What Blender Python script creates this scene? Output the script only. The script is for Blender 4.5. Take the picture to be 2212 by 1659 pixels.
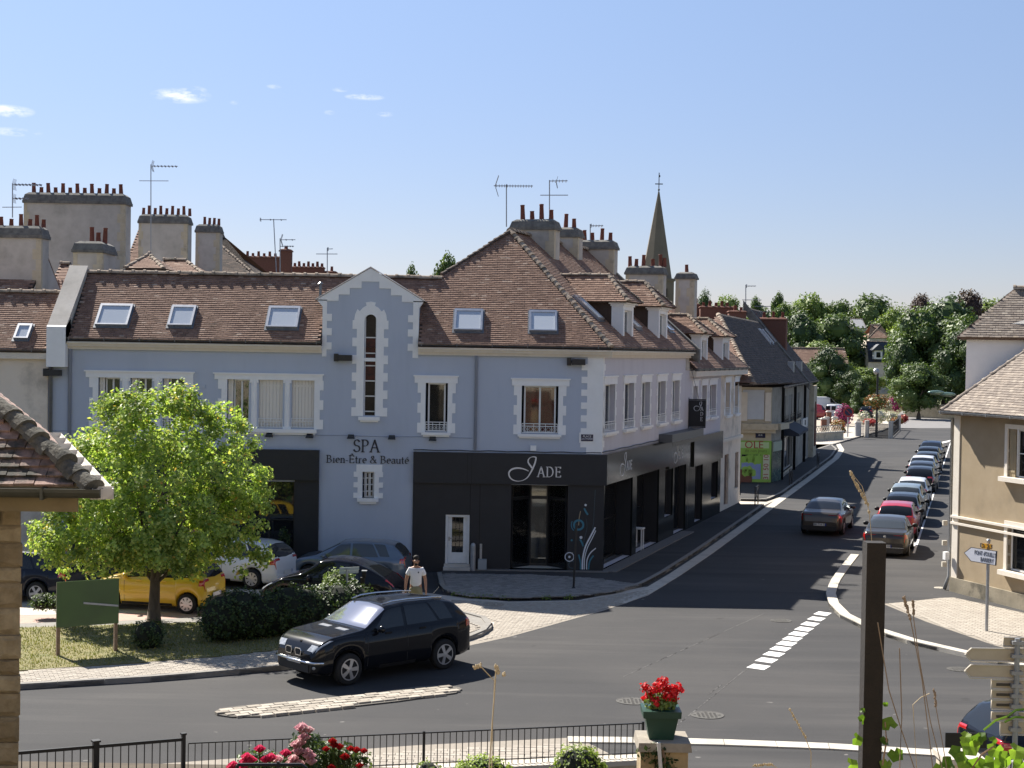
import bpy, math, random
from mathutils import Vector as V, Matrix as M
R = math.radians
random.seed(7)
scene = bpy.context.scene
for o in list(bpy.data.objects): bpy.data.objects.remove(o)
col = scene.collection

# ------------------------------------------------------------------ camera
FPX, CX, CY, CAMZ = 3323.0, 1106.0, 829.5, 7.6      # calibrated on a 2212 px wide copy of the photograph
PITCH, ROLL = math.atan(71.5 / 3323), 0.0168
cam = bpy.data.objects.new('camera', bpy.data.cameras.new('camera')); col.objects.link(cam)
cam.data.sensor_width = 36; cam.data.sensor_fit = 'HORIZONTAL'; cam.data.lens = FPX / 2212 * 36
cam.data.clip_start = 0.1; cam.data.clip_end = 6000
CR = M.Rotation(R(90) - PITCH, 4, 'X') @ M.Rotation(ROLL, 4, 'Z')
cam.matrix_world = M.Translation((0, 0, CAMZ)) @ CR
scene.camera = cam

# ------------------------------------------------------------------ sky, sun, exposure
SUN_H = V((-0.63, 0.777, 0)).normalized()            # horizontal direction towards the sun
SUN_E = R(44.0)
world = bpy.data.worlds.new('World'); scene.world = world; world.use_nodes = True
wt = world.node_tree; wn = wt.nodes; wn.clear()
wo = wn.new('ShaderNodeOutputWorld'); bg = wn.new('ShaderNodeBackground'); sky = wn.new('ShaderNodeTexSky')
sky.sky_type = 'NISHITA'; sky.sun_disc = False; sky.sun_elevation = SUN_E
sky.sun_rotation = math.atan2(SUN_H.x, SUN_H.y)
sky.air_density = 1.0; sky.dust_density = 0.15; sky.ozone_density = 5.0; sky.altitude = 60
bg.inputs['Strength'].default_value = 0.105
# a few thin fair weather clouds, part of the sky
tc = wn.new('ShaderNodeTexCoord'); sx = wn.new('ShaderNodeSeparateXYZ'); wt.links.new(tc.outputs['Generated'], sx.inputs[0])
def wmath(op, a, b=None, c=None):
    n = wn.new('ShaderNodeMath'); n.operation = op
    for i, v in enumerate((a, b, c)):
        if v is None: continue
        if isinstance(v, (int, float)): n.inputs[i].default_value = v
        else: wt.links.new(v, n.inputs[i])
    return n.outputs[0]
az = wmath('ARCTAN2', sx.outputs[0], sx.outputs[1]); el = wmath('ARCSINE', sx.outputs[2])
cn = wn.new('ShaderNodeTexNoise'); cn.inputs['Scale'].default_value = 60; cn.inputs['Detail'].default_value = 8; cn.inputs['Roughness'].default_value = .62
cmb = wn.new('ShaderNodeCombineXYZ'); wt.links.new(az, cmb.inputs[0]); wt.links.new(wmath('MULTIPLY', el, 2.6), cmb.inputs[1]); wt.links.new(cmb.outputs[0], cn.inputs['Vector'])
acc = None
for px, py, rx, ry, st in [(20, 240, 50, 13, 1.0), (30, 285, 55, 9, .55), (392, 207, 62, 16, .9), (788, 210, 42, 7, .85), (832, 247, 18, 6, .7),
                           (592, 187, 16, 5, .5), (735, 194, 18, 5, .5), (712, 243, 12, 5, .45), (506, 222, 10, 5, .35), (420, 194, 26, 8, .6)]:
    d = (CR.to_3x3() @ V(((px - CX) / FPX, -(py - CY) / FPX, -1))).normalized()
    a0, e0 = math.atan2(d.x, d.y), math.asin(d.z)
    q = wmath('ADD', wmath('POWER', wmath('ABSOLUTE', wmath('DIVIDE', wmath('SUBTRACT', az, a0), rx / FPX)), 2.0),
              wmath('POWER', wmath('ABSOLUTE', wmath('DIVIDE', wmath('SUBTRACT', el, e0), ry / FPX)), 2.0))
    g = wmath('MULTIPLY', wmath('MAXIMUM', wmath('SUBTRACT', 1.15, q), 0), st)
    acc = g if acc is None else wmath('ADD', acc, g)
cf = wmath('MULTIPLY', acc, wmath('SMOOTH_MAX', wmath('MULTIPLY', wmath('SUBTRACT', cn.outputs[0], .42), 4.5), 0.0, .1))
cl = wn.new('ShaderNodeClamp'); wt.links.new(cf, cl.inputs[0]); cl.inputs['Max'].default_value = .8
mx = wn.new('ShaderNodeMix'); mx.data_type = 'RGBA'; wt.links.new(cl.outputs[0], mx.inputs['Factor'])
tint = wn.new('ShaderNodeMix'); tint.data_type = 'RGBA'; tint.blend_type = 'MULTIPLY'; tint.inputs['Factor'].default_value = 1
wt.links.new(sky.outputs[0], tint.inputs['A']); tint.inputs['B'].default_value = (.81, .66, .575, 1)
# a tint multiplied onto the sky dims it towards the horizon, keeping stronger fill above
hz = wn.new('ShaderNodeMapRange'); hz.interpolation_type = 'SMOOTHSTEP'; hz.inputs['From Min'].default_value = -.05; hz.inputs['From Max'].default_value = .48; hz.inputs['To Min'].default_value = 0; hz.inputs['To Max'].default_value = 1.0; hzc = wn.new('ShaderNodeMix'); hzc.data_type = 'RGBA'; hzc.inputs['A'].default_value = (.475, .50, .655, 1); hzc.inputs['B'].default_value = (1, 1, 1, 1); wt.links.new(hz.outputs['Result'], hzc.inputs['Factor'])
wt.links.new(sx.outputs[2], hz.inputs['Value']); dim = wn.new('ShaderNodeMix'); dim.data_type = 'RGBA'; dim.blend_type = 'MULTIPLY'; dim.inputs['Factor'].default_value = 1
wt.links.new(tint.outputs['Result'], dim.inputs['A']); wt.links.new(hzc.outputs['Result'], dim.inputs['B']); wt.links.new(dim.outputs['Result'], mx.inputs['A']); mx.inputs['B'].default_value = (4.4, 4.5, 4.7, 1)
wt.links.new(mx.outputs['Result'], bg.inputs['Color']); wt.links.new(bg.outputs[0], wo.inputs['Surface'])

sun = bpy.data.objects.new('sun', bpy.data.lights.new('sun', 'SUN')); col.objects.link(sun)
sun.data.energy = 4.6; sun.data.angle = R(0.53); sun.data.color = (1.0, .945, .86)
sdir = SUN_H * math.cos(SUN_E) + V((0, 0, math.sin(SUN_E)))
sun.rotation_euler = (-sdir).to_track_quat('-Z', 'Y').to_euler(); sun.location = (-30, 40, 60)
scene.view_settings.view_transform = 'Standard'; scene.view_settings.look = 'None'
scene.view_settings.exposure = 1.33; scene.view_settings.gamma = 1; scene.view_settings.use_curve_mapping = False
scene.render.engine = 'CYCLES'

# ------------------------------------------------------------------ pixel -> place (the photograph's own camera)
def ray(x, y): return (CR.to_3x3() @ V(((x - CX) / FPX, -(y - CY) / FPX, -1)))
C0 = V((0, 0, CAMZ))
def G(x, y, z=0.0):
    d = ray(x, y); return C0 + d * ((z - CAMZ) / d.z)
def PY(x, y, Y):
    d = ray(x, y); return C0 + d * (Y / d.y)
def PP(x, y, p, n):
    d = ray(x, y); return C0 + d * ((p - C0).dot(n) / d.dot(n))
def ppm(Y): return FPX / Y

# ------------------------------------------------------------------ materials
MATS = {}
def nmix(nt, fac, a, b, blend='MIX'):
    n = nt.nodes.new('ShaderNodeMix'); n.data_type = 'RGBA'; n.blend_type = blend
    for k, v in (('Factor', fac), ('A', a), ('B', b)):
        if hasattr(v, 'links') or hasattr(v, 'is_output'): nt.links.new(v, n.inputs[k])
        elif k == 'Factor': n.inputs[k].default_value = v
        else: n.inputs[k].default_value = (*v[:3], 1)
    return n.outputs['Result']
def nnoise(nt, vec, sc, det=6, rough=.6):
    n = nt.nodes.new('ShaderNodeTexNoise'); n.inputs['Scale'].default_value = sc; n.inputs['Detail'].default_value = det; n.inputs['Roughness'].default_value = rough
    nt.links.new(vec, n.inputs['Vector']); return n.outputs[0]
def nramp(nt, fac, stops):
    n = nt.nodes.new('ShaderNodeValToRGB'); r = n.color_ramp
    while len(r.elements) < len(stops): r.elements.new(.5)
    for e, (p, c) in zip(r.elements, stops): e.position = p; e.color = (*c[:3], 1) if hasattr(c, '__len__') else (c, c, c, 1)
    nt.links.new(fac, n.inputs[0]); return n.outputs[0]
def nrand(nt):
    g = nt.nodes.new('ShaderNodeNewGeometry'); oi = nt.nodes.new('ShaderNodeObjectInfo')
    a = nt.nodes.new('ShaderNodeMath'); a.operation = 'ADD'; nt.links.new(g.outputs['Random Per Island'], a.inputs[0]); nt.links.new(oi.outputs['Random'], a.inputs[1])
    f = nt.nodes.new('ShaderNodeMath'); f.operation = 'FRACT'; nt.links.new(a.outputs[0], f.inputs[0]); return f.outputs[0]
def pm(name, c, c2=None, rough=.8, sc=2.5, bump=0., bsc=40., metal=0., spec=.5, coat=0., ramp=None, big=None, bigsc=.35, bigpos=(.5, .68), obj=False, stretch=None, emit=None, isl=.0):
    if name in MATS: return MATS[name]
    m = bpy.data.materials.new(name); m.use_nodes = True; nt = m.node_tree; b = nt.nodes['Principled BSDF']
    if obj: t = nt.nodes.new('ShaderNodeTexCoord'); pos = t.outputs['Object']
    else: g = nt.nodes.new('ShaderNodeNewGeometry'); pos = g.outputs['Position']
    if stretch:
        mp = nt.nodes.new('ShaderNodeMapping'); mp.inputs['Scale'].default_value = stretch; nt.links.new(pos, mp.inputs[0]); pos = mp.outputs[0]
    out = None
    if ramp: out = nramp(nt, nrand(nt), ramp)
    if c2 is not None:
        f = nramp(nt, nnoise(nt, pos, sc), [(.32, 0), (.68, 1)])
        out = nmix(nt, f, out if out is not None else c, c2) if out is None else nmix(nt, f, out, nmix(nt, 1.0, out, c2, 'MULTIPLY'))
    if big is not None:
        f = nramp(nt, nnoise(nt, pos, bigsc, 8, .65), [(bigpos[0], 0), (bigpos[1], 1)])
        out = nmix(nt, f, out if out is not None else c, big)
    if isl:
        v = nramp(nt, nrand(nt), [(0, 1 - isl), (1, 1 + isl * .4)])
        out = nmix(nt, 1.0, out if out is not None else c, v, 'MULTIPLY')
    if out is None: b.inputs['Base Color'].default_value = (*c, 1)
    else: nt.links.new(out, b.inputs['Base Color'])
    b.inputs['Roughness'].default_value = rough; b.inputs['Metallic'].default_value = metal
    b.inputs['Specular IOR Level'].default_value = spec; b.inputs['Coat Weight'].default_value = coat; b.inputs['Coat Roughness'].default_value = .04
    if bump:
        bn = nt.nodes.new('ShaderNodeBump'); bn.inputs['Strength'].default_value = bump; bn.inputs['Distance'].default_value = .02
        nt.links.new(nnoise(nt, pos, bsc), bn.inputs['Height']); nt.links.new(bn.outputs[0], b.inputs['Normal'])
    if emit: b.inputs['Emission Color'].default_value = (*emit[0], 1); b.inputs['Emission Strength'].default_value = emit[1]
    MATS[name] = m; return m
def glassm(name, tint=(.85, .88, .88), base=(.03, .032, .035), rough=.03, tr=.85):
    """window glass: see-through tint, mirror by Fresnel"""
    if name in MATS: return MATS[name]
    m = bpy.data.materials.new(name); m.use_nodes = True; nt = m.node_tree; nt.nodes.remove(nt.nodes['Principled BSDF'])
    o = nt.nodes['Material Output']; gl = nt.nodes.new('ShaderNodeBsdfGlossy'); gl.inputs['Roughness'].default_value = rough; gl.inputs['Color'].default_value = (.95, .97, 1, 1)
    t = nt.nodes.new('ShaderNodeBsdfTransparent'); t.inputs[0].default_value = (*tint, 1)
    d = nt.nodes.new('ShaderNodeBsdfDiffuse'); d.inputs[0].default_value = (*base, 1)
    m1 = nt.nodes.new('ShaderNodeMixShader'); m1.inputs[0].default_value = tr; nt.links.new(d.outputs[0], m1.inputs[1]); nt.links.new(t.outputs[0], m1.inputs[2])
    fr = nt.nodes.new('ShaderNodeFresnel'); fr.inputs[0].default_value = 1.62
    m2 = nt.nodes.new('ShaderNodeMixShader'); nt.links.new(fr.outputs[0], m2.inputs[0]); nt.links.new(m1.outputs[0], m2.inputs[1]); nt.links.new(gl.outputs[0], m2.inputs[2])
    nt.links.new(m2.outputs[0], o.inputs['Surface']); MATS[name] = m; return m
def leafm(name, ramp, transl=.45, rough=.5, big=None, tlc=(1.15, 1.2, .6)):
    if name in MATS: return MATS[name]
    m = bpy.data.materials.new(name); m.use_nodes = True; nt = m.node_tree; b = nt.nodes['Principled BSDF']; o = nt.nodes['Material Output']
    cfac = nramp(nt, nrand(nt), ramp)
    g = nt.nodes.new('ShaderNodeNewGeometry')
    f = nramp(nt, nnoise(nt, g.outputs['Position'], .9 if big is None else big, 3), [(.3, .72), (.7, 1.25)])
    cc = nmix(nt, 1.0, cfac, f, 'MULTIPLY')
    nt.links.new(cc, b.inputs['Base Color']); b.inputs['Roughness'].default_value = rough; b.inputs['Specular IOR Level'].default_value = .35
    tl = nt.nodes.new('ShaderNodeBsdfTranslucent'); nt.links.new(nmix(nt, 1.0, cc, tlc, 'MULTIPLY'), tl.inputs[0])
    ms = nt.nodes.new('ShaderNodeMixShader'); ms.inputs[0].default_value = transl
    nt.links.new(b.outputs[0], ms.inputs[1]); nt.links.new(tl.outputs[0], ms.inputs[2]); nt.links.new(ms.outputs[0], o.inputs['Surface'])
    MATS[name] = m; return m

# ------------------------------------------------------------------ mesh building
WORLD = {}
class MB:
    def __init__(s): s.v = []; s.f = []; s.m = []
    def add(s, vs, fs, mi=0):
        n = len(s.v); s.v += [tuple(p) for p in vs]
        for f in fs: s.f.append([i + n for i in f]); s.m.append(mi)
        return s
    def poly(s, pts, mi=0): return s.add(pts, [list(range(len(pts)))], mi)
    def hexa(s, p, mi=0):            # 8 points: bottom 0-3, top 4-7
        return s.add(p, [(3, 2, 1, 0), (4, 5, 6, 7), (0, 1, 5, 4), (1, 2, 6, 5), (2, 3, 7, 6), (3, 0, 4, 7)], mi)
    def box(s, x0, x1, y0, y1, z0, z1, mi=0):
        return s.hexa([(x0, y0, z0), (x1, y0, z0), (x1, y1, z0), (x0, y1, z0), (x0, y0, z1), (x1, y0, z1), (x1, y1, z1), (x0, y1, z1)], mi)
    def fbox(s, fr, u0, u1, o0, o1, w0, w1, mi=0):   # box in a wall frame: along, outward, up
        u0, u1 = min(u0, u1), max(u0, u1); w0, w1 = min(w0, w1), max(w0, w1); o0, o1 = min(o0, o1), max(o0, o1)
        return s.hexa([fr.p(u0, w0, o1), fr.p(u1, w0, o1), fr.p(u1, w0, o0), fr.p(u0, w0, o0), fr.p(u0, w1, o1), fr.p(u1, w1, o1), fr.p(u1, w1, o0), fr.p(u0, w1, o0)], mi)
    def prism(s, pts, d, mi=0):      # polygon extruded by vector d
        n = len(pts); d = V(d); a = [V(p) for p in pts]; b = [p + d for p in a]
        s.add(a + b, [list(range(n - 1, -1, -1)), list(range(n, 2 * n))] + [(i, (i + 1) % n, n + (i + 1) % n, n + i) for i in range(n)], mi); return s
    def tube(s, pts, r, n=8, mi=0, caps=True):
        pts = [V(p) for p in pts]; rs = r if isinstance(r, (list, tuple)) else [r] * len(pts); rings = []
        for i, p in enumerate(pts):
            t = (pts[min(i + 1, len(pts) - 1)] - pts[max(i - 1, 0)]).normalized()
            a = t.cross(V((0, 0, 1))); a = a.normalized() if a.length > 1e-3 else V((1, 0, 0)); b = a.cross(t)
            rings += [p + (a * math.cos(2 * math.pi * k / n) + b * math.sin(2 * math.pi * k / n)) * rs[i] for k in range(n)]
        fs = [(i * n + k, i * n + (k + 1) % n, (i + 1) * n + (k + 1) % n, (i + 1) * n + k) for i in range(len(pts) - 1) for k in range(n)]
        if caps: fs += [list(range(n)), list(range((len(pts) - 1) * n, len(pts) * n))]
        return s.add(rings, fs, mi)
    def lathe(s, prof, c=(0, 0, 0), n=16, mi=0, ax='Z'):
        c = V(c); vs = []
        for r, h in prof:
            for k in range(n):
                a = 2 * math.pi * k / n; q = (r * math.cos(a), r * math.sin(a), h)
                if ax == 'Y': q = (q[0], q[2], q[1])
                vs.append(c + V(q))
        fs = [(i * n + k, i * n + (k + 1) % n, (i + 1) * n + (k + 1) % n, (i + 1) * n + k) for i in range(len(prof) - 1) for k in range(n)]
        fs += [list(range(n)), list(range((len(prof) - 1) * n, len(prof) * n))]
        return s.add(vs, fs, mi)
    def ball(s, c, r, nu=10, nv=6, mi=0, sq=(1, 1, 1)):
        c = V(c); vs = []
        for j in range(nv + 1):
            t = math.pi * j / nv
            for i in range(nu): a = 2 * math.pi * i / nu; vs.append(c + V((r * math.sin(t) * math.cos(a) * sq[0], r * math.sin(t) * math.sin(a) * sq[1], r * math.cos(t) * sq[2])))
        return s.add(vs, [(j * nu + i, j * nu + (i + 1) % nu, (j + 1) * nu + (i + 1) % nu, (j + 1) * nu + i) for j in range(nv) for i in range(nu)], mi)
    def mesh(s, name, mats, smooth=False, inv=None):
        me = bpy.data.meshes.new(name)
        vs = s.v if inv is None else [inv @ V(p) for p in s.v]
        me.from_pydata(vs, [], s.f); mats = mats if isinstance(mats, (list, tuple)) else [mats]
        for m in mats: me.materials.append(m)
        if len(mats) > 1: me.polygons.foreach_set('material_index', s.m)
        if smooth: me.polygons.foreach_set('use_smooth', [True] * len(s.f))
        me.validate(); me.update(); return me
    def build(s, name, mats, parent=None, smooth=False, local=False, **tg):
        inv = None
        if parent is not None and not local: inv = WORLD[parent.name].inverted()
        o = bpy.data.objects.new(name, s.mesh(name, mats, smooth, inv)); col.objects.link(o)
        if parent is not None: o.parent = parent; WORLD[o.name] = WORLD.get(parent.name, M())
        else: WORLD[o.name] = M()
        for k, v in tg.items(): o[k] = v
        return o
def thing(name, label, cat, loc=(0, 0, 0), rz=0.0, group=None):
    o = bpy.data.objects.new(name, None); col.objects.link(o); o.empty_display_size = .2
    o.location = loc; o.rotation_euler = (0, 0, rz); o['label'] = label; o['category'] = cat
    if group: o['group'] = group
    WORLD[o.name] = M.Translation(V(loc)) @ M.Rotation(rz, 4, 'Z'); return o
def single(mb, name, mats, label, cat, group=None, smooth=False):
    o = mb.build(name, mats, None, smooth); o['label'] = label; o['category'] = cat
    if group: o['group'] = group
    return o
def copy_tree(o, parent=None):
    c = o.copy(); col.objects.link(c); c.parent = parent
    for ch in list(o.children): copy_tree(ch, c)
    return c
def inst(name, me, parent, mw):      # one piece, sharing its mesh, placed by its world matrix
    o = bpy.data.objects.new(name, me); col.objects.link(o); o.parent = parent
    o.matrix_basis = WORLD[parent.name].inverted() @ mw; return o
class Fr:                             # a wall: origin, direction along, direction outward
    def __init__(s, O, ex): s.O = V(O); s.ex = V((ex[0], ex[1], 0)).normalized(); s.out = V((s.ex.y, -s.ex.x, 0))
    def p(s, u, w, o=0): return s.O + s.ex * u + s.out * o + V((0, 0, w))
    def px(s, x, y, o=0):
        q = PP(x, y, s.O + s.out * o, s.out) - s.O; return q.dot(s.ex), q.z
    def mat(s, u, w, o): 
        m = M((( s.ex.x, -s.out.x, 0, 0), (s.ex.y, -s.out.y, 0, 0), (0, 0, 1, 0), (0, 0, 0, 1))); m.translation = s.p(u, w, o); return m
def inside(p, poly):
    c = False; j = len(poly) - 1
    for i in range(len(poly)):
        a, b = poly[i], poly[j]
        if (a[1] > p[1]) != (b[1] > p[1]) and p[0] < (b[0] - a[0]) * (p[1] - a[1]) / (b[1] - a[1] + 1e-12) + a[0]: c = not c
        j = i
    return c
def lerp(a, b, t): return a + (b - a) * t
def interp(tab, x):
    if x <= tab[0][0]: return tab[0][1]
    for (a, ya), (b, yb) in zip(tab, tab[1:]):
        if x <= b: return ya + (yb - ya) * (x - a) / (b - a)
    return tab[-1][1]

# ------------------------------------------------------------------ stone, tile, plaster, metal
def asphalt():
    m = bpy.data.materials.new('asphalt'); m.use_nodes = True; nt = m.node_tree; b = nt.nodes['Principled BSDF']; g = nt.nodes.new('ShaderNodeNewGeometry'); pos = g.outputs['Position']
    c = nmix(nt, nramp(nt, nnoise(nt, pos, 70, 3), [(.35, 0), (.65, 1)]), (.038, .0375, .0385), (.056, .055, .055))
    c = nmix(nt, nramp(nt, nnoise(nt, pos, .16, 5, .55), [(.42, 0), (.62, .75)]), c, (.064, .061, .059))           # older, paler surfacing
    mp = nt.nodes.new('ShaderNodeMapping'); mp.inputs['Rotation'].default_value = (0, 0, R(-68)); mp.inputs['Scale'].default_value = (.09, 1.1, 1); nt.links.new(pos, mp.inputs[0])
    c = nmix(nt, nramp(nt, nnoise(nt, mp.outputs[0], 1.0, 7, .62), [(.5, 0), (.72, .6)]), c, (.085, .081, .077))     # dust dragged along the wheel tracks
    mp2 = nt.nodes.new('ShaderNodeMapping'); mp2.inputs['Rotation'].default_value = (0, 0, R(12)); mp2.inputs['Scale'].default_value = (.07, 1.0, 1); nt.links.new(pos, mp2.inputs[0])
    c = nmix(nt, nramp(nt, nnoise(nt, mp2.outputs[0], .8, 6, .6), [(.52, 0), (.75, .6)]), c, (.027, .027, .028))
    c = nmix(nt, nramp(nt, nnoise(nt, pos, 3.2, 2, .4), [(.765, 0), (.78, .8)]), c, (.17, .16, .15))                # scuffs and spilt mortar
    c = nmix(nt, nramp(nt, nnoise(nt, pos, 1.1, 3, .5), [(.70, 0), (.76, .5)]), c, (.022, .021, .021))              # oil
    nt.links.new(c, b.inputs['Base Color']); b.inputs['Roughness'].default_value = .9; b.inputs['Specular IOR Level'].default_value = .22
    bn = nt.nodes.new('ShaderNodeBump'); bn.inputs['Strength'].default_value = .3; bn.inputs['Distance'].default_value = .02; nt.links.new(nnoise(nt, pos, 150), bn.inputs['Height']); nt.links.new(bn.outputs[0], b.inputs['Normal'])
    MATS['asphalt'] = m; return m
A_ = asphalt()
def tilem(name, stops, moss=(.06, .05, .038), mp=(.63, .76)):
    return pm(name, (.2, .1, .07), ramp=stops, c2=(.72, .7, .68), sc=9, rough=.9, big=moss, bigsc=1.3, bigpos=mp, bump=.3, bsc=60)
TILE = tilem('clay_tile', [(0, (.20, .115, .08)), (.2, (.245, .145, .102)), (.55, (.275, .165, .118)), (.8, (.30, .18, .125)), (.95, (.34, .22, .16)), (1, (.46, .34, .26))])
TILED = tilem('dark_tile', [(0, (.055, .041, .034)), (.5, (.085, .062, .05)), (1, (.15, .105, .08))])
TILEG = tilem('grey_tile', [(0, (.19, .155, .13)), (.5, (.25, .21, .175)), (.85, (.3, .25, .205)), (1, (.38, .33, .27))], moss=(.3, .24, .16), mp=(.62, .72))
TILER = tilem('orange_tile', [(0, (.2, .115, .08)), (.6, (.27, .16, .115)), (1, (.33, .22, .16))])
RIDGE = pm('ridge_tile', (.25, .19, .14), (.38, .31, .24), rough=.95, sc=7, bump=.5, bsc=30, big=(.08, .075, .06), bigsc=2)
BLUE = pm('blue_grey_render', (.43, .475, .56), (.455, .50, .585), rough=.9, sc=.9, bump=.12, bsc=120, big=(.39, .43, .51), bigsc=1.0, bigpos=(.5, .8), stretch=(1, 1, .22))
MAUVE = pm('mauve_grey_render', (.54, .525, .565), (.575, .56, .60), rough=.9, sc=1.2, bump=.12, bsc=120, big=(.49, .475, .515), bigsc=1.0, bigpos=(.5, .8), stretch=(1, 1, .22))
WHITE = pm('white_render', (.84, .84, .83), (.79, .79, .78), rough=.85, sc=3, bump=.1, bsc=90)
WPAINT = pm('white_paint', (.78, .78, .77), (.70, .70, .68), rough=.5, sc=6)
CREAM = pm('cream_cornice', (.66, .60, .51), (.72, .66, .57), rough=.85, sc=4, bump=.15)
CREAMW = pm('cream_render', (.70, .61, .50), (.75, .66, .55), rough=.9, sc=1.5, bump=.15, bsc=80, big=(.46, .40, .33), bigsc=.9)
BEIGE = pm('beige_render', (.31, .24, .15), (.35, .275, .18), rough=.95, sc=2, bump=.2, bsc=120, big=(.24, .19, .125), bigsc=.8, bigpos=(.55, .8))
STUC = pm('grey_stucco', (.42, .385, .335), (.56, .52, .465), rough=.95, sc=1.6, bump=.25, bsc=30, big=(.26, .235, .2), bigsc=.8, bigpos=(.52, .75))
STONE = pm('pale_stone', (.47, .40, .285), (.56, .49, .36), rough=.95, sc=3, bump=.3, bsc=25, big=(.22, .2, .17), bigsc=1.4, bigpos=(.55, .75))
CAPM = pm('weathered_concrete', (.1, .095, .088), (.2, .19, .17), rough=.95, sc=5, bump=.5, bsc=25)
POT = pm('terracotta_pot', (.21, .07, .045), (.13, .04, .03), rough=.85, sc=12)
BRICK = pm('red_brick', (.15, .065, .045), (.2, .09, .06), rough=.95, sc=14, bump=.6, bsc=30)
ZINC = pm('zinc_gutter', (.13, .14, .155), (.2, .21, .22), rough=.42, sc=5, metal=.7)
ZINCL = pm('bright_zinc', (.45, .46, .48), (.55, .56, .58), rough=.32, sc=5, metal=.85)
BLACKP = pm('black_panel', (.017, .018, .021), (.021, .022, .026), rough=.55, sc=2, spec=.4)
GLOSSB = pm('gloss_black_panel', (.012, .014, .013), rough=.13, spec=.2)
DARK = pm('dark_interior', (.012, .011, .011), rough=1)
ROOM = pm('interior_wall', (.55, .49, .40), (.62, .56, .47), rough=1, sc=1)
IRONB = pm('black_iron', (.012, .012, .013), rough=.45, spec=.5)
STEEL = pm('galvanised_steel', (.32, .33, .34), (.4, .41, .42), rough=.45, sc=9, metal=.6)
WOODD = pm('dark_stained_wood', (.008, .006, .005), (.014, .01, .008), rough=.85, sc=20, bump=.3, bsc=60)
WOOD = pm('weathered_wood', (.2, .13, .08), (.3, .2, .13), rough=.9, sc=14, bump=.3)
GLASS = glassm('window_glass')
GLASSD = glassm('dark_glass', tint=(.25, .27, .27), tr=.6)
CURT = pm('pale_curtain', (.55, .52, .47), (.68, .65, .6), rough=.95, sc=9, stretch=(6, 6, .3))
REDC = pm('red_curtain', (.42, .055, .035), (.28, .035, .025), rough=.95, sc=7, stretch=(7, 7, .3))
SHUT = pm('cream_shutter', (.70, .65, .57), (.76, .71, .63), rough=.8, sc=8, stretch=(4, 4, .3))
# ================================================================== the ground, roads and pavements
PALE = pm('pale_concrete', (.42, .37, .31), (.50, .45, .385), rough=.9, sc=3, bump=.2, bsc=60, big=(.34, .30, .25), bigsc=.5)
PINK = pm('pink_concrete', (.40, .25, .2), (.46, .3, .245), rough=.9, sc=4, bump=.2)
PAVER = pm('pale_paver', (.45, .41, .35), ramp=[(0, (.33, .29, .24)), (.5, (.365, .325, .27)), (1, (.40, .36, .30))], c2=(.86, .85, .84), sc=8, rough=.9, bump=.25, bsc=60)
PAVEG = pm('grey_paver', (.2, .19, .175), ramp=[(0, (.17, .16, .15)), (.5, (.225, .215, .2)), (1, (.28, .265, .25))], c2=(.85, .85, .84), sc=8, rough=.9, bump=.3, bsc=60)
SETT = pm('granite_sett', (.36, .32, .26), ramp=[(0, (.27, .235, .19)), (.5, (.37, .325, .265)), (1, (.46, .41, .34))], c2=(.8, .8, .78), sc=12, rough=.9, bump=.4, bsc=50)
KERB = pm('kerb_stone', (.46, .425, .36), (.53, .49, .42), rough=.9, sc=4, bump=.2, bsc=50, big=(.36, .33, .28), bigsc=1.2)
KERBD = pm('old_kerb', (.2, .185, .165), (.26, .245, .22), rough=.95, sc=6, bump=.4)
JOINT = pm('sand_joint', (.24, .21, .17), (.3, .265, .22), rough=1, sc=20)
JOINTD = pm('dark_joint', (.09, .08, .07), (.13, .12, .1), rough=1, sc=20)
LINE = pm('road_paint', (.74, .72, .69), (.66, .64, .61), rough=.75, sc=15, big=(.5, .48, .45), bigsc=3, bigpos=(.6, .8))
CASTI = pm('cast_iron', (.06, .056, .05), (.1, .095, .085), rough=.8, sc=30, bump=.9, bsc=45)

def struct(mb, name, mats, smooth=False): return mb.build(name, mats, None, smooth, kind='structure')
def gp(pts, z=0.0): return [G(x, y, z) for x, y in pts]
def slab(name, pts, z0, z1, mat, parent=None):
    mb = MB(); mb.prism([V((p.x, p.y, z0)) for p in pts], (0, 0, z1 - z0))
    if parent is None: return struct(mb, name, mat)
    return mb.build(name, mat, parent)
def boxmesh(name, x, y, z, mat, bev=.0):
    mb = MB(); b = min(bev, x * .3)
    lo = [(-x / 2, -y / 2, 0), (x / 2, -y / 2, 0), (x / 2, y / 2, 0), (-x / 2, y / 2, 0)]
    hi = [(p[0] * (1 - 2 * b / x), p[1] * (1 - 2 * b / y), z) for p in lo]; mid = [(p[0], p[1], z - b) for p in lo]
    mb.add(lo + mid + hi, [(8, 9, 10, 11)] + [(i, (i + 1) % 4, 4 + (i + 1) % 4, 4 + i) for i in range(4)] + [(4 + i, 4 + (i + 1) % 4, 8 + (i + 1) % 4, 8 + i) for i in range(4)])
    return mb.mesh(name, mat)
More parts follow.
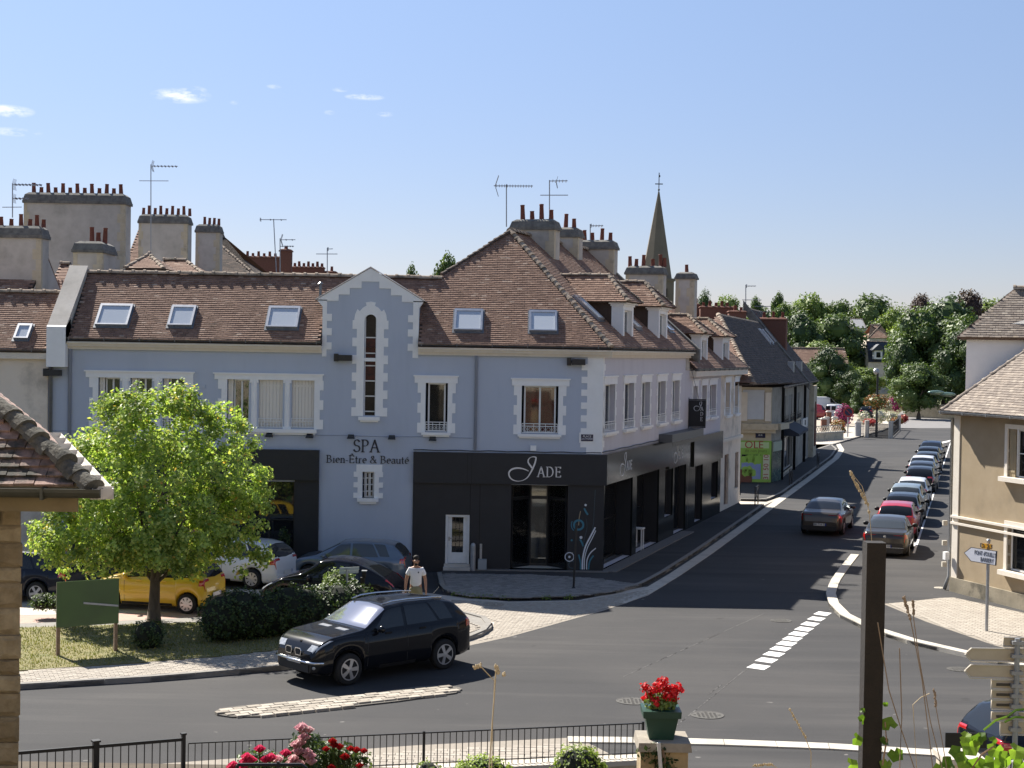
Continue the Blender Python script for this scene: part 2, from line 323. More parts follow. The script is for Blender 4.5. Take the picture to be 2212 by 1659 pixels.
def pavers(poly, ang, pl, pw, z, h, parent, mat, nobj=300, name='paver', gap=.008, jit=.004, holes=()):
    c, s = math.cos(ang), math.sin(ang); P2 = [(p.x * c + p.y * s, -p.x * s + p.y * c) for p in poly]
    us = [p[0] for p in P2]; vs = [p[1] for p in P2]; cells = []
    v = min(vs) + pw / 2; r = 0
    while v < max(vs):
        u = min(us) + (pl / 2 if r % 2 else pl)
        while u < max(us):
            if all(inside((u + a * pl * .4, v + b * pw * .4), P2) for a, b in ((-1, -1), (1, -1), (1, 1), (-1, 1))) :
                X, Y = u * c - v * s, u * s + v * c
                if not any(inside((X, Y), [(q.x, q.y) for q in hpoly]) for hpoly in holes): cells.append((X, Y))
            u += pl
        v += pw; r += 1
    cells.sort(key=lambda q: q[0] ** 2 + q[1] ** 2)
    me = boxmesh(name, pl - gap, pw - gap, h, mat, .006); me4 = [(tuple(v.co)) for v in me.vertices]; fcs = [list(p.vertices) for p in me.polygons]
    rest = MB()
    for i, (X, Y) in enumerate(cells):
        dz = random.uniform(-jit, jit); mw = M.Translation((X, Y, z + dz)) @ M.Rotation(ang + random.uniform(-.012, .012), 4, 'Z') @ M.Rotation(random.uniform(-.01, .01), 4, 'X')
        if i < nobj: inst(name, me, parent, mw)
        else: rest.add([mw @ V(q) for q in me4], fcs)
    if rest.v: o = rest.build(name, mat, parent, kind='stuff')
def kerb(pts, w, h0, h1, mat, parent, seg=1.0, side=1, gap=.012):
    """kerb stones along a ground line, w metres to the given side (+1 left of travel)"""
    # resample
    P = [V((p.x, p.y, 0)) for p in pts]; out = [P[0]]; acc = 0
    fine = []
    for a, b in zip(P, P[1:]):
        n = max(1, int((b - a).length / .05))
        for k in range(n): fine.append(a.lerp(b, k / n))
    fine.append(P[-1]); L = 0; out = [fine[0]]
    for a, b in zip(fine, fine[1:]):
        L += (b - a).length
        if L >= seg: out.append(b); L = 0
    if (out[-1] - fine[-1]).length > .2: out.append(fine[-1])
    nrm = []
    for i in range(len(out)):
        t = (out[min(i + 1, len(out) - 1)] - out[max(i - 1, 0)]).normalized(); nrm.append(V((-t.y, t.x, 0)) * side)
    for i in range(len(out) - 1):
        a, b = out[i], out[i + 1]; t = (b - a).normalized() * gap / 2
        q = [a + t, b - t, b - t + nrm[i + 1] * w, a + t + nrm[i] * w]
        if side < 0: q = [q[0], q[3], q[2], q[1]]
        MB().hexa([p + V((0, 0, h0)) for p in q] + [p + V((0, 0, h1)) + (q[(k + 3) % 4] - p).normalized() * 0 for k, p in enumerate(q)]).build('kerbstone', mat, parent)

gm = pm('meadow_ground', (.09, .11, .04), (.13, .13, .06), rough=1, sc=.3, big=(.16, .14, .08), bigsc=.02)
gmb = MB(); N_ = 48
gmb.add([(0, 0, -.04)] + [(2500 * math.cos(2 * math.pi * k / N_), 2500 * math.sin(2 * math.pi * k / N_), -.04) for k in range(N_)], [(0, 1 + k, 1 + (k + 1) % N_) for k in range(N_)])
struct(gmb, 'ground', gm)
road = struct(MB().add([(-70, 24, 0), (75, 24, 0), (75, 190, 0), (-70, 190, 0)], [(0, 1, 2, 3)]), 'road', A_)
fr_ = gp([(1900, 925), (2075, 925), (2020, 880), (1985, 858), (1968, 858), (1960, 880)])
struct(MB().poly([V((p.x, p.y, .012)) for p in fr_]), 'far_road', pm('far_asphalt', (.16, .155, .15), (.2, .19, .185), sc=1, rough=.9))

# ---- the planted island on the left: slab, kerb, paver strip, lawn
front = [(20, 1491), (170, 1482), (320, 1473), (470, 1461), (620, 1447), (760, 1430), (880, 1412), (1000, 1389), (1040, 1376), (1062, 1361), (1060, 1346), (1040, 1336), (1000, 1328)]
back = [(900, 1318), (760, 1326), (560, 1334), (430, 1341), (240, 1348), (20, 1354)]
isl = slab('planted_island', gp(front + back, .0), -.03, .09, KERBD)
kerb(gp(front), .16, -.03, .125, KERBD, isl, seg=1.0, side=1)
stripf = [(20, 1478), (170, 1470), (320, 1461), (470, 1450), (620, 1436), (760, 1419), (880, 1402), (985, 1381), (1022, 1368), (1040, 1357), (1036, 1349), (1010, 1341), (985, 1335), (960, 1345), (900, 1362)]
stripb = [(800, 1376), (640, 1399), (480, 1417), (320, 1430), (20, 1450)]
strip = gp(stripf + stripb, .12)
sl = slab('paver_bed', strip, .09, .095, JOINT, isl)
d_ = (G(470, 1450, .12) - G(20, 1478, .12)); pavers(strip, math.atan2(d_.y, d_.x), .2, .1, .09, .03, isl, PAVER, 300)
LAWN = gp([(20, 1449), (320, 1429), (480, 1416), (640, 1398), (800, 1375), (900, 1361), (960, 1344), (985, 1334), (900, 1325), (760, 1331), (560, 1338), (430, 1344), (20, 1356)], .12)
LAWN = [V((p.x, p.y, .12)) for p in LAWN]
lawn_soil = slab('lawn', LAWN, .09, .118, pm('dry_lawn', (.16, .15, .06), (.22, .19, .09), rough=1, sc=3, big=(.12, .13, .045), bigsc=1), None)

# ---- pink path and the pale concrete of the square behind the island
slab('pink_path', gp([(0, 1356), (430, 1342), (560, 1335), (760, 1327), (760, 1316), (560, 1319), (430, 1322), (0, 1331)], 0), -.02, .008, PINK)
slab('square', gp([(0, 1330.5), (430, 1321.5), (760, 1315.5), (900, 1317), (1000, 1327.5), (1041, 1335), (1063, 1346), (1064, 1361), (1041, 1377), (1001, 1390), (990, 1400),
                   (1100, 1376), (1200, 1348), (1300, 1320), (1352, 1303), (1400, 1286), (1440, 1262), (1380, 1270), (1250, 1297), (1100, 1300), (958, 1286), (900, 1278), (560, 1274), (0, 1270)], 0), -.02, .006, PALE)
sq = struct(MB().poly([V((p.x, p.y, .008)) for p in gp([(1068, 1345), (1062, 1363), (1040, 1379), (1000, 1392), (992, 1399), (1100, 1375.5), (1200, 1347.5), (1300, 1319.5), (1352, 1302.5), (1398, 1286), (1425, 1270), (1250, 1299), (1100, 1302), (975, 1296), (975, 1325), (1010, 1327)])]), 'sett_paving', JOINT)
pv = gp([(1070, 1345), (1064, 1363), (1042, 1379), (1004, 1392), (1100, 1374), (1200, 1346), (1300, 1318), (1352, 1301), (1398, 1285), (1425, 1270), (1250, 1299), (1100, 1302), (975, 1296), (975, 1325), (1040, 1332)])
pavers(pv, .35, .12, .11, -.004, .02, sq, PAVER, 300, name='sett', gap=.01, jit=.003)

# ---- raised pavement before the corner shop
shopf = [(944, 1243), (950, 1270), (962, 1284), (1000, 1290), (1100, 1295.5), (1250, 1292), (1330, 1282), (1390, 1266), (1430, 1244), (1500, 1199), (1600, 1130), (1640, 1102), (1650, 1093)]
shopp = gp(shopf + [(1600, 1093), (1560, 1060), (1300, 1180), (1000, 1222)], .0)
sp = slab('shop_pavement', shopp, -.03, .10, A_)
kerb(gp(shopf), .15, -.03, .115, KERBD, sp, seg=.9, side=1)
brk = gp([(950, 1238), (955, 1268), (966, 1279), (1004, 1286), (1100, 1291), (1250, 1287), (1330, 1277), (1385, 1262), (1300, 1249), (1150, 1240)], .11)
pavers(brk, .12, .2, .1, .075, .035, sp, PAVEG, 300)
# pale stone gutter that follows the street
gut = [(1352, 1303.5), (1410, 1280), (1470, 1243), (1540, 1195), (1620, 1136), (1690, 1083), (1760, 1031), (1812, 990), (1824, 972), (1815, 958)]
gs = struct(MB().poly([V((p.x, p.y, .003)) for p in gp([(1352, 1303), (1410, 1280), (1470, 1243), (1500, 1222), (1480, 1222), (1410, 1262)])]), 'gutter', KERB)
kerb(gp(gut), .42, .0, .014, KERB, gs, seg=.5, side=1, gap=.015)

# ---- the street's left pavement beyond the side lane
farp = [(1600, 1082), (1655, 1083), (1690, 1068), (1745, 1027), (1797, 988), (1808, 972), (1796, 962), (1750, 962), (1600, 1030)]
fp = slab('street_pavement', gp(farp), -.03, .1, A_); kerb(gp(farp[:7]), .15, -.03, .11, KERBD, fp, seg=1.0, side=1)
slab('side_lane', gp([(1560, 1092), (1652, 1091), (1712, 1065), (1655, 1084.5), (1600, 1083)]), -.02, .006, PALE)
pale2 = [(1740, 982), (1800, 962), (1850, 947), (1905, 932), (1938, 920), (1944, 914), (1925, 910), (1880, 915), (1840, 926), (1740, 944)]
ps = slab('plaza_pavement', gp(pale2), -.02, .1, PALE); kerb(gp(pale2[:6]), .2, -.02, .11, KERBD, ps, seg=1.5, side=1)
slab('plaza', gp([(1700, 944), (1840, 926), (1925, 909), (1922, 890), (1700, 890)]), -.02, .05, pm('plaza_gravel', (.32, .28, .22), (.4, .35, .28), rough=1, sc=.6))

# ---- right-hand corner pavement
rk = [(1838, 1203), (1812, 1235), (1793, 1262), (1784, 1287), (1790, 1309), (1815, 1335), (1870, 1362), (1960, 1391), (2085, 1420), (2240, 1456)]
rp = slab('corner_pavement', gp(rk + [(2300, 1440), (2300, 1300), (2062, 1278), (2060, 955), (2051, 955), (1974, 1195)]), -.03, .09, A_)
kerb(gp(rk), .3, -.03, .115, KERB, rp, seg=1.0, side=1)
tri = [(1908, 1304), (1970, 1298), (2030, 1291), (2060, 1290), (2260, 1334), (2260, 1420), (2150, 1394), (2000, 1342)]
tb = slab('paver_bed', gp(tri, .1), .088, .094, JOINT, rp)
pavers(gp(tri, .1), -.55, .24, .16, .07, .035, rp, PAVER, 300, jit=.002, gap=.005)
# ---- near pavement behind the fence
np_ = [(-60, 1690), (300, 1664), (640, 1639), (900, 1620), (1240, 1603), (1262, 1611), (1330, 1645), (1345, 1700), (-60, 1800)]
nn = slab('near_pavement', gp(np_), -.03, .09, JOINT)
pavers(gp(np_, .1), .02, .24, .16, .07, .035, nn, PAVER, 300, jit=.003)
slab('near_footway', gp([(1240, 1605), (1500, 1608), (1800, 1619), (2050, 1635), (2300, 1645), (2300, 1760), (1345, 1760), (1330, 1645)]), -.03, .085, A_)
kerb(gp([(1225, 1603), (1350, 1604.5), (1500, 1607), (1800, 1618), (2050, 1634), (2260, 1646)]), .42, -.03, .115, KERB, nn, seg=1.0, side=-1)

# ---- sett median in the road
med = [(464, 1540), (475, 1533), (520, 1527), (700, 1511), (860, 1492), (900, 1486), (960, 1482), (992, 1487), (998, 1491), (985, 1499), (860, 1517), (700, 1535), (560, 1550), (500, 1551), (472, 1547)]
mi_ = thing('traffic_island', 'long low island of pale stone setts in the road beside the black car', 'traffic island', G(730, 1518))
MB().prism([V((p.x, p.y, -.02)) for p in gp(med)], (0, 0, .05)).build('mortar_bed', JOINTD, mi_)
a_, b_ = G(475, 1543), G(992, 1489); ang = math.atan2((b_ - a_).y, (b_ - a_).x)
pavers(gp(med, .02), ang, .30, .19, .0, .058, mi_, SETT, 300, name='sett', gap=.022, jit=.008)

# ---- paint on the road
mk = struct(MB().poly([V((0, 60, -.001)), V((.01, 60, -.001)), V((0, 60.01, -.001))]), 'road_markings', LINE)
def mark(pts, nm='marking', z=.004): MB().poly([V((p.x, p.y, z)) for p in gp(pts)]).build(nm, LINE, mk)
zb = [((1612, 1438.5), (1634, 1432.5), (1662, 1441), (1646, 1449)), ]
c0, c1 = (1638, 1441), (1783, 1321)
for i in range(11):
    t = [0, .117, .224, .32, .41, .495, .58, .665, .753, .845, .935][i]; s = lerp(1, .74, t)
    cx, cy = lerp(c0[0], 1786, t), lerp(c0[1], 1318, t)
    mark([(cx - 26 * s, cy + 1 * s), (cx - 10 * s, cy - 7 * s), (cx + 27 * s, cy - 2 * s), (cx + 12 * s, cy + 6.5 * s)], 'stripe')
mark([(1836, 1203.5), (1868, 1200), (1973, 1194), (1973, 1196.5), (1868, 1203), (1840, 1206)])
LN = lambda a, b, w, z=.094: MB().poly([V((p.x, p.y, z)) for p in (G(a[0] - w, a[1], z), G(a[0] + w, a[1], z), G(b[0] + w * .35, b[1], z), G(b[0] - w * .35, b[1], z))]).build('marking', LINE, mk)
LN((1974, 1195), (2056, 948), 2.6)
for k in range(8):
    t = k / 8; x, y = lerp(1968, 2046, t), lerp(1180, 965, t)
    mark([(x, y), (x + 14 * (1 - .6 * t), y - 1), (x + 17 * (1 - .6 * t), y - 8 * (1 - .5 * t)), (x + 4, y - 7 * (1 - .5 * t))], z=.005)
mark([(2010, 960), (2056, 950), (2056, 953), (2016, 962.5)])
rr_ = random.Random(4); CHK_ = pm('chalky_scrape', (.09, .087, .083), (.15, .143, .135), rough=.95, sc=6)
for x0, y0, x1, y1, n in ((1458, 1570, 1600, 1455, 26), (1605, 1452, 1790, 1318, 30), (1530, 1500, 1560, 1478, 9), (1350, 1460, 1640, 1330, 22)):
    for k in range(n):
        t0 = (k + rr_.uniform(-.3, .3)) / n; t1 = t0 + rr_.uniform(.4, 1.9) / n; w = rr_.uniform(.25, 1.2) if n != 22 else .35
        MB().poly([V((p.x, p.y, .0035)) for p in gp([(lerp(x0, x1, t0) - w, lerp(y0, y1, t0)), (lerp(x0, x1, t0) + w, lerp(y0, y1, t0) + .5), (lerp(x0, x1, t1) + w * .7, lerp(y0, y1, t1)), (lerp(x0, x1, t1) - w * .7, lerp(y0, y1, t1) - .3)])]).build('scrape_mark', CHK_, mk)
for k in range(6):
    x = 1957 + k * 18.5; mark([(x - 7, 921.5), (x + 7, 921.5), (x + 1, 917.2)])
# ---- iron covers
def cover(x, y, r, mat, label, z=.004):
    p = G(x, y); mb = MB(); mb.lathe([(r, 0), (r, .012), (r * .93, .012), (r * .92, .008), (.01, .008)], (p.x, p.y, z - .004), 24)
    for i in range(-3, 4):
        for j in range(-3, 4):
            if i * i + j * j < 10: mb.box(p.x + i * r * .24 - r * .07, p.x + i * r * .24 + r * .07, p.y + j * r * .24 - r * .07, p.y + j * r * .24 + r * .07, z + .003, z + .012)
    single(mb, 'manhole_cover', mat, label, 'manhole cover', 'iron covers in the road')
cover(1527, 1545, .36, CASTI, 'round cast iron manhole cover in the road right of the red geranium pot')
cover(1366, 1515, .36, CASTI, 'round cast iron manhole cover in the road just behind the red geranium pot')
cover(2072, 1446, .3, CASTI, 'round manhole cover in the road near the backs of the direction signs')
cover(1687, 1341, .3, CASTI, 'worn manhole cover left of the dashed white road blocks')
cover(1066, 1307, .32, SETT, 'pale round cover set in the sunlit setts before the shop', .014)
cover(2031, 1276, .2, KERB, 'small pale round cover in the asphalt beside the beige house corner', .094)
cover(2018, 1164, .22, KERB, 'pale round cover in the pavement beside the first parked cars', .094)
# ================================================================== building kit
def tile_mesh(name, tw, te, mat, th=.012):
    mb = MB(); w = tw / 2 - .003; L = te * 1.2
    mb.add([(-w, 0, .001), (w, 0, .001), (w, 0, th + .004), (-w, 0, th + .004), (w, L, .005), (-w, L, .005), (w, L, 0), (-w, L, 0)], [(0, 1, 2, 3), (3, 2, 4, 5), (1, 6, 4, 2), (0, 3, 5, 7)])
    return mb
def roof_tiles(poly, e, parent, mat, tw=.18, te=.102, nobj=0, th=.021, jit=.0015, skip=(), name='tile', base=None, thick=.12):
    """a roof plane: boarding plus every tile on it. poly: points of the plane; e: eave direction"""
    poly = [V(p) for p in poly]; e = V(e).normalized(); n = None
    for i in range(1, len(poly) - 1):
        c = (poly[i] - poly[0]).cross(poly[i + 1] - poly[0])
        if c.length > 1e-4: n = c.normalized(); break
    if n.z < 0: n = -n
    s = n.cross(e).normalized()
    if s.z < 0: s = -s; 
    if s.z < 0: s = -s
    if e.cross(s).dot(n) < 0: e = -e
    O = poly[0]; P2 = [((p - O).dot(e), (p - O).dot(s)) for p in poly]
    mb = MB(); mb.prism([p - n * thick for p in poly], n * (thick - .002)); mb.build('roof_deck', base or TILED, parent)
    us = [q[0] for q in P2]; vs = [q[1] for q in P2]; cells = []
    v = min(vs) - te * .1; r = 0
    while v < max(vs):
        u = min(us) + (tw / 2 if r % 2 else tw)
        while u < max(us) + tw:
            vc = v + te * .5
            if inside((u, vc), P2) and inside((u - tw * .3, vc), P2) and inside((u + tw * .3, vc), P2):
                W_ = O + e * u + s * vc
                if not any(k(W_) for k in skip): cells.append((u, v))
            u += tw
        v += te; r += 1
    base_mb = tile_mesh(name, tw, te, mat, th); me = base_mb.mesh(name, mat) if nobj else None
    rot = M((( e.x, s.x, n.x, 0), (e.y, s.y, n.y, 0), (e.z, s.z, n.z, 0), (0, 0, 0, 1)))
    if nobj and len(cells) > nobj:      # those that show largest first
        cells.sort(key=lambda q: (O + e * q[0] + s * q[1] - C0).length)
    rest = MB()
    for i, (u, v) in enumerate(cells):
        p = O + e * (u + random.uniform(-.004, .004)) + s * (v + random.uniform(-.008, .006))
        mw = M.Translation(p + n * random.uniform(0, jit)) @ rot @ M.Rotation(random.uniform(-.025, .025), 4, 'Z')
        if i < nobj: inst(name, me, parent, mw)
        else: rest.add([mw @ V(q) for q in base_mb.v], base_mb.f)
    if rest.v: rest.build(name, mat, parent, kind='stuff')
CAPMESH = {}
def cap_mesh(L, r, mat):
    k = (round(L, 3), r, mat.name)
    if k in CAPMESH: return CAPMESH[k]
    mb = MB(); n = 7
    for (a, b, r0, r1) in ((0, L * 1.04, r, r * .95), (-.02, .07, r * 1.22, r * 1.2)):
        vs = [];
        for x, rr in ((a, r0), (b, r1)):
            for t in range(n + 1):
                g = math.pi * t / n; vs.append((x, rr * math.cos(g), rr * .85 * math.sin(g) - .03))
        mb.add(vs, [(t, t + 1, n + 2 + t, n + 1 + t) for t in range(n)] + [list(range(n + 1)), list(range(n + 1, 2 * n + 2))])
    CAPMESH[k] = mb.mesh('ridge_tile', mat); return CAPMESH[k]
def ridge_caps(p, q, parent, mat=RIDGE, L=.34, r=.135, name='ridge_tile', objs=True, jit=.012):
    p, q = V(p), V(q); d = (q - p); n = max(1, int(d.length / L)); L = d.length / n; d.normalize()
    a = V((0, 0, 1)).cross(d).normalized(); up = d.cross(a)
    me = cap_mesh(L, r, mat); rest = MB()
    for i in range(n):
        o = p + d * (i * L) + up * random.uniform(-jit, jit)
        mw = M(((d.x, a.x, up.x, o.x), (d.y, a.y, up.y, o.y), (d.z, a.z, up.z, o.z), (0, 0, 0, 1))) @ M.Rotation(random.uniform(-.03, .03), 4, 'X')
        if objs: inst(name, me, parent, mw)
        else: rest.add([mw @ v.co for v in me.vertices], [list(f.vertices) for f in me.polygons])
    if rest.v: rest.build(name, mat, parent)
def wall_grid(fr, u0, u1, w0, w1, holes, mat, parent, name='wall', o=0., depth=.28, top=None):
    """a wall face with real openings; holes = (u0,u1,w0,w1)"""
    us = sorted(set([u0, u1] + [h for q in holes for h in q[:2] if u0 < h < u1])); ws = sorted(set([w0, w1] + [h for q in holes for h in q[2:4] if w0 < h < w1]))
    mb = MB()
    for a, b in zip(us, us[1:]):
        for c, d in zip(ws, ws[1:]):
            m = ((a + b) / 2, (c + d) / 2)
            if any(q[0] < m[0] < q[1] and q[2] < m[1] < q[3] for q in holes): continue
            mb.poly([fr.p(a, c, o), fr.p(b, c, o), fr.p(b, d, o), fr.p(a, d, o)])
    for a, b, c, d in [q[:4] for q in holes]:
        for s, t in (((a, c), (a, d)), ((b, d), (b, c)), ((a, d), (b, d)), ((b, c), (a, c))):
            mb.poly([fr.p(*s, o), fr.p(*t, o), fr.p(*t, o - depth), fr.p(*s, o - depth)])
    return mb.build(name, mat, parent)
def jambs(mb, fr, u0, u1, w0, w1, nar, wide, n, o=.025, o0=-.02, first=1):
    """toothed plaster surround either side of an opening"""
    h = (w1 - w0) / n
    for i in range(n):
        e = wide if (i + first) % 2 else nar
        mb.fbox(fr, u0 - e, u0, o0, o, w0 + i * h, w0 + (i + 1) * h); mb.fbox(fr, u1, u1 + e, o0, o, w0 + i * h, w0 + (i + 1) * h)
def railing(fr, u0, u1, w0, w1, o, parent, mat=WPAINT, n=8):
    mb = MB(); t = .012
    for w in (w0, lerp(w0, w1, .72), w1): mb.fbox(fr, u0, u1, o, o + t * 1.6, w - t, w + t)
    for i in range(n + 1): u = lerp(u0, u1, i / n); mb.fbox(fr, u - t * .7, u + t * .7, o + .002, o + t * 1.2, w0, w1 if i in (0, n) or i % 2 == 0 else lerp(w0, w1, .72))
    for i in range(n):    # scroll
        a = lerp(u0, u1, (i + .5) / n); r = (u1 - u0) / n * .34; c = lerp(w0, w1, .36)
        mb.tube([fr.p(a + r * math.cos(k), c + r * math.sin(k), o + .01) for k in [j * math.pi / 3 for j in range(7)]], .006, 4, caps=False)
    mb.build('railing', mat, parent)
def sash(fr, par, u0, u1, w0, w1, o=-.16, lights=2, bars=0, mat=WPAINT, t=.055, glass=None, back='curtain', room=True):
    """glazed frame, panes and what is behind them, as sub-parts of a window"""
    mb = MB()
    for a, b, c, d in ((u0, u0 + t, w0, w1), (u1 - t, u1, w0, w1), (u0 + t, u1 - t, w0, w0 + t), (u0 + t, u1 - t, w1 - t, w1)): mb.fbox(fr, a, b, o - .05, o, c, d)
    for i in range(1, lights): u = lerp(u0, u1, i / lights); mb.fbox(fr, u - t * .55, u + t * .55, o - .045, o + .006, w0 + t, w1 - t)
    for i in range(1, bars + 1): w = lerp(w0, w1, i / (bars + 1)); mb.fbox(fr, u0 + t, u1 - t, o - .043, o + .003, w - .014, w + .014)
    mb.build('frame', mat, par)
    for i in range(lights):
        a, b = lerp(u0, u1, i / lights), lerp(u0, u1, (i + 1) / lights)
        MB().fbox(fr, a + .02, b - .02, o - .03, o - .022, w0 + .02, w1 - .02).build('pane', glass or GLASS, par)
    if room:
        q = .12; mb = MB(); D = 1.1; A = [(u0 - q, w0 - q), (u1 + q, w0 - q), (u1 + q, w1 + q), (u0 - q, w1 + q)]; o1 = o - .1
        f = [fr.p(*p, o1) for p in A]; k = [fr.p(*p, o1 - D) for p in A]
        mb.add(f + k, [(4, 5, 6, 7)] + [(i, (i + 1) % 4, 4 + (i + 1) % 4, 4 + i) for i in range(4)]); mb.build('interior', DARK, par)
    if back in ('curtain', 'red', 'half'):
        mb = MB(); n = 16; oc = o - .14; mm = REDC if back == 'red' else CURT; a, b = (u0, u1) if back != 'half' else (lerp(u0, u1, .5), u1)
        top = [fr.p(lerp(a, b, i / n), w1, oc + .03 * math.sin(i * 2.2)) for i in range(n + 1)]; bot = [fr.p(lerp(a, b, i / n), w0, oc + .035 * math.sin(i * 2.2)) for i in range(n + 1)]
        mb.add(top + bot, [(i, i + 1, n + 2 + i, n + 1 + i) for i in range(n)]); mb.build('curtain', mm, par, smooth=True)
def shutter(fr, par, u0, u1, w0, w1, o, mat=SHUT, n=6):
    mb = MB(); g = (u1 - u0) / n
    for i in range(n): mb.fbox(fr, u0 + i * g + .004, u0 + (i + 1) * g - .004, o - .03, o + (.004 if i % 2 else 0), w0, w1)
    for w in (.12, .88): W_ = lerp(w0, w1, w); mb.fbox(fr, u0, u1, o + .005, o + .02, W_ - .03, W_ + .03)
    mb.build('shutter', mat, par)
POTS = {}
def pot_mesh(h, r=.13, mat=POT):
    h = round(h * .8, 3); r = r * .74
    k = (h, r, mat.name)
    if k not in POTS: POTS[k] = MB().lathe([(r, 0), (r * .98, h * .1), (r * .8, h * .9), (r * .9, h * .92), (r * .9, h), (r * .68, h), (r * .6, h * .7)], n=10).mesh('pot', mat, True)
    return POTS[k]
def chimney(parent, fr, u0, u1, o0, o1, w0, w1, pots, mat=STUC, cap=.35, quoin=True, capm=None, potr=.13):
    """stack with moulded cap; pots = [(fraction along, height)]"""
    mb = MB(); mb.fbox(fr, u0, u1, o0, o1, w0, w1)
    ch = mb.build('chimney', mat, parent)
    capm = capm or CAPM; q = .07; mb = MB(); mb.fbox(fr, u0 - q, u1 + q, o0 - q, o1 + q, w1, w1 + cap * .25)
    b = [fr.p(u0 - q * .8, w1 + cap * .25, o1 + q * .8), fr.p(u1 + q * .8, w1 + cap * .25, o1 + q * .8), fr.p(u1 + q * .8, w1 + cap * .25, o0 - q * .8), fr.p(u0 - q * .8, w1 + cap * .25, o0 - q * .8)]
    i = min(.16, (u1 - u0) * .2, (o1 - o0) * .3); t = [fr.p(u0 + i, w1 + cap, o1 - i), fr.p(u1 - i, w1 + cap, o1 - i), fr.p(u1 - i, w1 + cap, o0 + i), fr.p(u0 + i, w1 + cap, o0 + i)]
    m_ = [x.lerp(y, .35) + V((0, 0, cap * .28)) for x, y in zip(b, t)]
    mb.hexa(b + m_); mb.hexa(m_ + t); mb.build('chimney_cap', capm, ch)
    if quoin:
        h = .42; n = int((w1 - w0) / h)
        for sd in (0, 1):
            for k in range(min(n, 7)):
                wd = .34 if k % 2 else .2; z = w1 - (k + 1) * h; mb = MB()
                if sd: mb.fbox(fr, u1 - wd, u1 + .012, o1 - .2, o1 + .012, z + .006, z + h - .006)
                else: mb.fbox(fr, u0 - .012, u0 + wd * .7, o1 - .2, o1 + .012, z + .006, z + h - .006)
                mb.build('corner_stone', STONE, ch)
    for t, h in pots:
        p = fr.p(lerp(u0, u1, t), w1 + cap - .03, (o0 + o1) / 2); inst('pot', pot_mesh(h, potr), ch, M.Translation(p) @ M.Rotation(random.uniform(-.05, .05), 4, 'X') @ M.Rotation(random.uniform(-.05, .05), 4, 'Y'))
    return ch
def skylight(fr_n, parent, c, e, s, n, w, h, t=.07):
    """roof window on a slope: e along, s up the slope, n out of it"""
    def B(mb, a0, a1, b0, b1, z0, z1):
        mb.hexa([c + e * x + s * y + n * z for z in (z0, z1) for x, y in ((a0, b0), (a1, b0), (a1, b1), (a0, b1))])
    mb = MB(); B(mb, -w / 2 - .05, w / 2 + .05, -h / 2 - .1, h / 2 + .05, -.02, .035); sk = mb.build('skylight', ZINC, parent)
    mb = MB()
    for a in ((-w / 2, -w / 2 + t, -h / 2, h / 2), (w / 2 - t, w / 2, -h / 2, h / 2), (-w / 2 + t, w / 2 - t, -h / 2, -h / 2 + t * .8), (-w / 2 + t, w / 2 - t, h / 2 - t * 1.6, h / 2)): B(mb, *a, .03, .115)
    mb.build('frame', ZINCL, sk); mb = MB(); B(mb, -w / 2 + t, w / 2 - t, -h / 2 + t * .8, h / 2 - t * 1.6, .06, .085); mb.build('pane', SKYG, sk)
SKYG = glassm('skylight_glass', tint=(.2, .22, .22), base=(.5, .54, .59), tr=.05, rough=.05)  # pale diffuse base paints the reflected sky into the panes
def gutter(p, q, parent, r=.075, mat=ZINC, name='gutter'):
    p, q = V(p), V(q); d = (q - p).normalized(); a = V((0, 0, 1)).cross(d).normalized(); n = 8; mb = MB()
    vs = [pt + a * (r * k * math.cos(math.pi * (1 + t / n))) + V((0, 0, r * k * math.sin(math.pi * (1 + t / n)))) for pt in (p, q) for k in (1, .9) for t in range(n + 1)]
    m = n + 1
    mb.add(vs, [(t, t + 1, 2 * m + t + 1, 2 * m + t) for t in range(n)] + [(m + t, 3 * m + t, 3 * m + t + 1, m + t + 1) for t in range(n)] + [(0, 2 * m, 3 * m, m), (n, m + n, 3 * m + n, 2 * m + n)] + [list(range(m)), list(range(2 * m, 3 * m))])
    L = (q - p).length
    for k in range(int(L / 1.2) + 1): c = p + d * (k * 1.2 + .1); mb.add([c + a * x + V((0, 0, z)) for z in (-r * 1.12, .012) for x in (-r * 1.1, r * 1.1)] + [c + d * .025 + a * x + V((0, 0, z)) for z in (-r * 1.12, .012) for x in (-r * 1.1, r * 1.1)], [(0, 1, 3, 2), (4, 5, 7, 6), (0, 2, 6, 4), (1, 3, 7, 5), (0, 1, 5, 4)])
    return mb.build(name, mat, parent)
def downpipe(pts, parent, r=.045, mat=STEEL):
    mb = MB(); mb.tube(pts, r, 8)
    a, b = V(pts[0]), V(pts[-1])
    return mb.build('downpipe', mat, parent, smooth=True)
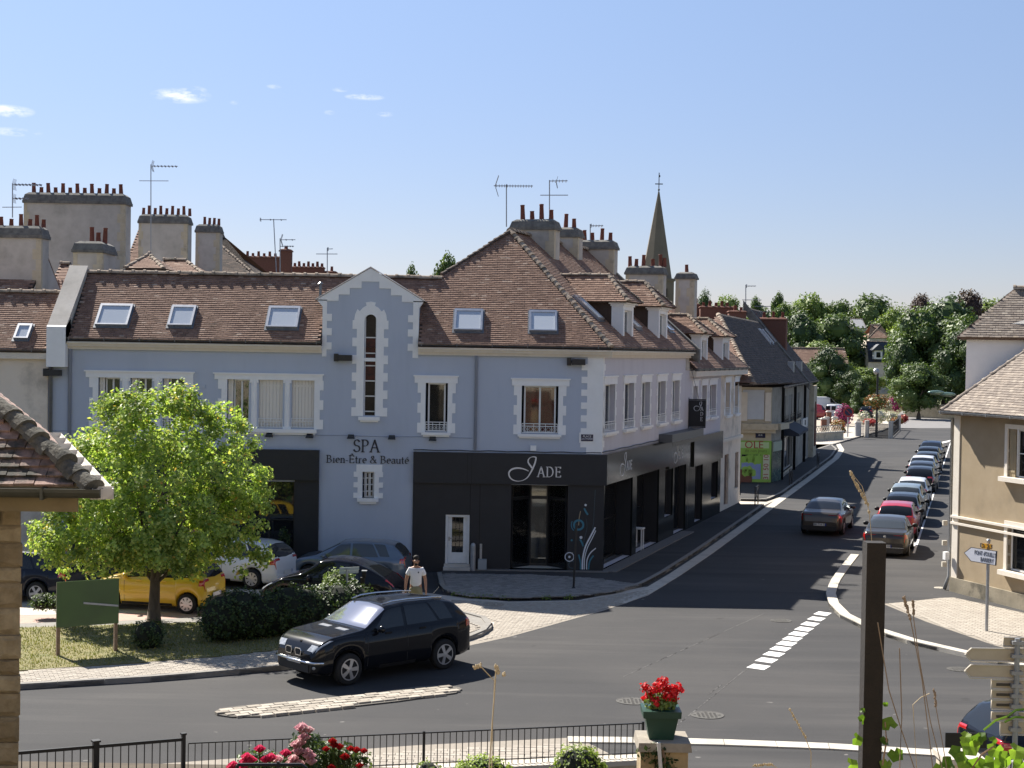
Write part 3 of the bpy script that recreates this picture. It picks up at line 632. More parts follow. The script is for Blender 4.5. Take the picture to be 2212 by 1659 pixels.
# broad-nib lettering: thick and thin strokes with serifs, drawn on a wall
def arc(cx, cy, rx, ry, a0, a1, n=12): return [(cx + rx * math.cos(R(lerp(a0, a1, i / n))), cy + ry * math.sin(R(lerp(a0, a1, i / n)))) for i in range(n + 1)]
SER = lambda x, y, w=.13: [(x - w, y), (x + w, y)]
GL = {  # advance, strokes
 'S': (.62, [arc(.3, .745, .2, .24, 20, 262, 12) + arc(.29, .26, .23, .25, 82, -162, 12)]),
 'P': (.66, [[(.14, 0), (.14, 1)], SER(.14, .012), SER(.12, .985, .1), [(.14, .985), (.3, .985)] + arc(.32, .74, .22, .245, 90, -90) + [(.14, .495)]]),
 'A': (.82, [[(.1, 0), (.4, 1)], [(.4, 1), (.7, 0)], [(.22, .36), (.59, .36)], SER(.1, .012, .1), SER(.7, .012, .12)]),
 'B': (.68, [[(.14, 0), (.14, 1)], SER(.12, .985, .1), SER(.12, .012, .1), [(.14, .985), (.3, .985)] + arc(.3, .765, .18, .22, 90, -90) + [(.14, .53)], [(.3, .53)] + arc(.31, .27, .24, .26, 90, -90) + [(.14, .012)]]),
 'D': (.82, [[(.14, 0), (.14, 1)], SER(.12, .985, .1), SER(.12, .012, .1), [(.14, .985), (.3, .985)] + arc(.32, .5, .36, .485, 90, -90, 16) + [(.14, .012)]]),
 'E': (.66, [[(.14, 0), (.14, 1)], SER(.14, .985), [(.14, .985), (.54, .985), (.54, .86)], [(.14, .52), (.46, .52)], [(.46, .6), (.46, .44)], [(.1, .012), (.54, .012), (.57, .15)]]),
 'T': (.6, [[(.3, 0), (.3, 1)], [(.03, .86), (.05, .985), (.55, .985), (.57, .86)], SER(.3, .012)]),
 'i': (.3, [[(.14, 0), (.14, .62)], SER(.14, .012, .1), [(.06, .6), (.14, .62)], [(.13, .84), (.15, .85)]]),
 'e': (.5, [[(.07, .36), (.42, .36)] + arc(.25, .33, .18, .31, 10, 300, 14)]),
 'n': (.56, [[(.12, 0), (.12, .62)], SER(.12, .012, .1), [(.12, .46), (.22, .6)] + arc(.3, .46, .13, .16, 110, 0, 6) + [(.43, 0)], SER(.43, .012, .1)]),
 '-': (.36, [[(.05, .3), (.29, .3)]]),
 't': (.36, [[(.15, .85), (.15, .12)] + arc(.24, .12, .09, .11, 180, 300, 5), [(.03, .61), (.31, .61)]]),
 'r': (.42, [[(.12, 0), (.12, .62)], SER(.12, .012, .1), [(.12, .45), (.22, .58), (.36, .61)]]),
 'a': (.5, [arc(.22, .45, .15, .17, 150, 0, 8) + [(.37, .1), (.44, .02)], [(.37, .36)] + arc(.21, .18, .15, .17, 80, 300, 8) + [(.37, .16)]]),
 'u': (.56, [[(.04, .61), (.12, .61), (.12, .18)] + arc(.25, .17, .13, .16, 180, 300, 6) + [(.43, .16)], [(.36, .61), (.43, .61), (.43, .03), (.5, .012)]]),
 '&': (.8, [[(.7, .02), (.2, .72)] + arc(.31, .8, .12, .17, 200, -20, 8) + [(.4, .66), (.15, .4)] + arc(.28, .22, .21, .21, 130, 330, 8) + [(.66, .5)]]),
 ' ': (.3, []),
}
GL['\u00ca'] = (GL['E'][0], GL['E'][1] + [[(.2, 1.1), (.33, 1.24), (.46, 1.1)]]); GL['\u00e9'] = (GL['e'][0], GL['e'][1] + [[(.2, .74), (.36, .9)]])
def strokes(mb, fr, lines, o, pen=(.1, .035), thick=.03, phi=R(20)):
    for ln in lines:
        n = len(ln)
        for i in range(n - 1):
            (x0, y0), (x1, y1) = ln[i], ln[i + 1]; L = math.hypot(x1 - x0, y1 - y0)
            if L < 1e-6: continue
            th = math.atan2(y1 - y0, x1 - x0); w = (pen[1] + (pen[0] - pen[1]) * abs(math.sin(th - phi)) ** 1.3) / 2
            nx, ny = -math.sin(th) * w, math.cos(th) * w; ex, ey = math.cos(th) * w * .35, math.sin(th) * w * .35
            q = [(x0 - ex + nx, y0 - ey + ny), (x0 - ex - nx, y0 - ey - ny), (x1 + ex - nx, y1 + ey - ny), (x1 + ex + nx, y1 + ey + ny)]
            mb.prism([fr.p(a, b, o + (i % 2) * .0008) for a, b in q], fr.out * thick)
def lettering(fr, txt, u, w, h, o, mat, parent, pen=(.13, .04), track=0., thick=.03, squeeze=1., name='lettering'):
    mb = MB(); x = u
    for ch in txt:
        adv, st = GL[ch]; strokes(mb, fr, [[(x + a * h * squeeze, w + b * h) for a, b in l] for l in st], o, (pen[0] * h, pen[1] * h), thick); x += (adv + track) * h * squeeze
    return mb.build(name, mat, parent), x
def ribbon(fr, pts, ws, o, mat, parent, name='ornament', thick=.006):
    mb = MB(); n = len(pts); L = []; Rr = []
    for i, (a, b) in enumerate(pts):
        p, q = pts[max(0, i - 1)], pts[min(n - 1, i + 1)]; th = math.atan2(q[1] - p[1], q[0] - p[0]); w = (ws[i] if isinstance(ws, list) else ws) / 2
        L.append((a - math.sin(th) * w, b + math.cos(th) * w)); Rr.append((a + math.sin(th) * w, b - math.cos(th) * w))
    for k, oo in enumerate((o + thick,)):
        mb.add([fr.p(*q, oo) for q in L + Rr], [(i, n + i, n + i + 1, i + 1) for i in range(n - 1)])
    mb.add([fr.p(*q, oo) for q in L for oo in (o, o + thick)], [(2 * i, 2 * i + 1, 2 * i + 3, 2 * i + 2) for i in range(n - 1)]); mb.add([fr.p(*q, oo) for q in Rr for oo in (o, o + thick)], [(2 * i, 2 * i + 1, 2 * i + 3, 2 * i + 2) for i in range(n - 1)])
    return mb.build(name, mat, parent)
def fonttext(txt, size, mw, mat, parent, name='lettering', ext=.004, align='CENTER'):
    cu = bpy.data.curves.new('t', 'FONT'); cu.body = txt; cu.size = size; cu.extrude = ext; cu.align_x = align; cu.align_y = 'CENTER'; cu.resolution_u = 3
    t = bpy.data.objects.new('t', cu); col.objects.link(t); dg = bpy.context.evaluated_depsgraph_get(); me = bpy.data.meshes.new_from_object(t.evaluated_get(dg))
    bpy.data.objects.remove(t); bpy.data.curves.remove(cu); me.materials.clear(); me.materials.append(mat)
    o = bpy.data.objects.new(name, me); col.objects.link(o); o.parent = parent
    o.matrix_basis = (WORLD[parent.name].inverted() if parent else M()) @ mw; WORLD[o.name] = WORLD[parent.name] if parent else M(); return o
def wallmat(fr, u, w, o):       # text lying on a wall, reading along it
    m = M(((fr.ex.x, 0, fr.out.x, 0), (fr.ex.y, 0, fr.out.y, 0), (0, 1, 0, 0), (0, 0, 0, 1))); m.translation = fr.p(u, w, o); return m

# ================================================================== the blue corner building
YF = 52.5
CB = PY(1294, 1243, YF); OA = V((CB.x, YF, 0)); AS = R(18.5)
FA = Fr(OA, (1, 0)); FS = Fr(OA, (math.sin(AS), math.cos(AS)))
def ra(x0, y0, x1, y1, fr=FA, o=0): a, d = fr.px(x0, y0, o); b, c = fr.px(x1, y1, o); return (min(a, b), max(a, b), min(c, d), max(c, d))
A1 = thing('corner_building', 'blue-grey two-storey corner building with brown tiled roof and black shopfronts', 'building', OA)
ZC0, ZC1, ZE = 7.42, 7.66, 7.78
uL = FA.px(107, 900)[0]
T1 = math.tan(R(42))
PF = FA.p(0, ZE, .35); NF = V((0, -math.sin(R(42)), math.cos(R(42))))
def onroof(x, y): return PP(x, y, PF, NF)
# windows of the front
hW1 = [ra(212.8, 815, 257.8, 924), ra(282.4, 815, 327.4, 924), ra(351.9, 815, 397, 924)]
hW2 = [ra(491, 819, 537.5, 925), ra(559.5, 820, 610, 925), ra(630.5, 821, 678.2, 925)]
hW3 = ra(919.6, 827, 966, 933); hW4 = ra(1127.4, 833, 1205, 937)
hT = ra(788, 676, 810.5, 898); hS = ra(783, 1019, 808, 1076)
hD = ra(963, 1111, 1013, 1226); hE = ra(1105, 1047, 1224, 1233)
hL1 = ra(470, 1038, 635, 1216); hL2 = ra(300, 1038, 440, 1216); hL3 = ra(165, 1035, 270, 1216)
hE = (hE[0], hE[1], .14, hE[3]); hD = (hD[0], hD[1], .3, hD[3])
holesA = hW1 + hW2 + [hW3, hW4, hT, hS, hD, hE] + [(h[0], h[1], .25, h[3]) for h in (hL1, hL2, hL3)]
wall_grid(FA, uL, 0, 0, ZC1 - .02, [(*h[:2], h[2], min(h[3], ZC1 - .0201)) for h in holesA], BLUE, A1, depth=.3)
# gable over the stair window (thick wall rising past the eave)
ga = [FA.px(x, y) for x, y in ((697, 769), (697, 655), (801, 580), (904, 655), (904, 769))]
gz0 = ZC1 - .021
gl, gr, ga_ = ga[0][0], ga[3][0], ga[2]
gb = FA.px(697, 655)[1]
mb = MB(); hz = hT[3] - .0
for a, b, c, d in ((gl, hT[0], gz0, gb), (hT[1], gr, gz0, gb), (hT[0], hT[1], hT[3], gb)):
    mb.poly([FA.p(a, c, 0), FA.p(b, c, 0), FA.p(b, d, 0), FA.p(a, d, 0)])
mb.poly([FA.p(gl, gb, 0), FA.p(hT[0], gb, 0), FA.p(hT[1], gb, 0), FA.p(gr, gb, 0), FA.p(ga_[0], ga_[1], 0)])
for s, t in (((hT[0], gz0), (hT[0], hT[3])), ((hT[1], hT[3]), (hT[1], gz0)), ((hT[0], hT[3]), (hT[1], hT[3]))): mb.poly([FA.p(*s, 0), FA.p(*t, 0), FA.p(*t, -.3), FA.p(*s, -.3)])
mb.poly([FA.p(gl, gz0, 0), FA.p(gl, gb, 0), FA.p(gl, gb, -2.6), FA.p(gl, gz0, -2.6)]); mb.poly([FA.p(gr, gz0, 0), FA.p(gr, gz0, -2.6), FA.p(gr, gb, -2.6), FA.p(gr, gb, 0)])
mb.build('gable', BLUE, A1)
# white stepped gable trim
gt = MB(); mid = ga_[0]
tipL, tipR = FA.px(684, 647), FA.px(921, 650); apex = FA.px(801, 579)
st = [FA.px(*p) for p in ((781.5, 608), (756, 622), (732, 636), (707, 649.5))]
hw = [mid - s_[0] for s_ in st]; zz = [s_[1] for s_ in st]
# border = raking coping outline minus the stepped field, as horizontal bands
def rake(z): return (apex[1] - z) / (apex[1] - tipL[1]) * (mid - tipL[0])
lv = [apex[1], zz[0], zz[1], zz[2], zz[3], tipL[1]]
inn = [0, hw[0], hw[1], hw[2], hw[3]]
for i in range(5):
    z1, z0 = lv[i], lv[i + 1]
    for s_ in (-1, 1):
        if i == 0: q = [(mid, z1), (mid + s_ * rake(z0), z0), (mid, z0)]
        else: q = [(mid + s_ * inn[i], z1), (mid + s_ * rake(z1), z1), (mid + s_ * rake(z0), z0), (mid + s_ * inn[i], z0)]
        gt.prism([FA.p(a, b, -.25) for a, b in q], FA.out * .285)
zt = lv[5]; zb0 = FA.px(700, 770)[1]; n = 7; xin = [hw[3] - .0, hw[3] - .18]
bot = lv[5]; tk = FA.px(690, 662)[1]
for s_ in (-1, 1):
    e0 = mid + s_ * rake(tipL[1]); e1 = (gl if s_ < 0 else gr) + s_ * .02
    gt.prism([FA.p(a, b, -.25) for a, b in ((mid + s_ * hw[3], bot), (e0, bot), (e1, tk), (mid + s_ * hw[3], tk))], FA.out * .285)
    h = (tk - zb0) / n
    for k in range(n): i_ = hw[3] - (.17 if k % 2 else 0); gt.fbox(FA, mid + s_ * i_, e1, -.25, .035, zb0 + k * h, zb0 + (k + 1) * h)
gt.build('gable_trim', WHITE, A1)
mb = MB(); back = 2.8
for s_ in (-1, 1):
    mb.prism([FA.p(mid, apex[1] + .02, .06), FA.p(mid + s_ * (rake(tipL[1]) + .03), tipL[1] - .0, .06), FA.p(mid + s_ * (rake(tipL[1]) + .03), tipL[1] - .0, -back), FA.p(mid, apex[1] + .02, -back - .6)], (0, 0, .035))
mb.build('gable_coping', ZINCL, A1)
# cornice, zinc strip, gutter
def band(fr, u0, u1, tag='cornice'):
    mb = MB(); 
    mb.fbox(fr, u0, u1, -.05, .12, ZC0, ZC0 + .1); mb.fbox(fr, u0, u1, -.05, .24, ZC0 + .1, ZC1 - .05); mb.fbox(fr, u0, u1, -.05, .32, ZC1 - .05, ZC1)
    mb.build(tag, CREAM, A1); mb = MB(); mb.hexa([fr.p(u0, ZC1 + .002, .335), fr.p(u1, ZC1 + .002, .335), fr.p(u1, ZC1 + .05, 0), fr.p(u0, ZC1 + .05, 0), fr.p(u0, ZC1 + .012, .335), fr.p(u1, ZC1 + .012, .335), fr.p(u1, ZC1 + .06, 0), fr.p(u0, ZC1 + .06, 0)]); mb.build('flashing', ZINCL, A1)
uP = FA.px(147, 750)[0]
u2 = FS.px(1487, 800)[0]
band(FA, uP, gl - .02); band(FA, gr + .02, .30); band(FS, .33 * 0 + .02, u2)
gutter(FA.p(uP, ZE + .03, .27), FA.p(gl - .03, ZE + .03, .27), A1, .09); gutter(FA.p(gr + .03, ZE + .03, .27), FA.p(.22, ZE + .03, .27), A1, .09); gutter(FS.p(.06, ZE + .03, .27), FS.p(u2, ZE + .03, .27), A1, .09)
# ---- roof
roofA = MB().box(OA.x - 14, OA.x - 2, YF + 1.5, YF + 4.5, 6.9, 7.2).build('roof', TILED, A1)
EL, EC = FA.p(uP + .1, ZE, .35), None
nS_in = -FS.out
P0 = onroof(1103, 500); Q0 = onroof(955, 592); RL = onroof(188, 589)
dS = (P0 - FS.p(0, ZE, .35)).dot(nS_in); TS = (P0.z - ZE) / dS
# eave corner: meeting of the two eave lines
tt = (FA.p(0, 0, .35) - FS.p(0, 0, .35)); den = FS.ex.y; uc = (FA.p(0, 0, .35).y - FS.p(0, 0, .35).y) / den; EC = FS.p(uc, ZE, .35)
slr = (gl - .02, gr + .02)
def sk_gable(W_): return slr[0] < (W_.x - OA.x) < slr[1] and W_.y < YF + .35 + (rake(tipL[1]) - abs(W_.x - OA.x - mid)) * .75
NS = (nS_in * -TS + V((0, 0, 1))).normalized(); PS = FS.p(0, ZE, .35)
nz_ = .75; ntch = lambda u, d: V((OA.x + u, YF - .35 + d, ZE + d * T1))
roof_tiles([EL, ntch(gl - .02, 0), ntch(gl - .02, nz_), ntch(gr + .02, nz_), ntch(gr + .02, 0), EC, P0, Q0, V((Q0.x, RL.y, RL.z)), RL], (1, 0, 0), roofA, TILE, nobj=300, skip=[sk_gable])
u2v = u2
def onside(u, dist): return FS.p(u, ZE + dist * TS, .35 - dist)
RB = onside(u2v, dS); EB = onside(u2v, 0)
roof_tiles([EC, EB, RB, P0], FS.ex, roofA, TILE, nobj=300)
# hidden back slopes close the roof
mb = MB(); lo = RL - V((0, -3.2, 2.9))
mb.poly([RL, V((Q0.x, RL.y, RL.z)), V((Q0.x, RL.y + 3, RL.z - 2.7)), V((RL.x, RL.y + 3, RL.z - 2.7))]); Lb = -FS.out * dS
mb.poly([P0, RB, RB + nS_in * 4.2 - V((0, 0, 4.2)), P0 + nS_in * 4.2 - V((0, 0, 4.2)), Q0 + V((0, .5, -.4))]); mb.poly([P0, Q0, Q0 + V((0, .5, -.4)), P0 + nS_in * 4.2 - V((0, 0, 4.2))])
mb.poly([EB - V((0, 0, .5)), RB - V((0, 0, .02)), RB + nS_in * 4.2 - V((0, 0, 4.2))]); mb.build('rear_slope', TILED, roofA)
ridge_caps(RL + V((0, 0, .03)), V((Q0.x, RL.y, RL.z + .03)), roofA, L=.4)
ridge_caps(EC + V((0, 0, .03)), P0 + V((0, 0, .05)), roofA, L=.27, r=.1, name='hip_tile'); ridge_caps(Q0, P0 + V((0, 0, .05)), roofA, TILED, L=.27, r=.09, name='hip_tile'); ridge_caps(P0 + V((0, 0, .03)), RB + V((0, 0, .03)), roofA, L=.4)
eF, sF = V((1, 0, 0)), V((0, math.cos(R(42)), math.sin(R(42))))
for x0, x1, yt, yb in ((209, 284, 659, 707), (365, 421, 662, 708), (575, 648, 664, 712), (978, 1044, 670, 718), (1140, 1204, 673, 720)):
    c = onroof((x0 + x1) / 2 + 1, (yt + yb) / 2); skylight(None, roofA, c, eF, sF, NF, (x1 - x0) * c.y / FPX * .93, (yb - yt) * c.y / FPX / .70)
# small vent pipe by the gable
vp = onroof(692, 640); mb = MB(); mb.tube([vp - V((0, 0, .1)), vp + V((0, 0, .42))], .05, 8); mb.lathe([(.05, 0), (.11, .02), (.02, .09)], vp + V((0, 0, .42)), 10); mb.build('vent_pipe', ZINC, roofA)
# ---- party parapet at the left
mb = MB(); uPL, uPR = FA.px(108, 750)[0], FA.px(149, 750)[0]
za = FA.px(128, 706)[1]
mb.hexa([FA.p(uPL, 6.8, .42), FA.p(uPR, 6.8, .42), FA.p(uPR, 6.8, -.2), FA.p(uPL, 6.8, -.2), FA.p(uPL, za, .42), FA.p(uPR, za, .42), FA.p(uPR, za + .3, -.2), FA.p(uPL, za + .3, -.2)])
mb.build('parapet_block', WHITE, A1)
mb = MB(); dR = RL.y - YF; zr = RL.z + .25
mb.hexa([FA.p(uPL, za - .6, .40), FA.p(uPR, za - .6, .40), FA.p(uPR, zr - .9, -dR), FA.p(uPL, zr - .9, -dR), FA.p(uPL, za - .02, .40), FA.p(uPR, za - .02, .40), FA.p(uPR, zr, -dR), FA.p(uPL, zr, -dR)])
mb.build('party_parapet', STUC, A1)
mb = MB(); mb.hexa([FA.p(uPL, za - 1, -dR - .02), FA.p(uPR, za - 1, -dR - .02), FA.p(uPR, za - 1, -dR - 2.5), FA.p(uPL, za - 1, -dR - 2.5), FA.p(uPL, zr - .05, -dR - .02), FA.p(uPR, zr - .05, -dR - .02), FA.p(uPR, za, -dR - 2.5), FA.p(uPL, za, -dR - 2.5)]); mb.build('party_parapet', STUC, A1)
def pxz(x, y, Y): q = PY(x, y, Y); return q.x - OA.x, q.z
cu0, cz1 = pxz(164, 546, 56); cu1, _ = pxz(226, 546, 56)
chimney(A1, FA, cu0, cu1, -5.0, -3.2, 9.2, cz1, [(.4, .75), (.62, .5), (.85, .72)], cap=.42)
# chimneys along the street ridge
def ridge_ch(x0, x1, yt, ubase, pots, dep=.75, o_c=None):
    # stack straddling the ridge at distance u along it, broad side facing the square
    dist = dS
    fr = Fr(onside(ubase, dist) * 1.0, (FS.out.x, FS.out.y)); fr.O.z = 0
    a, z = fr.px(x0, yt); b, _ = fr.px(x1, yt)
    return chimney(A1, fr, a, b, -dep, 0, P0.z - 2.6, z, pots, cap=.42)
ridge_ch(1104, 1197, 497, 5.2, [(.2, .75), (.42, .45), (.64, .78), (.86, .5)])
ridge_ch(1193, 1248, 513, 9.4, [(.42, .75), (.75, .5)]); ridge_ch(1246, 1325, 539, 13.4, [(.15, .6), (.36, .45), (.62, .68), (.85, .45)])
# ---- dormers on the street slope
def dormer(root, fr, u0, u1, wb, wt, rise, ze, ts, o=-.12, nobj=0):
    ez = lambda z: .35 - (z - ze) / ts           # outward offset of the roof at height z
    CHK = pm('brown_cheek', (.055, .035, .026), (.075, .05, .038), rough=.9, sc=6)
    d = MB().prism([fr.p(u0 + .02, ze + (.35 - o) * ts - .3, o), fr.p(u0 + .02, wt, o), fr.p(u0 + .02, wt, ez(wt) - .05)], fr.ex * .06).build('dormer', CHK, root)
    MB().prism([fr.p(u1 - .02, ze + (.35 - o) * ts - .3, o), fr.p(u1 - .02, wt, o), fr.p(u1 - .02, wt, ez(wt) - .05)], fr.ex * -.06).build('cheek', CHK, d)
    w_ = u1 - u0; p = .22; mb = MB()
    for a, b in ((u0, u0 + p), (u1 - p, u1)):
        mb.fbox(fr, a, b, o - .42, o + .02, wb, wt - .16); mb.fbox(fr, a - .03, b + .03, o - .45, o + .05, wb, wb + .28)
    mb.fbox(fr, u0 + p, u1 - p, o - .3, o, wt - .3, wt - .16); mb.fbox(fr, u0 + p, u1 - p, o - .3, o + .05, wb, wb + .1)
    mb.fbox(fr, u0 - .05, u1 + .05, o - .45, o + .06, wt - .16, wt - .09); mb.fbox(fr, u0 - .12, u1 + .12, o - .5, o + .16, wt - .09, wt)
    mb.build('surround', WHITE, d); sash(fr, d, u0 + p, u1 - p, wb + .1, wt - .3, o - .14, 2, 0, back='curtain', room=False)
    ov = .28; um = (u0 + u1) / 2; half = w_ / 2 + ov; zt_ = wt + rise; oh = o + ov
    r0 = fr.p(um, zt_, oh - half * 1.0); r1 = fr.p(um, zt_, ez(zt_) - .05)
    eL, eR = fr.p(u0 - ov, wt, oh), fr.p(u1 + ov, wt, oh); bL, bR = fr.p(u0 - ov, wt, ez(wt)), fr.p(u1 + ov, wt, ez(wt))
    roof_tiles([bL, eL, r0, r1], fr.out, d, TILE, nobj=nobj, thick=.06); roof_tiles([eR, bR, r1, r0], fr.out, d, TILE, thick=.06); roof_tiles([eL, eR, r0], fr.ex, d, TILE, thick=.06)
    ridge_caps(r1, r0 + V((0, 0, .02)), d, L=.36, r=.1); ridge_caps(eL + V((0, 0, .03)), r0 + V((0, 0, .03)), d, L=.24, r=.085, name='hip_tile'); ridge_caps(eR + V((0, 0, .03)), r0 + V((0, 0, .03)), d, L=.24, r=.085, name='hip_tile')
for x0, x1, yb, yt in ((1344, 1364, 746, 651), (1421, 1438, 748, 661)):
    a, wb = FS.px(x0, yb, -.12); b, _ = FS.px(x1, yb, -.12); _, wt = FS.px(x0, yt, -.12)
    dormer(roofA, FS, a, b + .15, 7.72, wt, 1.0, ZE, TS)
nSv = NS; sS = (nS_in + V((0, 0, TS))).normalized()
for u, d_ in ((2.2, 1.55), (6.9, 1.3), (12.6, 1.3)): skylight(None, roofA, onside(u, d_), FS.ex, sS, nSv, .8, 1.25)
mb = MB(); mb.hexa([onside(u2v - .05, -.1) - V((0, 0, .5)), onside(u2v + .28, -.1) - V((0, 0, .5)), onside(u2v + .28, dS) - V((0, 0, .9)), onside(u2v - .05, dS) - V((0, 0, .9)), onside(u2v - .05, -.1) + V((0, 0, .12)), onside(u2v + .28, -.1) + V((0, 0, .12)), onside(u2v + .28, dS) + V((0, 0, .12)), onside(u2v - .05, dS) + V((0, 0, .12))]); mb.build('party_parapet', CAPM, A1)

# ---- first-floor windows
def triple(holes, lint, kinds):
    a, b = holes[0][0], holes[-1][1]; w0, w1 = holes[0][2], holes[0][3]
    mb = MB(); L = ra(*lint); mb.fbox(FA, L[0], L[1], -.02, .05, w1, L[3] - .05); mb.fbox(FA, L[0] - .05, L[1] + .05, -.02, .10, L[3] - .05, L[3])
    jambs(mb, FA, a, b, w0, w1, .19, .31, 5)
    mb.fbox(FA, a - .1, b + .1, -.02, .15, w0 - .13, w0); mb.fbox(FA, a - .05, b + .05, -.02, .08, w0 - .2, w0 - .13)
    for h0, h1 in zip(holes, holes[1:]):
        m = (h0[1] + h1[0]) / 2; r = (h1[0] - h0[1]) * .36
        mb.add(*(lambda t: (t.v, t.f))(MB().tube([FA.p(m, w0, -.06), FA.p(m, w1, -.06)], r, 12))); mb.fbox(FA, m - r * 1.25, m + r * 1.25, -.2, .04, w1 - .1, w1); mb.fbox(FA, m - r * 1.25, m + r * 1.25, -.2, .04, w0, w0 + .08)
    wn_ = mb.build('window', WHITE, A1)
    for h, k in zip(holes, kinds):
        if k == 'shut': shutter(FA, wn_, h[0], h[1], h[2], h[3], -.1, n=7)
        else:
            sash(FA, wn_, h[0] + .2, h[1], h[2], h[3], -.2, 2, 0, back='none'); shutter(FA, wn_, h[0] + .02, h[0] + .2, h[2], h[3], -.1, n=2)
        railing(FA, h[0], h[1], h[2] + .03, h[2] + .32, .0, wn_, n=8)
triple(hW1, (186, 799, 418, 816), ['open', 'open', 'open']); triple(hW2, (464, 804, 697, 820), ['open', 'shut', 'shut'])
def single_win(h, lint, nq, back, nl, fr=FA, root=A1, nar=.16, wide=.27, o=-.18, rail=True, sill=True):
    mb = MB(); mb.fbox(fr, lint[0], lint[1], -.02, .05, h[3], lint[2] - .05); mb.fbox(fr, lint[0] - .04, lint[1] + .04, -.02, .09, lint[2] - .05, lint[2])
    jambs(mb, fr, h[0], h[1], h[2] - .04, h[3], nar, wide, nq)
    if sill: mb.fbox(fr, h[0] - .12, h[1] + .12, -.25, .15, h[2] - .11, h[2] - .02); mb.fbox(fr, h[0] - .07, h[1] + .07, -.02, .09, h[2] - .17, h[2] - .11)
    w = mb.build('window', WHITE, root); sash(fr, w, h[0] + .08, h[1] - .08, h[2], h[3], o, nl, 0, back=back)
    if rail: railing(fr, h[0] + .02, h[1] - .02, h[2] + .03, h[2] + .33, .02, w, n=6)
    return w
L3 = ra(896, 810, 989, 825); L4 = ra(1106, 816, 1230, 832)
single_win(hW3, (L3[0], L3[1], L3[3]), 5, 'none', 1); single_win(hW4, (L4[0], L4[1], L4[3]), 5, 'red', 2)
# stair window with arched head
mb = MB(); jambs(mb, FA, hT[0], hT[1], hT[2] - .02, hT[3] - .25, .26, .41, 11)
cx_, r_in = (hT[0] + hT[1]) / 2, (hT[1] - hT[0]) / 2
for k in range(10):
    a0, a1 = math.pi * k / 10, math.pi * (k + 1) / 10; ro = .46 + (.1 if k in (0, 1, 8, 9, 4, 5) else 0)
    zc = hT[3] - .25 - .0
    q = [(cx_ + r_in * math.cos(a), zc + r_in * 1.0 * math.sin(a)) for a in (a0, a1)] + [(cx_ + ro * math.cos(a), zc + ro * 1.15 * math.sin(a)) for a in (a1, a0)]
    mb.prism([FA.p(*p, -.26) for p in q], FA.out * .285)
mb.fbox(FA, hT[0] - .1, hT[0] + .0, -.25, -.02, zc, hT[3]); 
mb.prism([FA.p(*p, -.25) for p in ((hT[0], hT[3] + .02), (hT[0], zc))] + [FA.p(cx_ + r_in * math.cos(math.pi * (1 - k / 16)), zc + r_in * math.sin(math.pi * (1 - k / 16)), -.25) for k in range(9)] + [FA.p(cx_, hT[3] + .02, -.25)], FA.out * .2)
mb.prism([FA.p(*p, -.25) for p in ((hT[1], hT[3] + .02), (hT[1], zc))] + [FA.p(cx_ + r_in * math.cos(math.pi * k / 16), zc + r_in * math.sin(math.pi * k / 16), -.25) for k in range(9)] + [FA.p(cx_, hT[3] + .02, -.25)], FA.out * .2)
mb.fbox(FA, hT[0] - .16, hT[1] + .16, -.1, .14, hT[2] - .16, hT[2] - .04); mb.fbox(FA, hT[0] - .1, hT[1] + .1, -.02, .08, hT[2] - .22, hT[2] - .16)
zm = FA.px(800, 777)[1]; mb.fbox(FA, hT[0], hT[1], -.25, .0, zm - .06, zm + .06)
tw_ = mb.build('window', WHITE, A1)
STAIN = pm('stained_glass', (.09, .02, .018), (.03, .012, .012), rough=.3, sc=6, spec=.25)
mb = MB(); mb.fbox(FA, hT[0], hT[0] + .035, -.2, -.15, hT[2], hT[3]); mb.fbox(FA, hT[1] - .035, hT[1], -.2, -.15, hT[2], hT[3])
for y in (729, 763, 790, 823, 856, 889): z = FA.px(800, y)[1]; mb.fbox(FA, hT[0] + .035, hT[1] - .035, -.2, -.15, z - .02, z + .02)
mb.build('frame', WPAINT, tw_)
ys = [676, 729, 763, 777, 823, 856, 898]
for y0, y1 in zip(ys, ys[1:]): z1, z0 = FA.px(800, y0)[1], FA.px(800, y1)[1]; MB().fbox(FA, hT[0] + .02, hT[1] - .02, -.19, -.18, z0 + .01, z1 - .01).build('pane', STAIN if y1 < 830 and y0 > 700 else pm('dark_leaded_glass', (.03, .025, .02), (.012, .011, .01), rough=.3, sc=5, spec=.25), tw_)
# small barred window
mb = MB(); jambs(mb, FA, hS[0], hS[1], hS[2], hS[3], .16, .30, 5); e_ = ra(770, 1003, 826, 1019); mb.fbox(FA, e_[0], e_[1], -.02, .025, hS[3], e_[3]); mb.fbox(FA, hS[0] - .16, hS[1] + .16, -.2, .13, hS[2] - .12, hS[2]); mb.fbox(FA, hS[0] - .08, hS[1] + .08, -.02, .07, hS[2] - .2, hS[2] - .12)
sw = mb.build('window', WHITE, A1); sash(FA, sw, hS[0] + .05, hS[1] - .02, hS[2], hS[3], -.2, 2, 3, back='none')
mb = MB()
for i in range(1, 3): u = lerp(hS[0], hS[1], i / 3); mb.fbox(FA, u - .008, u + .008, -.08, -.06, hS[2], hS[3])
for i in range(1, 4): w = lerp(hS[2], hS[3], i / 4); mb.fbox(FA, hS[0], hS[1], -.075, -.065, w - .008, w + .008)
mb.build('grille', WPAINT, sw)
# side windows
sx_ = [(1306, 1326.4, 831, 933), (1348.6, 1367.6, 828, 924.5), (1386.6, 1402.2, 826, 917.8), (1421, 1435.7, 824, 913.3), (1452.5, 1465.8, 822, 908.9)]
hB = [ra(*((a, c, b, d)), fr=FS) for a, b, c, d in sx_]
w0s = sum(h[2] for h in hB) / 5; w1s = sum(h[3] for h in hB) / 5; hB = [(h[0], h[1], w0s + .05, w1s) for h in hB]
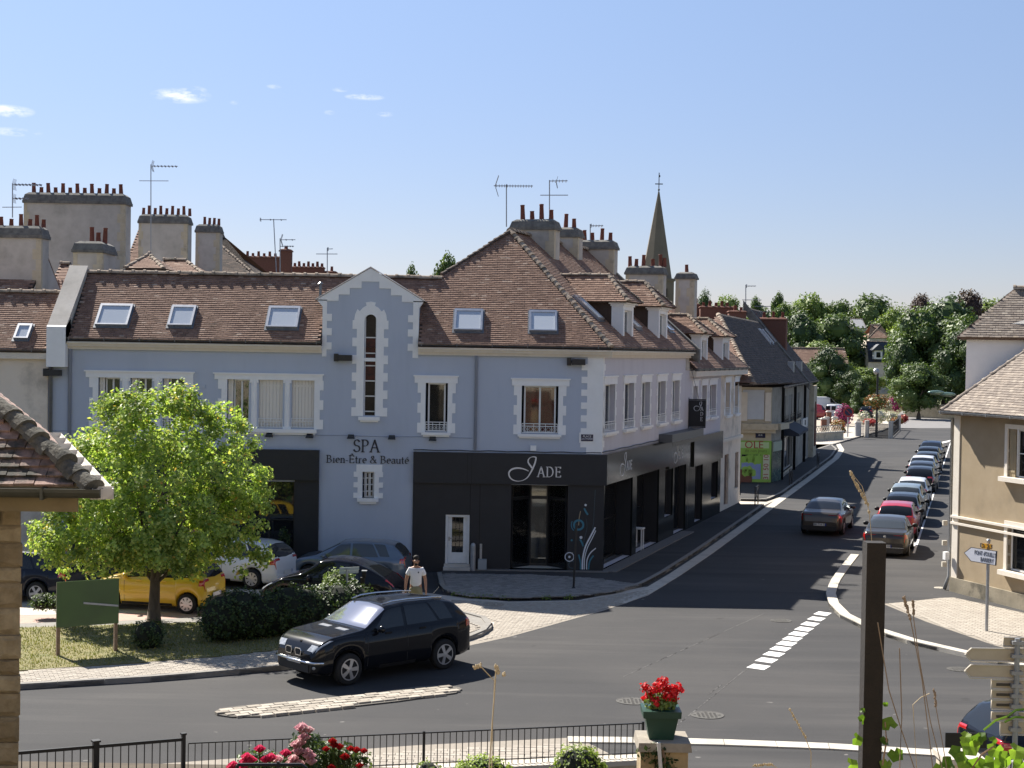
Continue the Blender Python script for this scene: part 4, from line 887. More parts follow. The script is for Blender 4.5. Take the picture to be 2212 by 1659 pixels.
# ---- the street shopfront openings (u along the street)
zf0, zf1 = FA.px(1290, 1048)[1], FA.px(1290, 982)[1]
def su(x, y=1100): return FS.px(x, y)[0]
so = [(su(1302), su(1362), .14, zf0), (su(1371), su(1419), .14, zf0), (su(1432), su(1449), 1.0, zf0 - .15), (su(1452), su(1477), .14, zf0 - .1)]
wall_grid(FS, 0, u2, 0, ZC1 - .02, hB + so, MAUVE, A1, depth=.3)
for h, k in zip(hB, ('curtain', 'curtain', 'half', 'none', 'curtain')): single_win(h, (h[0] - .18, h[1] + .18, h[3] + .3), 6, k, 2, FS, nar=.1, wide=.2, o=-.16)
# corner chain stones
mb = MB(); n = 15; z0 = zf1 + .02; h = (ZC0 - z0) / n
for i in range(n):
    e = .72 if i % 2 else .52; mb.fbox(FA, -e, .012, -.1, .025, z0 + i * h, z0 + (i + 1) * h); e = .3 if i % 2 else .16; mb.fbox(FS, .0, e, -.1, .025, z0 + i * h, z0 + (i + 1) * h)
mb.build('corner_chain', WHITE, A1)
mb = MB()
for k, wv in enumerate((0,)): mb.fbox(FS, u2 - .55, u2 + .1, -.02, .03, 6.9, ZC0)
mb.build('corner_chain', STUC, A1)
downpipe([FA.p(FA.px(1029, 800)[0], ZC0, .06), FA.p(FA.px(1029, 800)[0], zf1 + .1, .06)], A1, .05, pm('painted_pipe', (.3, .34, .44), rough=.6)); downpipe([FA.p(FA.px(152, 800)[0], ZC0, .06), FA.p(FA.px(152, 800)[0], .1, .06)], A1, .06, MATS['painted_pipe'])
# ---- black shop fronts
zl0, zl1 = FA.px(625, 1036)[1], FA.px(625, 971)[1]
uSL, uSR, uD = FA.px(150, 1000)[0], FA.px(690, 1000)[0], FA.px(893.5, 1000)[0]
def clad(fr, u0, u1, w0, w1, holes, mat, o, name='cladding'):
    wall_grid(fr, u0, u1, w0, w1, [(max(h[0], u0 + .001), min(h[1], u1 - .001), max(h[2], w0 + .001), min(h[3], w1 - .001)) for h in holes if h[1] > u0 and h[0] < u1], mat, A1, name, o, depth=o + .01)
MB().fbox(FA, uSL, uSR, .0, .2, zl0, zl1).build('fascia', BLACKP, A1)
clad(FA, uSL, uSR, .0, zl0, [(h[0], h[1], .25, zl0 - .01) for h in (hL1, hL2, hL3)], BLACKP, .08)
MB().fbox(FA, uSL, uSR, .0, .08, 0, .02).fbox(FA, uSR - .001, uSR, 0, .08, 0, zl0).build('cladding', BLACKP, A1)
MB().fbox(FA, uD, .2, .0, .2, zf0, zf1).build('fascia', BLACKP, A1)
clad(FA, uD, .12, .0, zf0, [(hD[0], hD[1], .12, hD[3]), (hE[0], hE[1], .14, zf0 - .005)], BLACKP, .08)
MB().fbox(FA, uD - .004, uD, 0, .08, 0, zf0).build('cladding', BLACKP, A1)
for x, y0, y1 in ((1016, 1046, 1240), (1037, 1046, 1240)): u, a = FA.px(x, y0); MB().fbox(FA, u, u + .012, .08, .09, .14, a).build('panel_joint', GLOSSB, A1)
for u in (FA.px(893, 1000)[0] + 2.0, FA.px(1010, 1000)[0]): MB().fbox(FA, u, u + .006, .2, .203, zf0, zf1).build('panel_joint', GLOSSB, A1)
# left shop glazing
for h in (hL1, hL2, hL3):
    w = MB().fbox(FA, h[0], h[1], -.3, -.02, .25, .3).build('shop_window', BLACKP, A1); sash(FA, w, h[0], h[1], .3, zl0 - .02, -.12, 3, 1, IRONB, .06, GLASSD, back='none', room=True)
# door with step
dr = MB(); u0, u1, w0, w1 = hD; dr.fbox(FA, u0, u0 + .08, -.2, .05, w0, w1); dr.fbox(FA, u1 - .08, u1, -.2, .05, w0, w1); dr.fbox(FA, u0 + .08, u1 - .08, -.2, .05, w1 - .07, w1)
door = dr.build('door', WPAINT, A1); mb = MB(); a, b = u0 + .085, u1 - .085; g0, g1 = w0 + (w1 - w0) * .22, w1 - .1
for q in ((a, a + .13, w0, w1 - .08), (b - .13, b, w0, w1 - .08), (a + .13, b - .13, w0, g0), (a + .13, b - .13, g1, w1 - .08)): mb.fbox(FA, q[0], q[1], -.12, -.06, q[2], q[3])
for i in range(3): mb.fbox(FA, a + .15, b - .15, -.06, -.052, w0 + .1 + i * .1, w0 + .17 + i * .1)
mb.build('leaf', WPAINT, door); MB().fbox(FA, a + .13, b - .13, -.1, -.09, g0, g1).build('pane', GLASSD, door)
mb = MB()
for i in range(1, 3): u = lerp(a + .13, b - .13, i / 3); mb.fbox(FA, u - .008, u + .008, -.085, -.07, g0, g1)
for i in range(1, 6): w = lerp(g0, g1, i / 6); mb.fbox(FA, a + .13, b - .13, -.08, -.072, w - .007, w + .007)
mb.build('grille', IRONB, door); mb = MB(); mb.fbox(FA, a + .02, a + .06, -.06, -.02, lerp(w0, w1, .46), lerp(w0, w1, .54)); mb.fbox(FA, a + .02, a + .15, -.025, -.01, lerp(w0, w1, .5), lerp(w0, w1, .52)); mb.build('handle', STEEL, door)
MB().fbox(FA, u0 - .05, u1 + .05, -.3, .35, .09, .2).fbox(FA, u0 - .03, u1 + .03, -.3, .18, .2, w0).build('doorstep', STUC, A1)
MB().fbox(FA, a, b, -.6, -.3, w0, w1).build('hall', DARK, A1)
# recessed glazed entrance
u0, u1, w0, w1 = hE; c0, c1 = lerp(u0, u1, .335), lerp(u0, u1, .665); od = -.95; o_e = -.25
en = MB().poly([FA.p(u0, w0, .0), FA.p(u1, w0, 0), FA.p(u1, w0, -2.8), FA.p(u0, w0, -2.8)]).poly([FA.p(u0, w1, .0), FA.p(u1, w1, 0), FA.p(u1, w1, -2.8), FA.p(u0, w1, -2.8)]).build('entrance', ROOM, A1)
mb = MB(); mb.poly([FA.p(u0 - .6, w0, -3), FA.p(u1 + .6, w0, -3), FA.p(u1 + .6, w1, -3), FA.p(u0 - .6, w1, -3)]); mb.poly([FA.p(u0 - .6, w0, -.3), FA.p(u0 - .6, w0, -3), FA.p(u0 - .6, w1, -3), FA.p(u0 - .6, w1, -.3)]); mb.poly([FA.p(u1 + .6, w0, -.3), FA.p(u1 + .6, w0, -3), FA.p(u1 + .6, w1, -3), FA.p(u1 + .6, w1, -.3)]); mb.build('showroom', ROOM, en)
zt1 = FA.px(1160, 1080)[1]
fm = MB(); seg = [((u0, o_e), (c0, od)), ((c0, od), (c1, od)), ((c1, od), (u1, o_e))]
for (a, oa), (b, ob) in seg:
    f2 = Fr(FA.p(a, 0, oa), (FA.p(b, 0, ob) - FA.p(a, 0, oa)).xy); L = (FA.p(b, 0, ob) - FA.p(a, 0, oa)).length
    for q in ((0, .06, w0, w1), (L - .06, L, w0, w1), (.06, L - .06, w0, w0 + .08), (.06, L - .06, zt1 - .05, zt1 + .05), (.06, L - .06, w1 - .05, w1)): fm.fbox(f2, q[0], q[1], -.03, .04, q[2], q[3])
    MB().fbox(f2, .05, L - .05, -.005, .005, w0 + .05, w1 - .03).build('pane', GLASS, en)
fm.build('frame', IRONB, en)
for i, (t, hgt, c) in enumerate(((.12, 1.3, (.25, .2, .15)), (.24, 1.5, (.05, .05, .06)), (.42, 1.2, (.5, .44, .36)), (.58, 1.55, (.42, .36, .28)), (.75, 1.4, (.3, .24, .18)), (.9, 1.2, (.12, .03, .03)))):
    u = lerp(u0, u1, t); mb = MB(); z = w0 + .55
    mb.lathe([(.05, 0), (.17, .02), (.13, hgt * .45), (.11, hgt * .62), (.16, hgt * .8), (.05, hgt * .88), (.06, hgt)], FA.p(u, z - .4, -1.7 - .3 * (i % 2)), 10); mb.build('dressed_form', pm('garment_%d' % i, c, rough=.9), en, smooth=True)
MB().fbox(FA, c0 + .1, c1 - .1, -1.3, -1.27, zt1 - .35, zt1 - .05).build('poster', pm('pale_poster', (.6, .57, .5), rough=.6), en)
# shop step
def stepfront(): 
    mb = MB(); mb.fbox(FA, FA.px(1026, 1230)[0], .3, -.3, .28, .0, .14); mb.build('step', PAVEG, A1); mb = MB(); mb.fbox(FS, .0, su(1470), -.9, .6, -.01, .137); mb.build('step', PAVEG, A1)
stepfront()
# gloss black street front
zS1 = FS.px(1297, 984)[1]; zg0 = zf0 - .03
MB().fbox(FS, -.02, su(1436), .02, .16, zf0, zf1).build('fascia', GLOSSB, A1); MB().fbox(FS, su(1436) + .005, u2, .02, .145, zf0 - .12, zf1 - .1).build('fascia', GLOSSB, A1)
clad(FS, .02, u2, .0, zf0 - .001, so, GLOSSB, .07)
MB().fbox(FS, su(1420), u2 + .8, .0, .55, zf1 - .02, zf1 + .3).build('canopy_box', pm('grey_metal_panel', (.11, .115, .12), rough=.5), A1)
MB().fbox(FS, su(1420), u2 + .8, .55, .56, zf1 - .18, zf1 - .01).build('canopy_box', GLOSSB, A1)
for i, h in enumerate(so):
    w = MB().fbox(FS, h[0], h[1], -.3, -.26, h[2], h[2] + .06).build('shop_window', IRONB, A1)
    sash(FS, w, h[0], h[1], h[2] + .02, h[3] - .01, -.55 if i in (0, 1) else -.2, 2 if i < 2 else 1, 1 if i < 2 else 0, IRONB, .06, GLASSD, back='none')
for i in (0, 1): h = so[i]; MB().poly([FS.p(h[0], .14, -.3), FS.p(h[0], h[3], -.3), FS.p(h[0], h[3], -.7), FS.p(h[0], .14, -.7)]).poly([FS.p(h[1], .14, -.3), FS.p(h[1], h[3], -.3), FS.p(h[1], h[3], -.7), FS.p(h[1], .14, -.7)]).poly([FS.p(h[0], h[3], -.3), FS.p(h[1], h[3], -.3), FS.p(h[1], h[3], -.7), FS.p(h[0], h[3], -.7)]).build('reveal', BLACKP, A1)
def liner(fr, hs, mat, root, d=.3):
    for a, b, c, e in hs:
        t = .006; MB().fbox(fr, a, a + t, -d, .0, c, e).build('reveal', mat, root); MB().fbox(fr, b - t, b, -d, .0, c, e).build('reveal', mat, root); MB().fbox(fr, a + t, b - t, -d, .0, e - t, e).build('reveal', mat, root)
liner(FS, so, BLACKP, A1); liner(FA, [hE, (hD[0], hD[1], hD[2], hD[3])] + [(h[0], h[1], .25, h[3]) for h in (hL1, hL2, hL3)], BLACKP, A1)
# ---- lettering
INK = pm('dark_letter', (.025, .028, .04), rough=.5); SILV = pm('silver_letter', (.62, .64, .68), rough=.3, metal=.25)
uS0, wS0 = FA.px(762.5, 976); uS1, _ = FA.px(824, 976); hS_ = FA.px(790, 950)[1] - wS0
_, xe = lettering(FA, 'SPA', uS0, wS0, hS_, .0, INK, A1, squeeze=1.05)
uB0, wB0 = FA.px(704.5, 999); uB1, _ = FA.px(884, 1000); t_ = 'Bien-\u00catre & Beaut\u00e9'; hB_ = FA.px(710, 983)[1] - wB0; adv = sum(GL[c][0] for c in t_) * hB_; lettering(FA, t_, uB0, wB0, hB_, .0, INK, A1, squeeze=(uB1 - uB0) / adv)
def jade(fr, u, w, s, o, parent, vertical=False, mirror=1):
    """logo: swash J with letters; (u,w) baseline left, s = cap height"""
    def bez(p0, p1, p2, p3, n=12): return [tuple((1 - t) ** 3 * a + 3 * t * (1 - t) ** 2 * b + 3 * t * t * (1 - t) * c + t ** 3 * d for a, b, c, d in zip(p0, p1, p2, p3)) for t in [i / n for i in range(n + 1)]]
    pts = bez((-.55, .55), (-1.1, .95), (-1.9, .95), (-2.05, .35)) + bez((-2.05, .35), (-2.1, -.55), (-1.0, -.75), (-.55, .05))[1:] + bez((-.55, .05), (-.25, .7), (.0, 1.4), (.0, 1.9))[1:] + bez((.0, 1.9), (-.3, 2.1), (-.75, 1.75), (-.55, 1.3))[1:] + bez((-.55, 1.3), (-.45, 1.1), (-.35, 1.0), (-.3, .85), 5)[1:]
    n = len(pts); ws = [s * (.05 + .11 * abs(math.sin(3.1 * i / n * 2.6 + .2))) for i in range(n)]
    k = s * 1.0; P = [(u + a * k * (1.28 if not vertical else 1), w + b * k) for a, b in pts]
    ribbon(fr, P, ws, o, SILV, parent, 'logo_swash')
    if not vertical: lettering(fr, 'ADE', u + .12 * s, w, s, o, SILV, parent, pen=(.13, .045), thick=.012, track=.05)
    else:
        for i, c in enumerate('ADE'): lettering(fr, c, u - .35 * s, w - (.35 + 1.35 * i) * s, s, o, SILV, parent, pen=(.13, .05), thick=.01)
uj, wj = FA.px(1157, 1029); hj = FA.px(1160, 1007)[1] - wj
jade(FA, uj, wj, hj, .2, A1)
MB().lathe([(.07, 0), (.07, .01), (.0, .01)], (0, 0, 0), 12).build('logo_dot', pm('teal_dot', (.02, .16, .22), rough=.4), A1).matrix_basis = WORLD[A1.name].inverted() @ wallmat(FA, FA.px(1186, 1018)[0], FA.px(1186, 1018)[1], .2)
jade(FS, su(1343, 1020), FS.px(1343, 1016)[1], hj * .95, .16, A1); jade(FS, su(1458, 985), FS.px(1458, 985)[1] - .1, hj * .95, .145, A1)
# painted plant ornament on the corner panel
TEAL = pm('teal_paint', (.03, .17, .24), rough=.5); DTEAL = pm('dull_teal_paint', (.03, .06, .08), rough=.5); WPT = pm('white_ornament', (.66, .68, .72), rough=.5); TAN = pm('tan_ornament', (.3, .24, .15), rough=.6)
def fa(*ps): return [FA.px(x, y, .08) for x, y in ps]
def curve(ps, n=8):
    out = []
    for i in range(len(ps) - 1):
        p0, p1, p2, p3 = ps[max(i - 1, 0)], ps[i], ps[i + 1], ps[min(i + 2, len(ps) - 1)]
        for k in range(n):
            t = k / n; out.append(tuple(.5 * ((2 * b) + (-a + c) * t + (2 * a - 5 * b + 4 * c - d) * t * t + (-a + 3 * b - 3 * c + d) * t ** 3) for a, b, c, d in zip(p0, p1, p2, p3)))
    return out + [ps[-1]]
for ps, w, m in (([(1258, 1230), (1259, 1205), (1265, 1180), (1276, 1158), (1286, 1139)], .05, WPT), ([(1262, 1230), (1263, 1205), (1269, 1183), (1279, 1163), (1287, 1146)], .03, WPT), ([(1267, 1230), (1268, 1210), (1275, 1195), (1287, 1184)], .035, WPT),
                 ([(1254, 1230), (1254, 1215), (1250, 1198)], .05, TEAL), ([(1271, 1230), (1274, 1212), (1282, 1200)], .05, TEAL), ([(1259, 1190), (1262, 1165), (1268, 1140), (1266, 1120)], .018, DTEAL), ([(1278, 1150), (1282, 1130), (1284, 1090), (1286, 1058)], .02, DTEAL),
                 ([(1250, 1135), (1251, 1120), (1254, 1104)], .03, TAN), ([(1262, 1098), (1266, 1106), (1270, 1112)], .06, TEAL), ([(1253, 1165), (1257, 1172), (1260, 1180)], .06, TEAL)):
    ribbon(FA, curve(fa(*ps)), w, .081, m, A1)
def ring(x, y, r, w, m, a0=0, a1=360): c = FA.px(x, y, .08); ribbon(FA, [(c[0] + r * math.cos(R(lerp(a0, a1, i / 20))), c[1] + r * math.sin(R(lerp(a0, a1, i / 20)))) for i in range(21)], w, .082, m, A1)
ring(1250, 1134, .16, .07, TEAL); ring(1250, 1134, .25, .03, TEAL, 150, 230); ring(1230, 1203, .15, .03, WPT); ring(1236, 1220, .12, .03, DTEAL, 60, 290)
for x, y, r, m in ((1265, 1091, .04, WPT), (1255, 1161, .05, WPT), (1230, 1203, .04, WPT), (1235, 1167, .035, TEAL), (1242, 1178, .025, DTEAL), (1236, 1195, .02, WPT)): ring(x, y, r * .5, r, m)
# ---- small fittings on the front
def fit(name, mb, mat): return mb.build(name, mat, A1)
for x, y in ((583, 939), (670, 941), (759, 942.5), (847, 944), (935, 947)):
    u, w = FA.px(x, y); mb = MB(); mb.hexa([FA.p(u - .13, w - .07, .3), FA.p(u + .13, w - .07, .3), FA.p(u + .13, w - .07, .1), FA.p(u - .13, w - .07, .1), FA.p(u - .1, w, .28), FA.p(u + .1, w, .28), FA.p(u + .1, w + .07, .1), FA.p(u - .1, w + .07, .1)]); mb.fbox(FA, u - .02, u + .02, 0, .12, w, w + .03); fit('wall_light', mb, IRONB)
for x, y in ((744, 773), (1246, 782), (118, 805)):
    u, w = FA.px(x, y); mb = MB(); mb.fbox(FA, u - .18, u + .28, .1, .34, w - .1, w + .1); mb.fbox(FA, u - .34, u - .2, .0, .2, w - .12, w + .14); mb.tube([FA.p(u - .26, w, .05), FA.p(u - .1, w, .2)], .03, 6); fit('floodlight', mb, IRONB)
u, w = FA.px(440, 834); MB().fbox(FA, u - .07, u + .07, 0, .03, w - .07, w + .07).build('vent_grille', BLUE, A1)
u, w = FA.px(1152, 972); fit('alarm_box', MB().fbox(FA, u - .1, u + .1, .0, .12, w - .02, w + .16), WHITE)
mb = MB(); mb.tube([FA.p(lerp(FA.px(893, 976)[0], 0, i / 20), zf1 + .06 + .012 * math.sin(i * 1.7), .03) for i in range(21)], .014, 5); fit('cable', mb, IRONB)
mb = MB(); mb.tube([FS.p(lerp(0, su(1420), i / 20), zf1 + .08 + .01 * math.sin(i * 1.3), .05) for i in range(21)], .02, 5); fit('cable', mb, IRONB)
mb = MB(); mb.tube([FA.p(lerp(uL, FA.px(1020, 950)[0], i / 30), FA.px(850, 943)[1] + .01 * math.sin(i), .012) for i in range(31)], .01, 4); fit('cable', mb, MATS['painted_pipe'])
b0 = ra(1033, 1206, 1051, 1237); fit('meter_box', MB().fbox(FA, b0[0], b0[1], .08, .3, .14, b0[3]), pm('grey_plastic', (.3, .32, .33), rough=.6))
mb = MB(); uu = FA.px(1022, 1220)[0]; mb.lathe([(.09, .1), (.09, .95), (.06, 1.03), (.0, 1.05)], FA.p(uu, 0, .25), 12); fit('gas_pipe_guard', mb, STEEL); MB().fbox(FA, uu + .22, uu + .3, .08, .16, .1, 1.0).build('gas_pipe', STEEL, A1)
# street name plate
pl = ra(1255, 938, 1281, 953); NAVY = pm('navy_enamel', (.008, .012, .05), rough=.25)
sg = thing('street_sign', 'navy enamel street name plate on the white corner chain', 'street sign', FA.p((pl[0] + pl[1]) / 2, pl[2], .03))
MB().fbox(FA, pl[0] - .06, pl[1] + .06, .026, .04, pl[2] - .06, pl[3] + .06).build('backing', WHITE, sg); MB().fbox(FA, pl[0], pl[1], .04, .055, pl[2], pl[3]).build('plate', NAVY, sg)
um = (pl[0] + pl[1]) / 2; fonttext('PLACE', .10, wallmat(FA, um, lerp(pl[2], pl[3], .7), .056), WPT, sg); fonttext('GAUTHARD', .082, wallmat(FA, um, lerp(pl[2], pl[3], .33), .056), WPT, sg)
# hanging JADE sign over the street
q = FS.px(1487, 893); ub = q[0]; o0 = .12
fh = Fr(FS.p(ub, 0, 0), (FS.out.x, FS.out.y))
a0, z1 = fh.px(1487, 864); a1, z0 = fh.px(1524, 922)
hs = thing('hanging_sign', 'black projecting shop sign with vertical silver JADE lettering over the street', 'shop sign', fh.p(0, z0, 0))
MB().fbox(fh, a0 + .05, a1, -.05, .05, z0, z1).build('board', BLACKP, hs)
mb = MB(); mb.tube([fh.p(-.1, z1 + .03, 0), fh.p(a1, z1 + .03, 0)], .025, 6); mb.tube([fh.p(-.1, z0 - .03, 0), fh.p(a1, z0 - .03, 0)], .025, 6); mb.tube([fh.p(0, z0 - .1, 0), fh.p(0, z1 + .1, 0)], .03, 6); mb.build('bracket', IRONB, hs)
jade(fh, lerp(a0, a1, .78), lerp(z0, z1, .66), (z1 - z0) * .145, .05, hs, vertical=True)
mb = MB(); mb.tube([fh.p(a1 * .6, z1, 0), FS.p(ub, 7.3, .0)], .008, 4); mb.build('stay_wire', IRONB, hs)
# ================================================================== neighbours and the town behind
def gable_house(name, label, fr, u0, u1, o_f, o_b, ze, zr, wmat, tmat, mode='along', tw=.18, te=.105, nobj=0, cat='house', hipL=0., hipR=0., ov=.2, caps=True, group=None):
    """walls and a pitched roof; ridge along the frame; hipL/hipR = how far each end is hipped in"""
    h = thing(name, label, cat, fr.p((u0 + u1) / 2, 0, (o_f + o_b) / 2), group=group); om = (o_f + o_b) / 2
    mb = MB(); mb.fbox(fr, u0, u1, o_b, o_f, 0, ze - .02)
    if not hipL: mb.prism([fr.p(u0, ze - .03, o_f), fr.p(u0, ze - .03, o_b), fr.p(u0, zr - .12, om)], fr.ex * .1)
    if not hipR: mb.prism([fr.p(u1, ze - .03, o_f), fr.p(u1, ze - .03, o_b), fr.p(u1, zr - .12, om)], fr.ex * -.1)
    w = mb.build('wall', wmat, h)
    sl = (zr - ze) / (o_f - om); zo = ze - ov * sl
    a, b, c, d = fr.p(u0 - ov * (hipL > 0), zo, o_f + ov), fr.p(u1 + ov * (hipR > 0), zo, o_f + ov), fr.p(u1 - hipR, zr, om), fr.p(u0 + hipL, zr, om)
    e, f = fr.p(u0 - ov * (hipL > 0), zo, o_b - ov), fr.p(u1 + ov * (hipR > 0), zo, o_b - ov)
    rf = MB().fbox(fr, u0 + .1, u1 - .1, o_b + .1, o_f - .1, ze - .25, ze - .1).build('roof', tmat, h)
    roof_tiles([a, b, c, d], fr.ex, rf, tmat, tw, te, nobj); MB().prism([f, e, d, c], (0, 0, -.05)).build('rear_slope', tmat, rf)
    if hipL: roof_tiles([e, a, d], (a - e), rf, tmat, tw, te); ridge_caps(a + V((0, 0, .03)), d + V((0, 0, .03)), rf, L=.3, r=.09, name='hip_tile', objs=caps)
    if hipR: roof_tiles([b, f, c], (f - b), rf, tmat, tw, te); ridge_caps(b + V((0, 0, .03)), c + V((0, 0, .03)), rf, L=.3, r=.09, name='hip_tile', objs=caps)
    ridge_caps(d + V((0, 0, .03)), c + V((0, 0, .03)), rf, L=.4, objs=caps)
    return h, rf
# ---- cream neighbour on the left
NB = thing('cream_house', 'cream rendered house with a small skylight left of the blue building', 'house', FA.p(uL - 4, 0, 0))
ue = FA.px(104, 800)[0]; u00 = ue - 9; zn = FA.px(50, 775)[1]
wall_grid(FA, u00, ue, 0, zn, [], CREAMW, NB, o=.0); MB().fbox(FA, u00, ue, -6, -.05, 0, zn).build('wall', CREAMW, NB); MB().fbox(FA, u00, ue, -.02, .2, zn, zn + .25).build('cornice', CREAM, NB)
MB().fbox(FA, ue + .0, uL, -.4, -.05, 0, 7.4).build('wall', BLUE, NB)
gutter(FA.p(u00, zn + .34, .22), FA.p(ue, zn + .34, .22), NB, .09); PN = FA.p(0, zn + .3, .3)
def onroofN(x, y): return PP(x, y, PN, NF)
RN = onroofN(80, 632); uw = uPL - .01
rfN = MB().fbox(FA, u00, ue - .1, -2.5, -.3, zn - .2, zn + .1).build('roof', TILED, NB)
zr_ = RN.z; yr_ = RN.y
roof_tiles([V((OA.x + u00, YF - .3, PN.z)), V((OA.x + uw, YF - .3, PN.z)), V((OA.x + uw, yr_, zr_)), V((OA.x + u00, yr_, zr_))], (1, 0, 0), rfN, TILE, nobj=300)
MB().poly([V((OA.x + u00, yr_, zr_)), V((OA.x + uw, yr_, zr_)), V((OA.x + uw, yr_ + 3, zr_ - 2.7)), V((OA.x + u00, yr_ + 3, zr_ - 2.7))]).build('rear_slope', TILED, rfN)
ridge_caps(V((OA.x + u00, yr_, zr_ + .03)), V((OA.x + uw, yr_, zr_ + .03)), rfN, L=.4)
c = onroofN(51, 719); skylight(None, rfN, c, eF, sF, NF, .5, .75)
downpipe([FA.p(ue + .12, zn, .07), FA.p(ue + .12, .1, .07)], NB, .06, STEEL)
# ---- town roofs behind, left
def FP(Y): return Fr(V((0, Y, 0)), (1, 0))
def uz(x, y, Y): q = PY(x, y, Y); return q.x, q.z
def bigstack(root, x0, x1, yt, yb, Y, pots, dep=.9, cap=.42, mat=STUC, quoin=True, potr=.13, capm=None):
    f = FP(Y); a, z1 = uz(x0, yt, Y); b, _ = uz(x1, yt, Y); _, z0 = uz(x0, yb, Y); return chimney(root, f, a, b, -dep, 0, z0, z1, pots, mat=mat, cap=cap, quoin=quoin, potr=potr, capm=capm)
def bh(name, label, x0, x1, ye, yr, Y, dep, wmat, tmat, hipL=0., hipR=0., tw=.3, te=.14, group='houses behind the blue building'):
    a, z = uz(x0, ye, Y); b, _ = uz(x1, ye, Y); _, r = uz(x0, yr, Y + dep / 2); return gable_house(name, label, FP(Y), a, b, 0, -dep, z, r, wmat, tmat, tw=tw, te=te, hipL=hipL, hipR=hipR, caps=False, group=group)
h1, r1 = bh('town_house', 'house with a broad grey chimney wall carrying thirteen red pots', 40, 262, 640, 602, 71, 4, STUC, TILE)
bigstack(h1, 52, 270, 438, 640, 70, [(.06 + .0725 * i, .62 if i % 2 == 0 else .38) for i in range(13)], dep=1.1, cap=.5, potr=.14)
h2, r2 = bh('town_house', 'house at the far left edge with five chimney pots on a grey stack', -90, 60, 640, 548, 60, 5, STUC, TILE)
bigstack(h2, -30, 89, 513, 640, 61, [(.2, .5), (.38, .4), (.56, .65), (.72, .4), (.85, .62), (.97, .4)], dep=1., cap=.5)
h3, r3 = bh('town_house', 'low tiled house just behind the ridge of the cream house', 92, 176, 640, 570, 64, 5, STUC, TILE, hipR=1.2)
h4, r4 = bh('town_house', 'tiled house behind with nine pots on a long grey stack', 262, 372, 590, 488, 84, 8, STUC, TILE, hipR=2.6)
bigstack(h4, 300, 405, 482, 600, 82.5, [(.04 + .12 * i, .5 if i % 2 == 0 else .66) for i in range(9)], dep=1.1, cap=.5)
h5, r5 = bh('town_house', 'small tiled outbuilding with a hipped roof below the grey stack', 283, 345, 575, 549, 66, 3, CREAMW, TILE, hipL=.4, hipR=.8)
h6, r6 = bh('town_house', 'low brown roof between the grey stacks', 335, 440, 592, 562, 72, 3.4, STUC, TILE, hipR=1.2)
h7, r7 = bh('town_house', 'dark gabled house with a slim four-pot chimney', 430, 560, 600, 508, 95, 9, STUC, TILED, hipL=.6, hipR=4)
bigstack(h7, 423, 474, 502, 600, 91, [(.3, .62), (.5, .55), (.7, .55), (.9, .5)], dep=1.0, cap=.5)
h8, r8 = bh('town_house', 'far brick house with a long row of small chimney pots', 505, 640, 612, 590, 118, 5, BRICK, TILED)
bigstack(h8, 515, 612, 556, 610, 118, [(.06 + .125 * i, .5 if i % 2 else .32) for i in range(8)], dep=.6, cap=.14, mat=BRICK, quoin=False, capm=BRICK, potr=.16)
bigstack(h8, 604, 629, 543, 600, 112, [(.5, .32)], dep=.7, cap=.2, mat=BRICK, quoin=False, capm=BRICK, potr=.2)
h9, r9 = bh('town_house', 'farthest brick house with stepped parapet and small pots', 630, 730, 615, 590, 125, 5, BRICK, TILED)
bigstack(h9, 630, 700, 578, 615, 124, [(.08 + .14 * i, .55 if i % 2 else .38) for i in range(7)], dep=.6, cap=.12, mat=BRICK, quoin=False, capm=BRICK, potr=.17); bigstack(h9, 700, 726, 588, 615, 124, [(.6, .5)], dep=.6, cap=.12, mat=BRICK, quoin=False, capm=BRICK, potr=.17)
# ---- blue lower house and cream house further up the street
u3, u4 = su(1556, 900), su(1601, 900); ZE2 = 6.9
C2 = thing('street_house', 'lower mauve-grey street house with two white dormers beside the hanging sign', 'house', FS.p(u2 + 3, 0, -3), group='houses along the left side of the street')
C3 = thing('street_house', 'narrow cream street house with two tall windows', 'house', FS.p(u3 + 3, 0, -3), group='houses along the left side of the street')
wx2 = [(1496, 1506), (1515, 1526), (1532, 1546)]
def sw(x0, x1, y0, y1): h = ra(x0, y0, x1, y1, fr=FS); return h
hC2 = [(su(a, 870), su(b, 870), 4.75, 6.2) for a, b in wx2]; hC3 = [(su(1566, 870), su(1576, 870), 4.7, 6.25), (su(1586, 870), su(1594, 870), 4.7, 6.25)]
soC2 = [(su(1497), su(1513), .2, 2.7), (su(1532), su(1546), .9, 2.6)]
wall_grid(FS, u2 + .002, u3, 0, ZE2, hC2 + soC2, MAUVE, C2, depth=.3); wall_grid(FS, u3 + .002, u4, 0, ZE2, hC3 + [(su(1563), su(1572), .3, 2.75), (su(1587, 1050), su(1594, 1050), .9, 2.7)], CREAMW, C3, depth=.3)
MB().poly([FS.p(u4, 0, 0), FS.p(u4, 0, -7), FS.p(u4, ZE2, -7), FS.p(u4, ZE2, 0)]).build('end_wall', CREAMW, C3); MB().poly([FS.p(u2 - .0, 0, -.3), FS.p(u2, 6, -7), FS.p(u2, ZE2, -7), FS.p(u2, ZE2, -.3)]).build('end_wall', STUC, C2)
for h in hC2: single_win(h, (h[0] - .12, h[1] + .12, h[3] + .3), 5, 'curtain', 1, FS, C2, .1, .2)
for h in hC3: single_win(h, (h[0] - .15, h[1] + .15, h[3] + .3), 5, 'none', 1, FS, C3, .12, .24)
for h in soC2:
    w = MB().fbox(FS, h[0], h[1], -.3, -.25, h[2], h[2] + .05).build('shop_window', IRONB, C2); sash(FS, w, h[0], h[1], h[2], h[3], -.2, 1, 0, IRONB, .06, GLASSD, back='none')
liner(FS, soC2, BLACKP, C2)
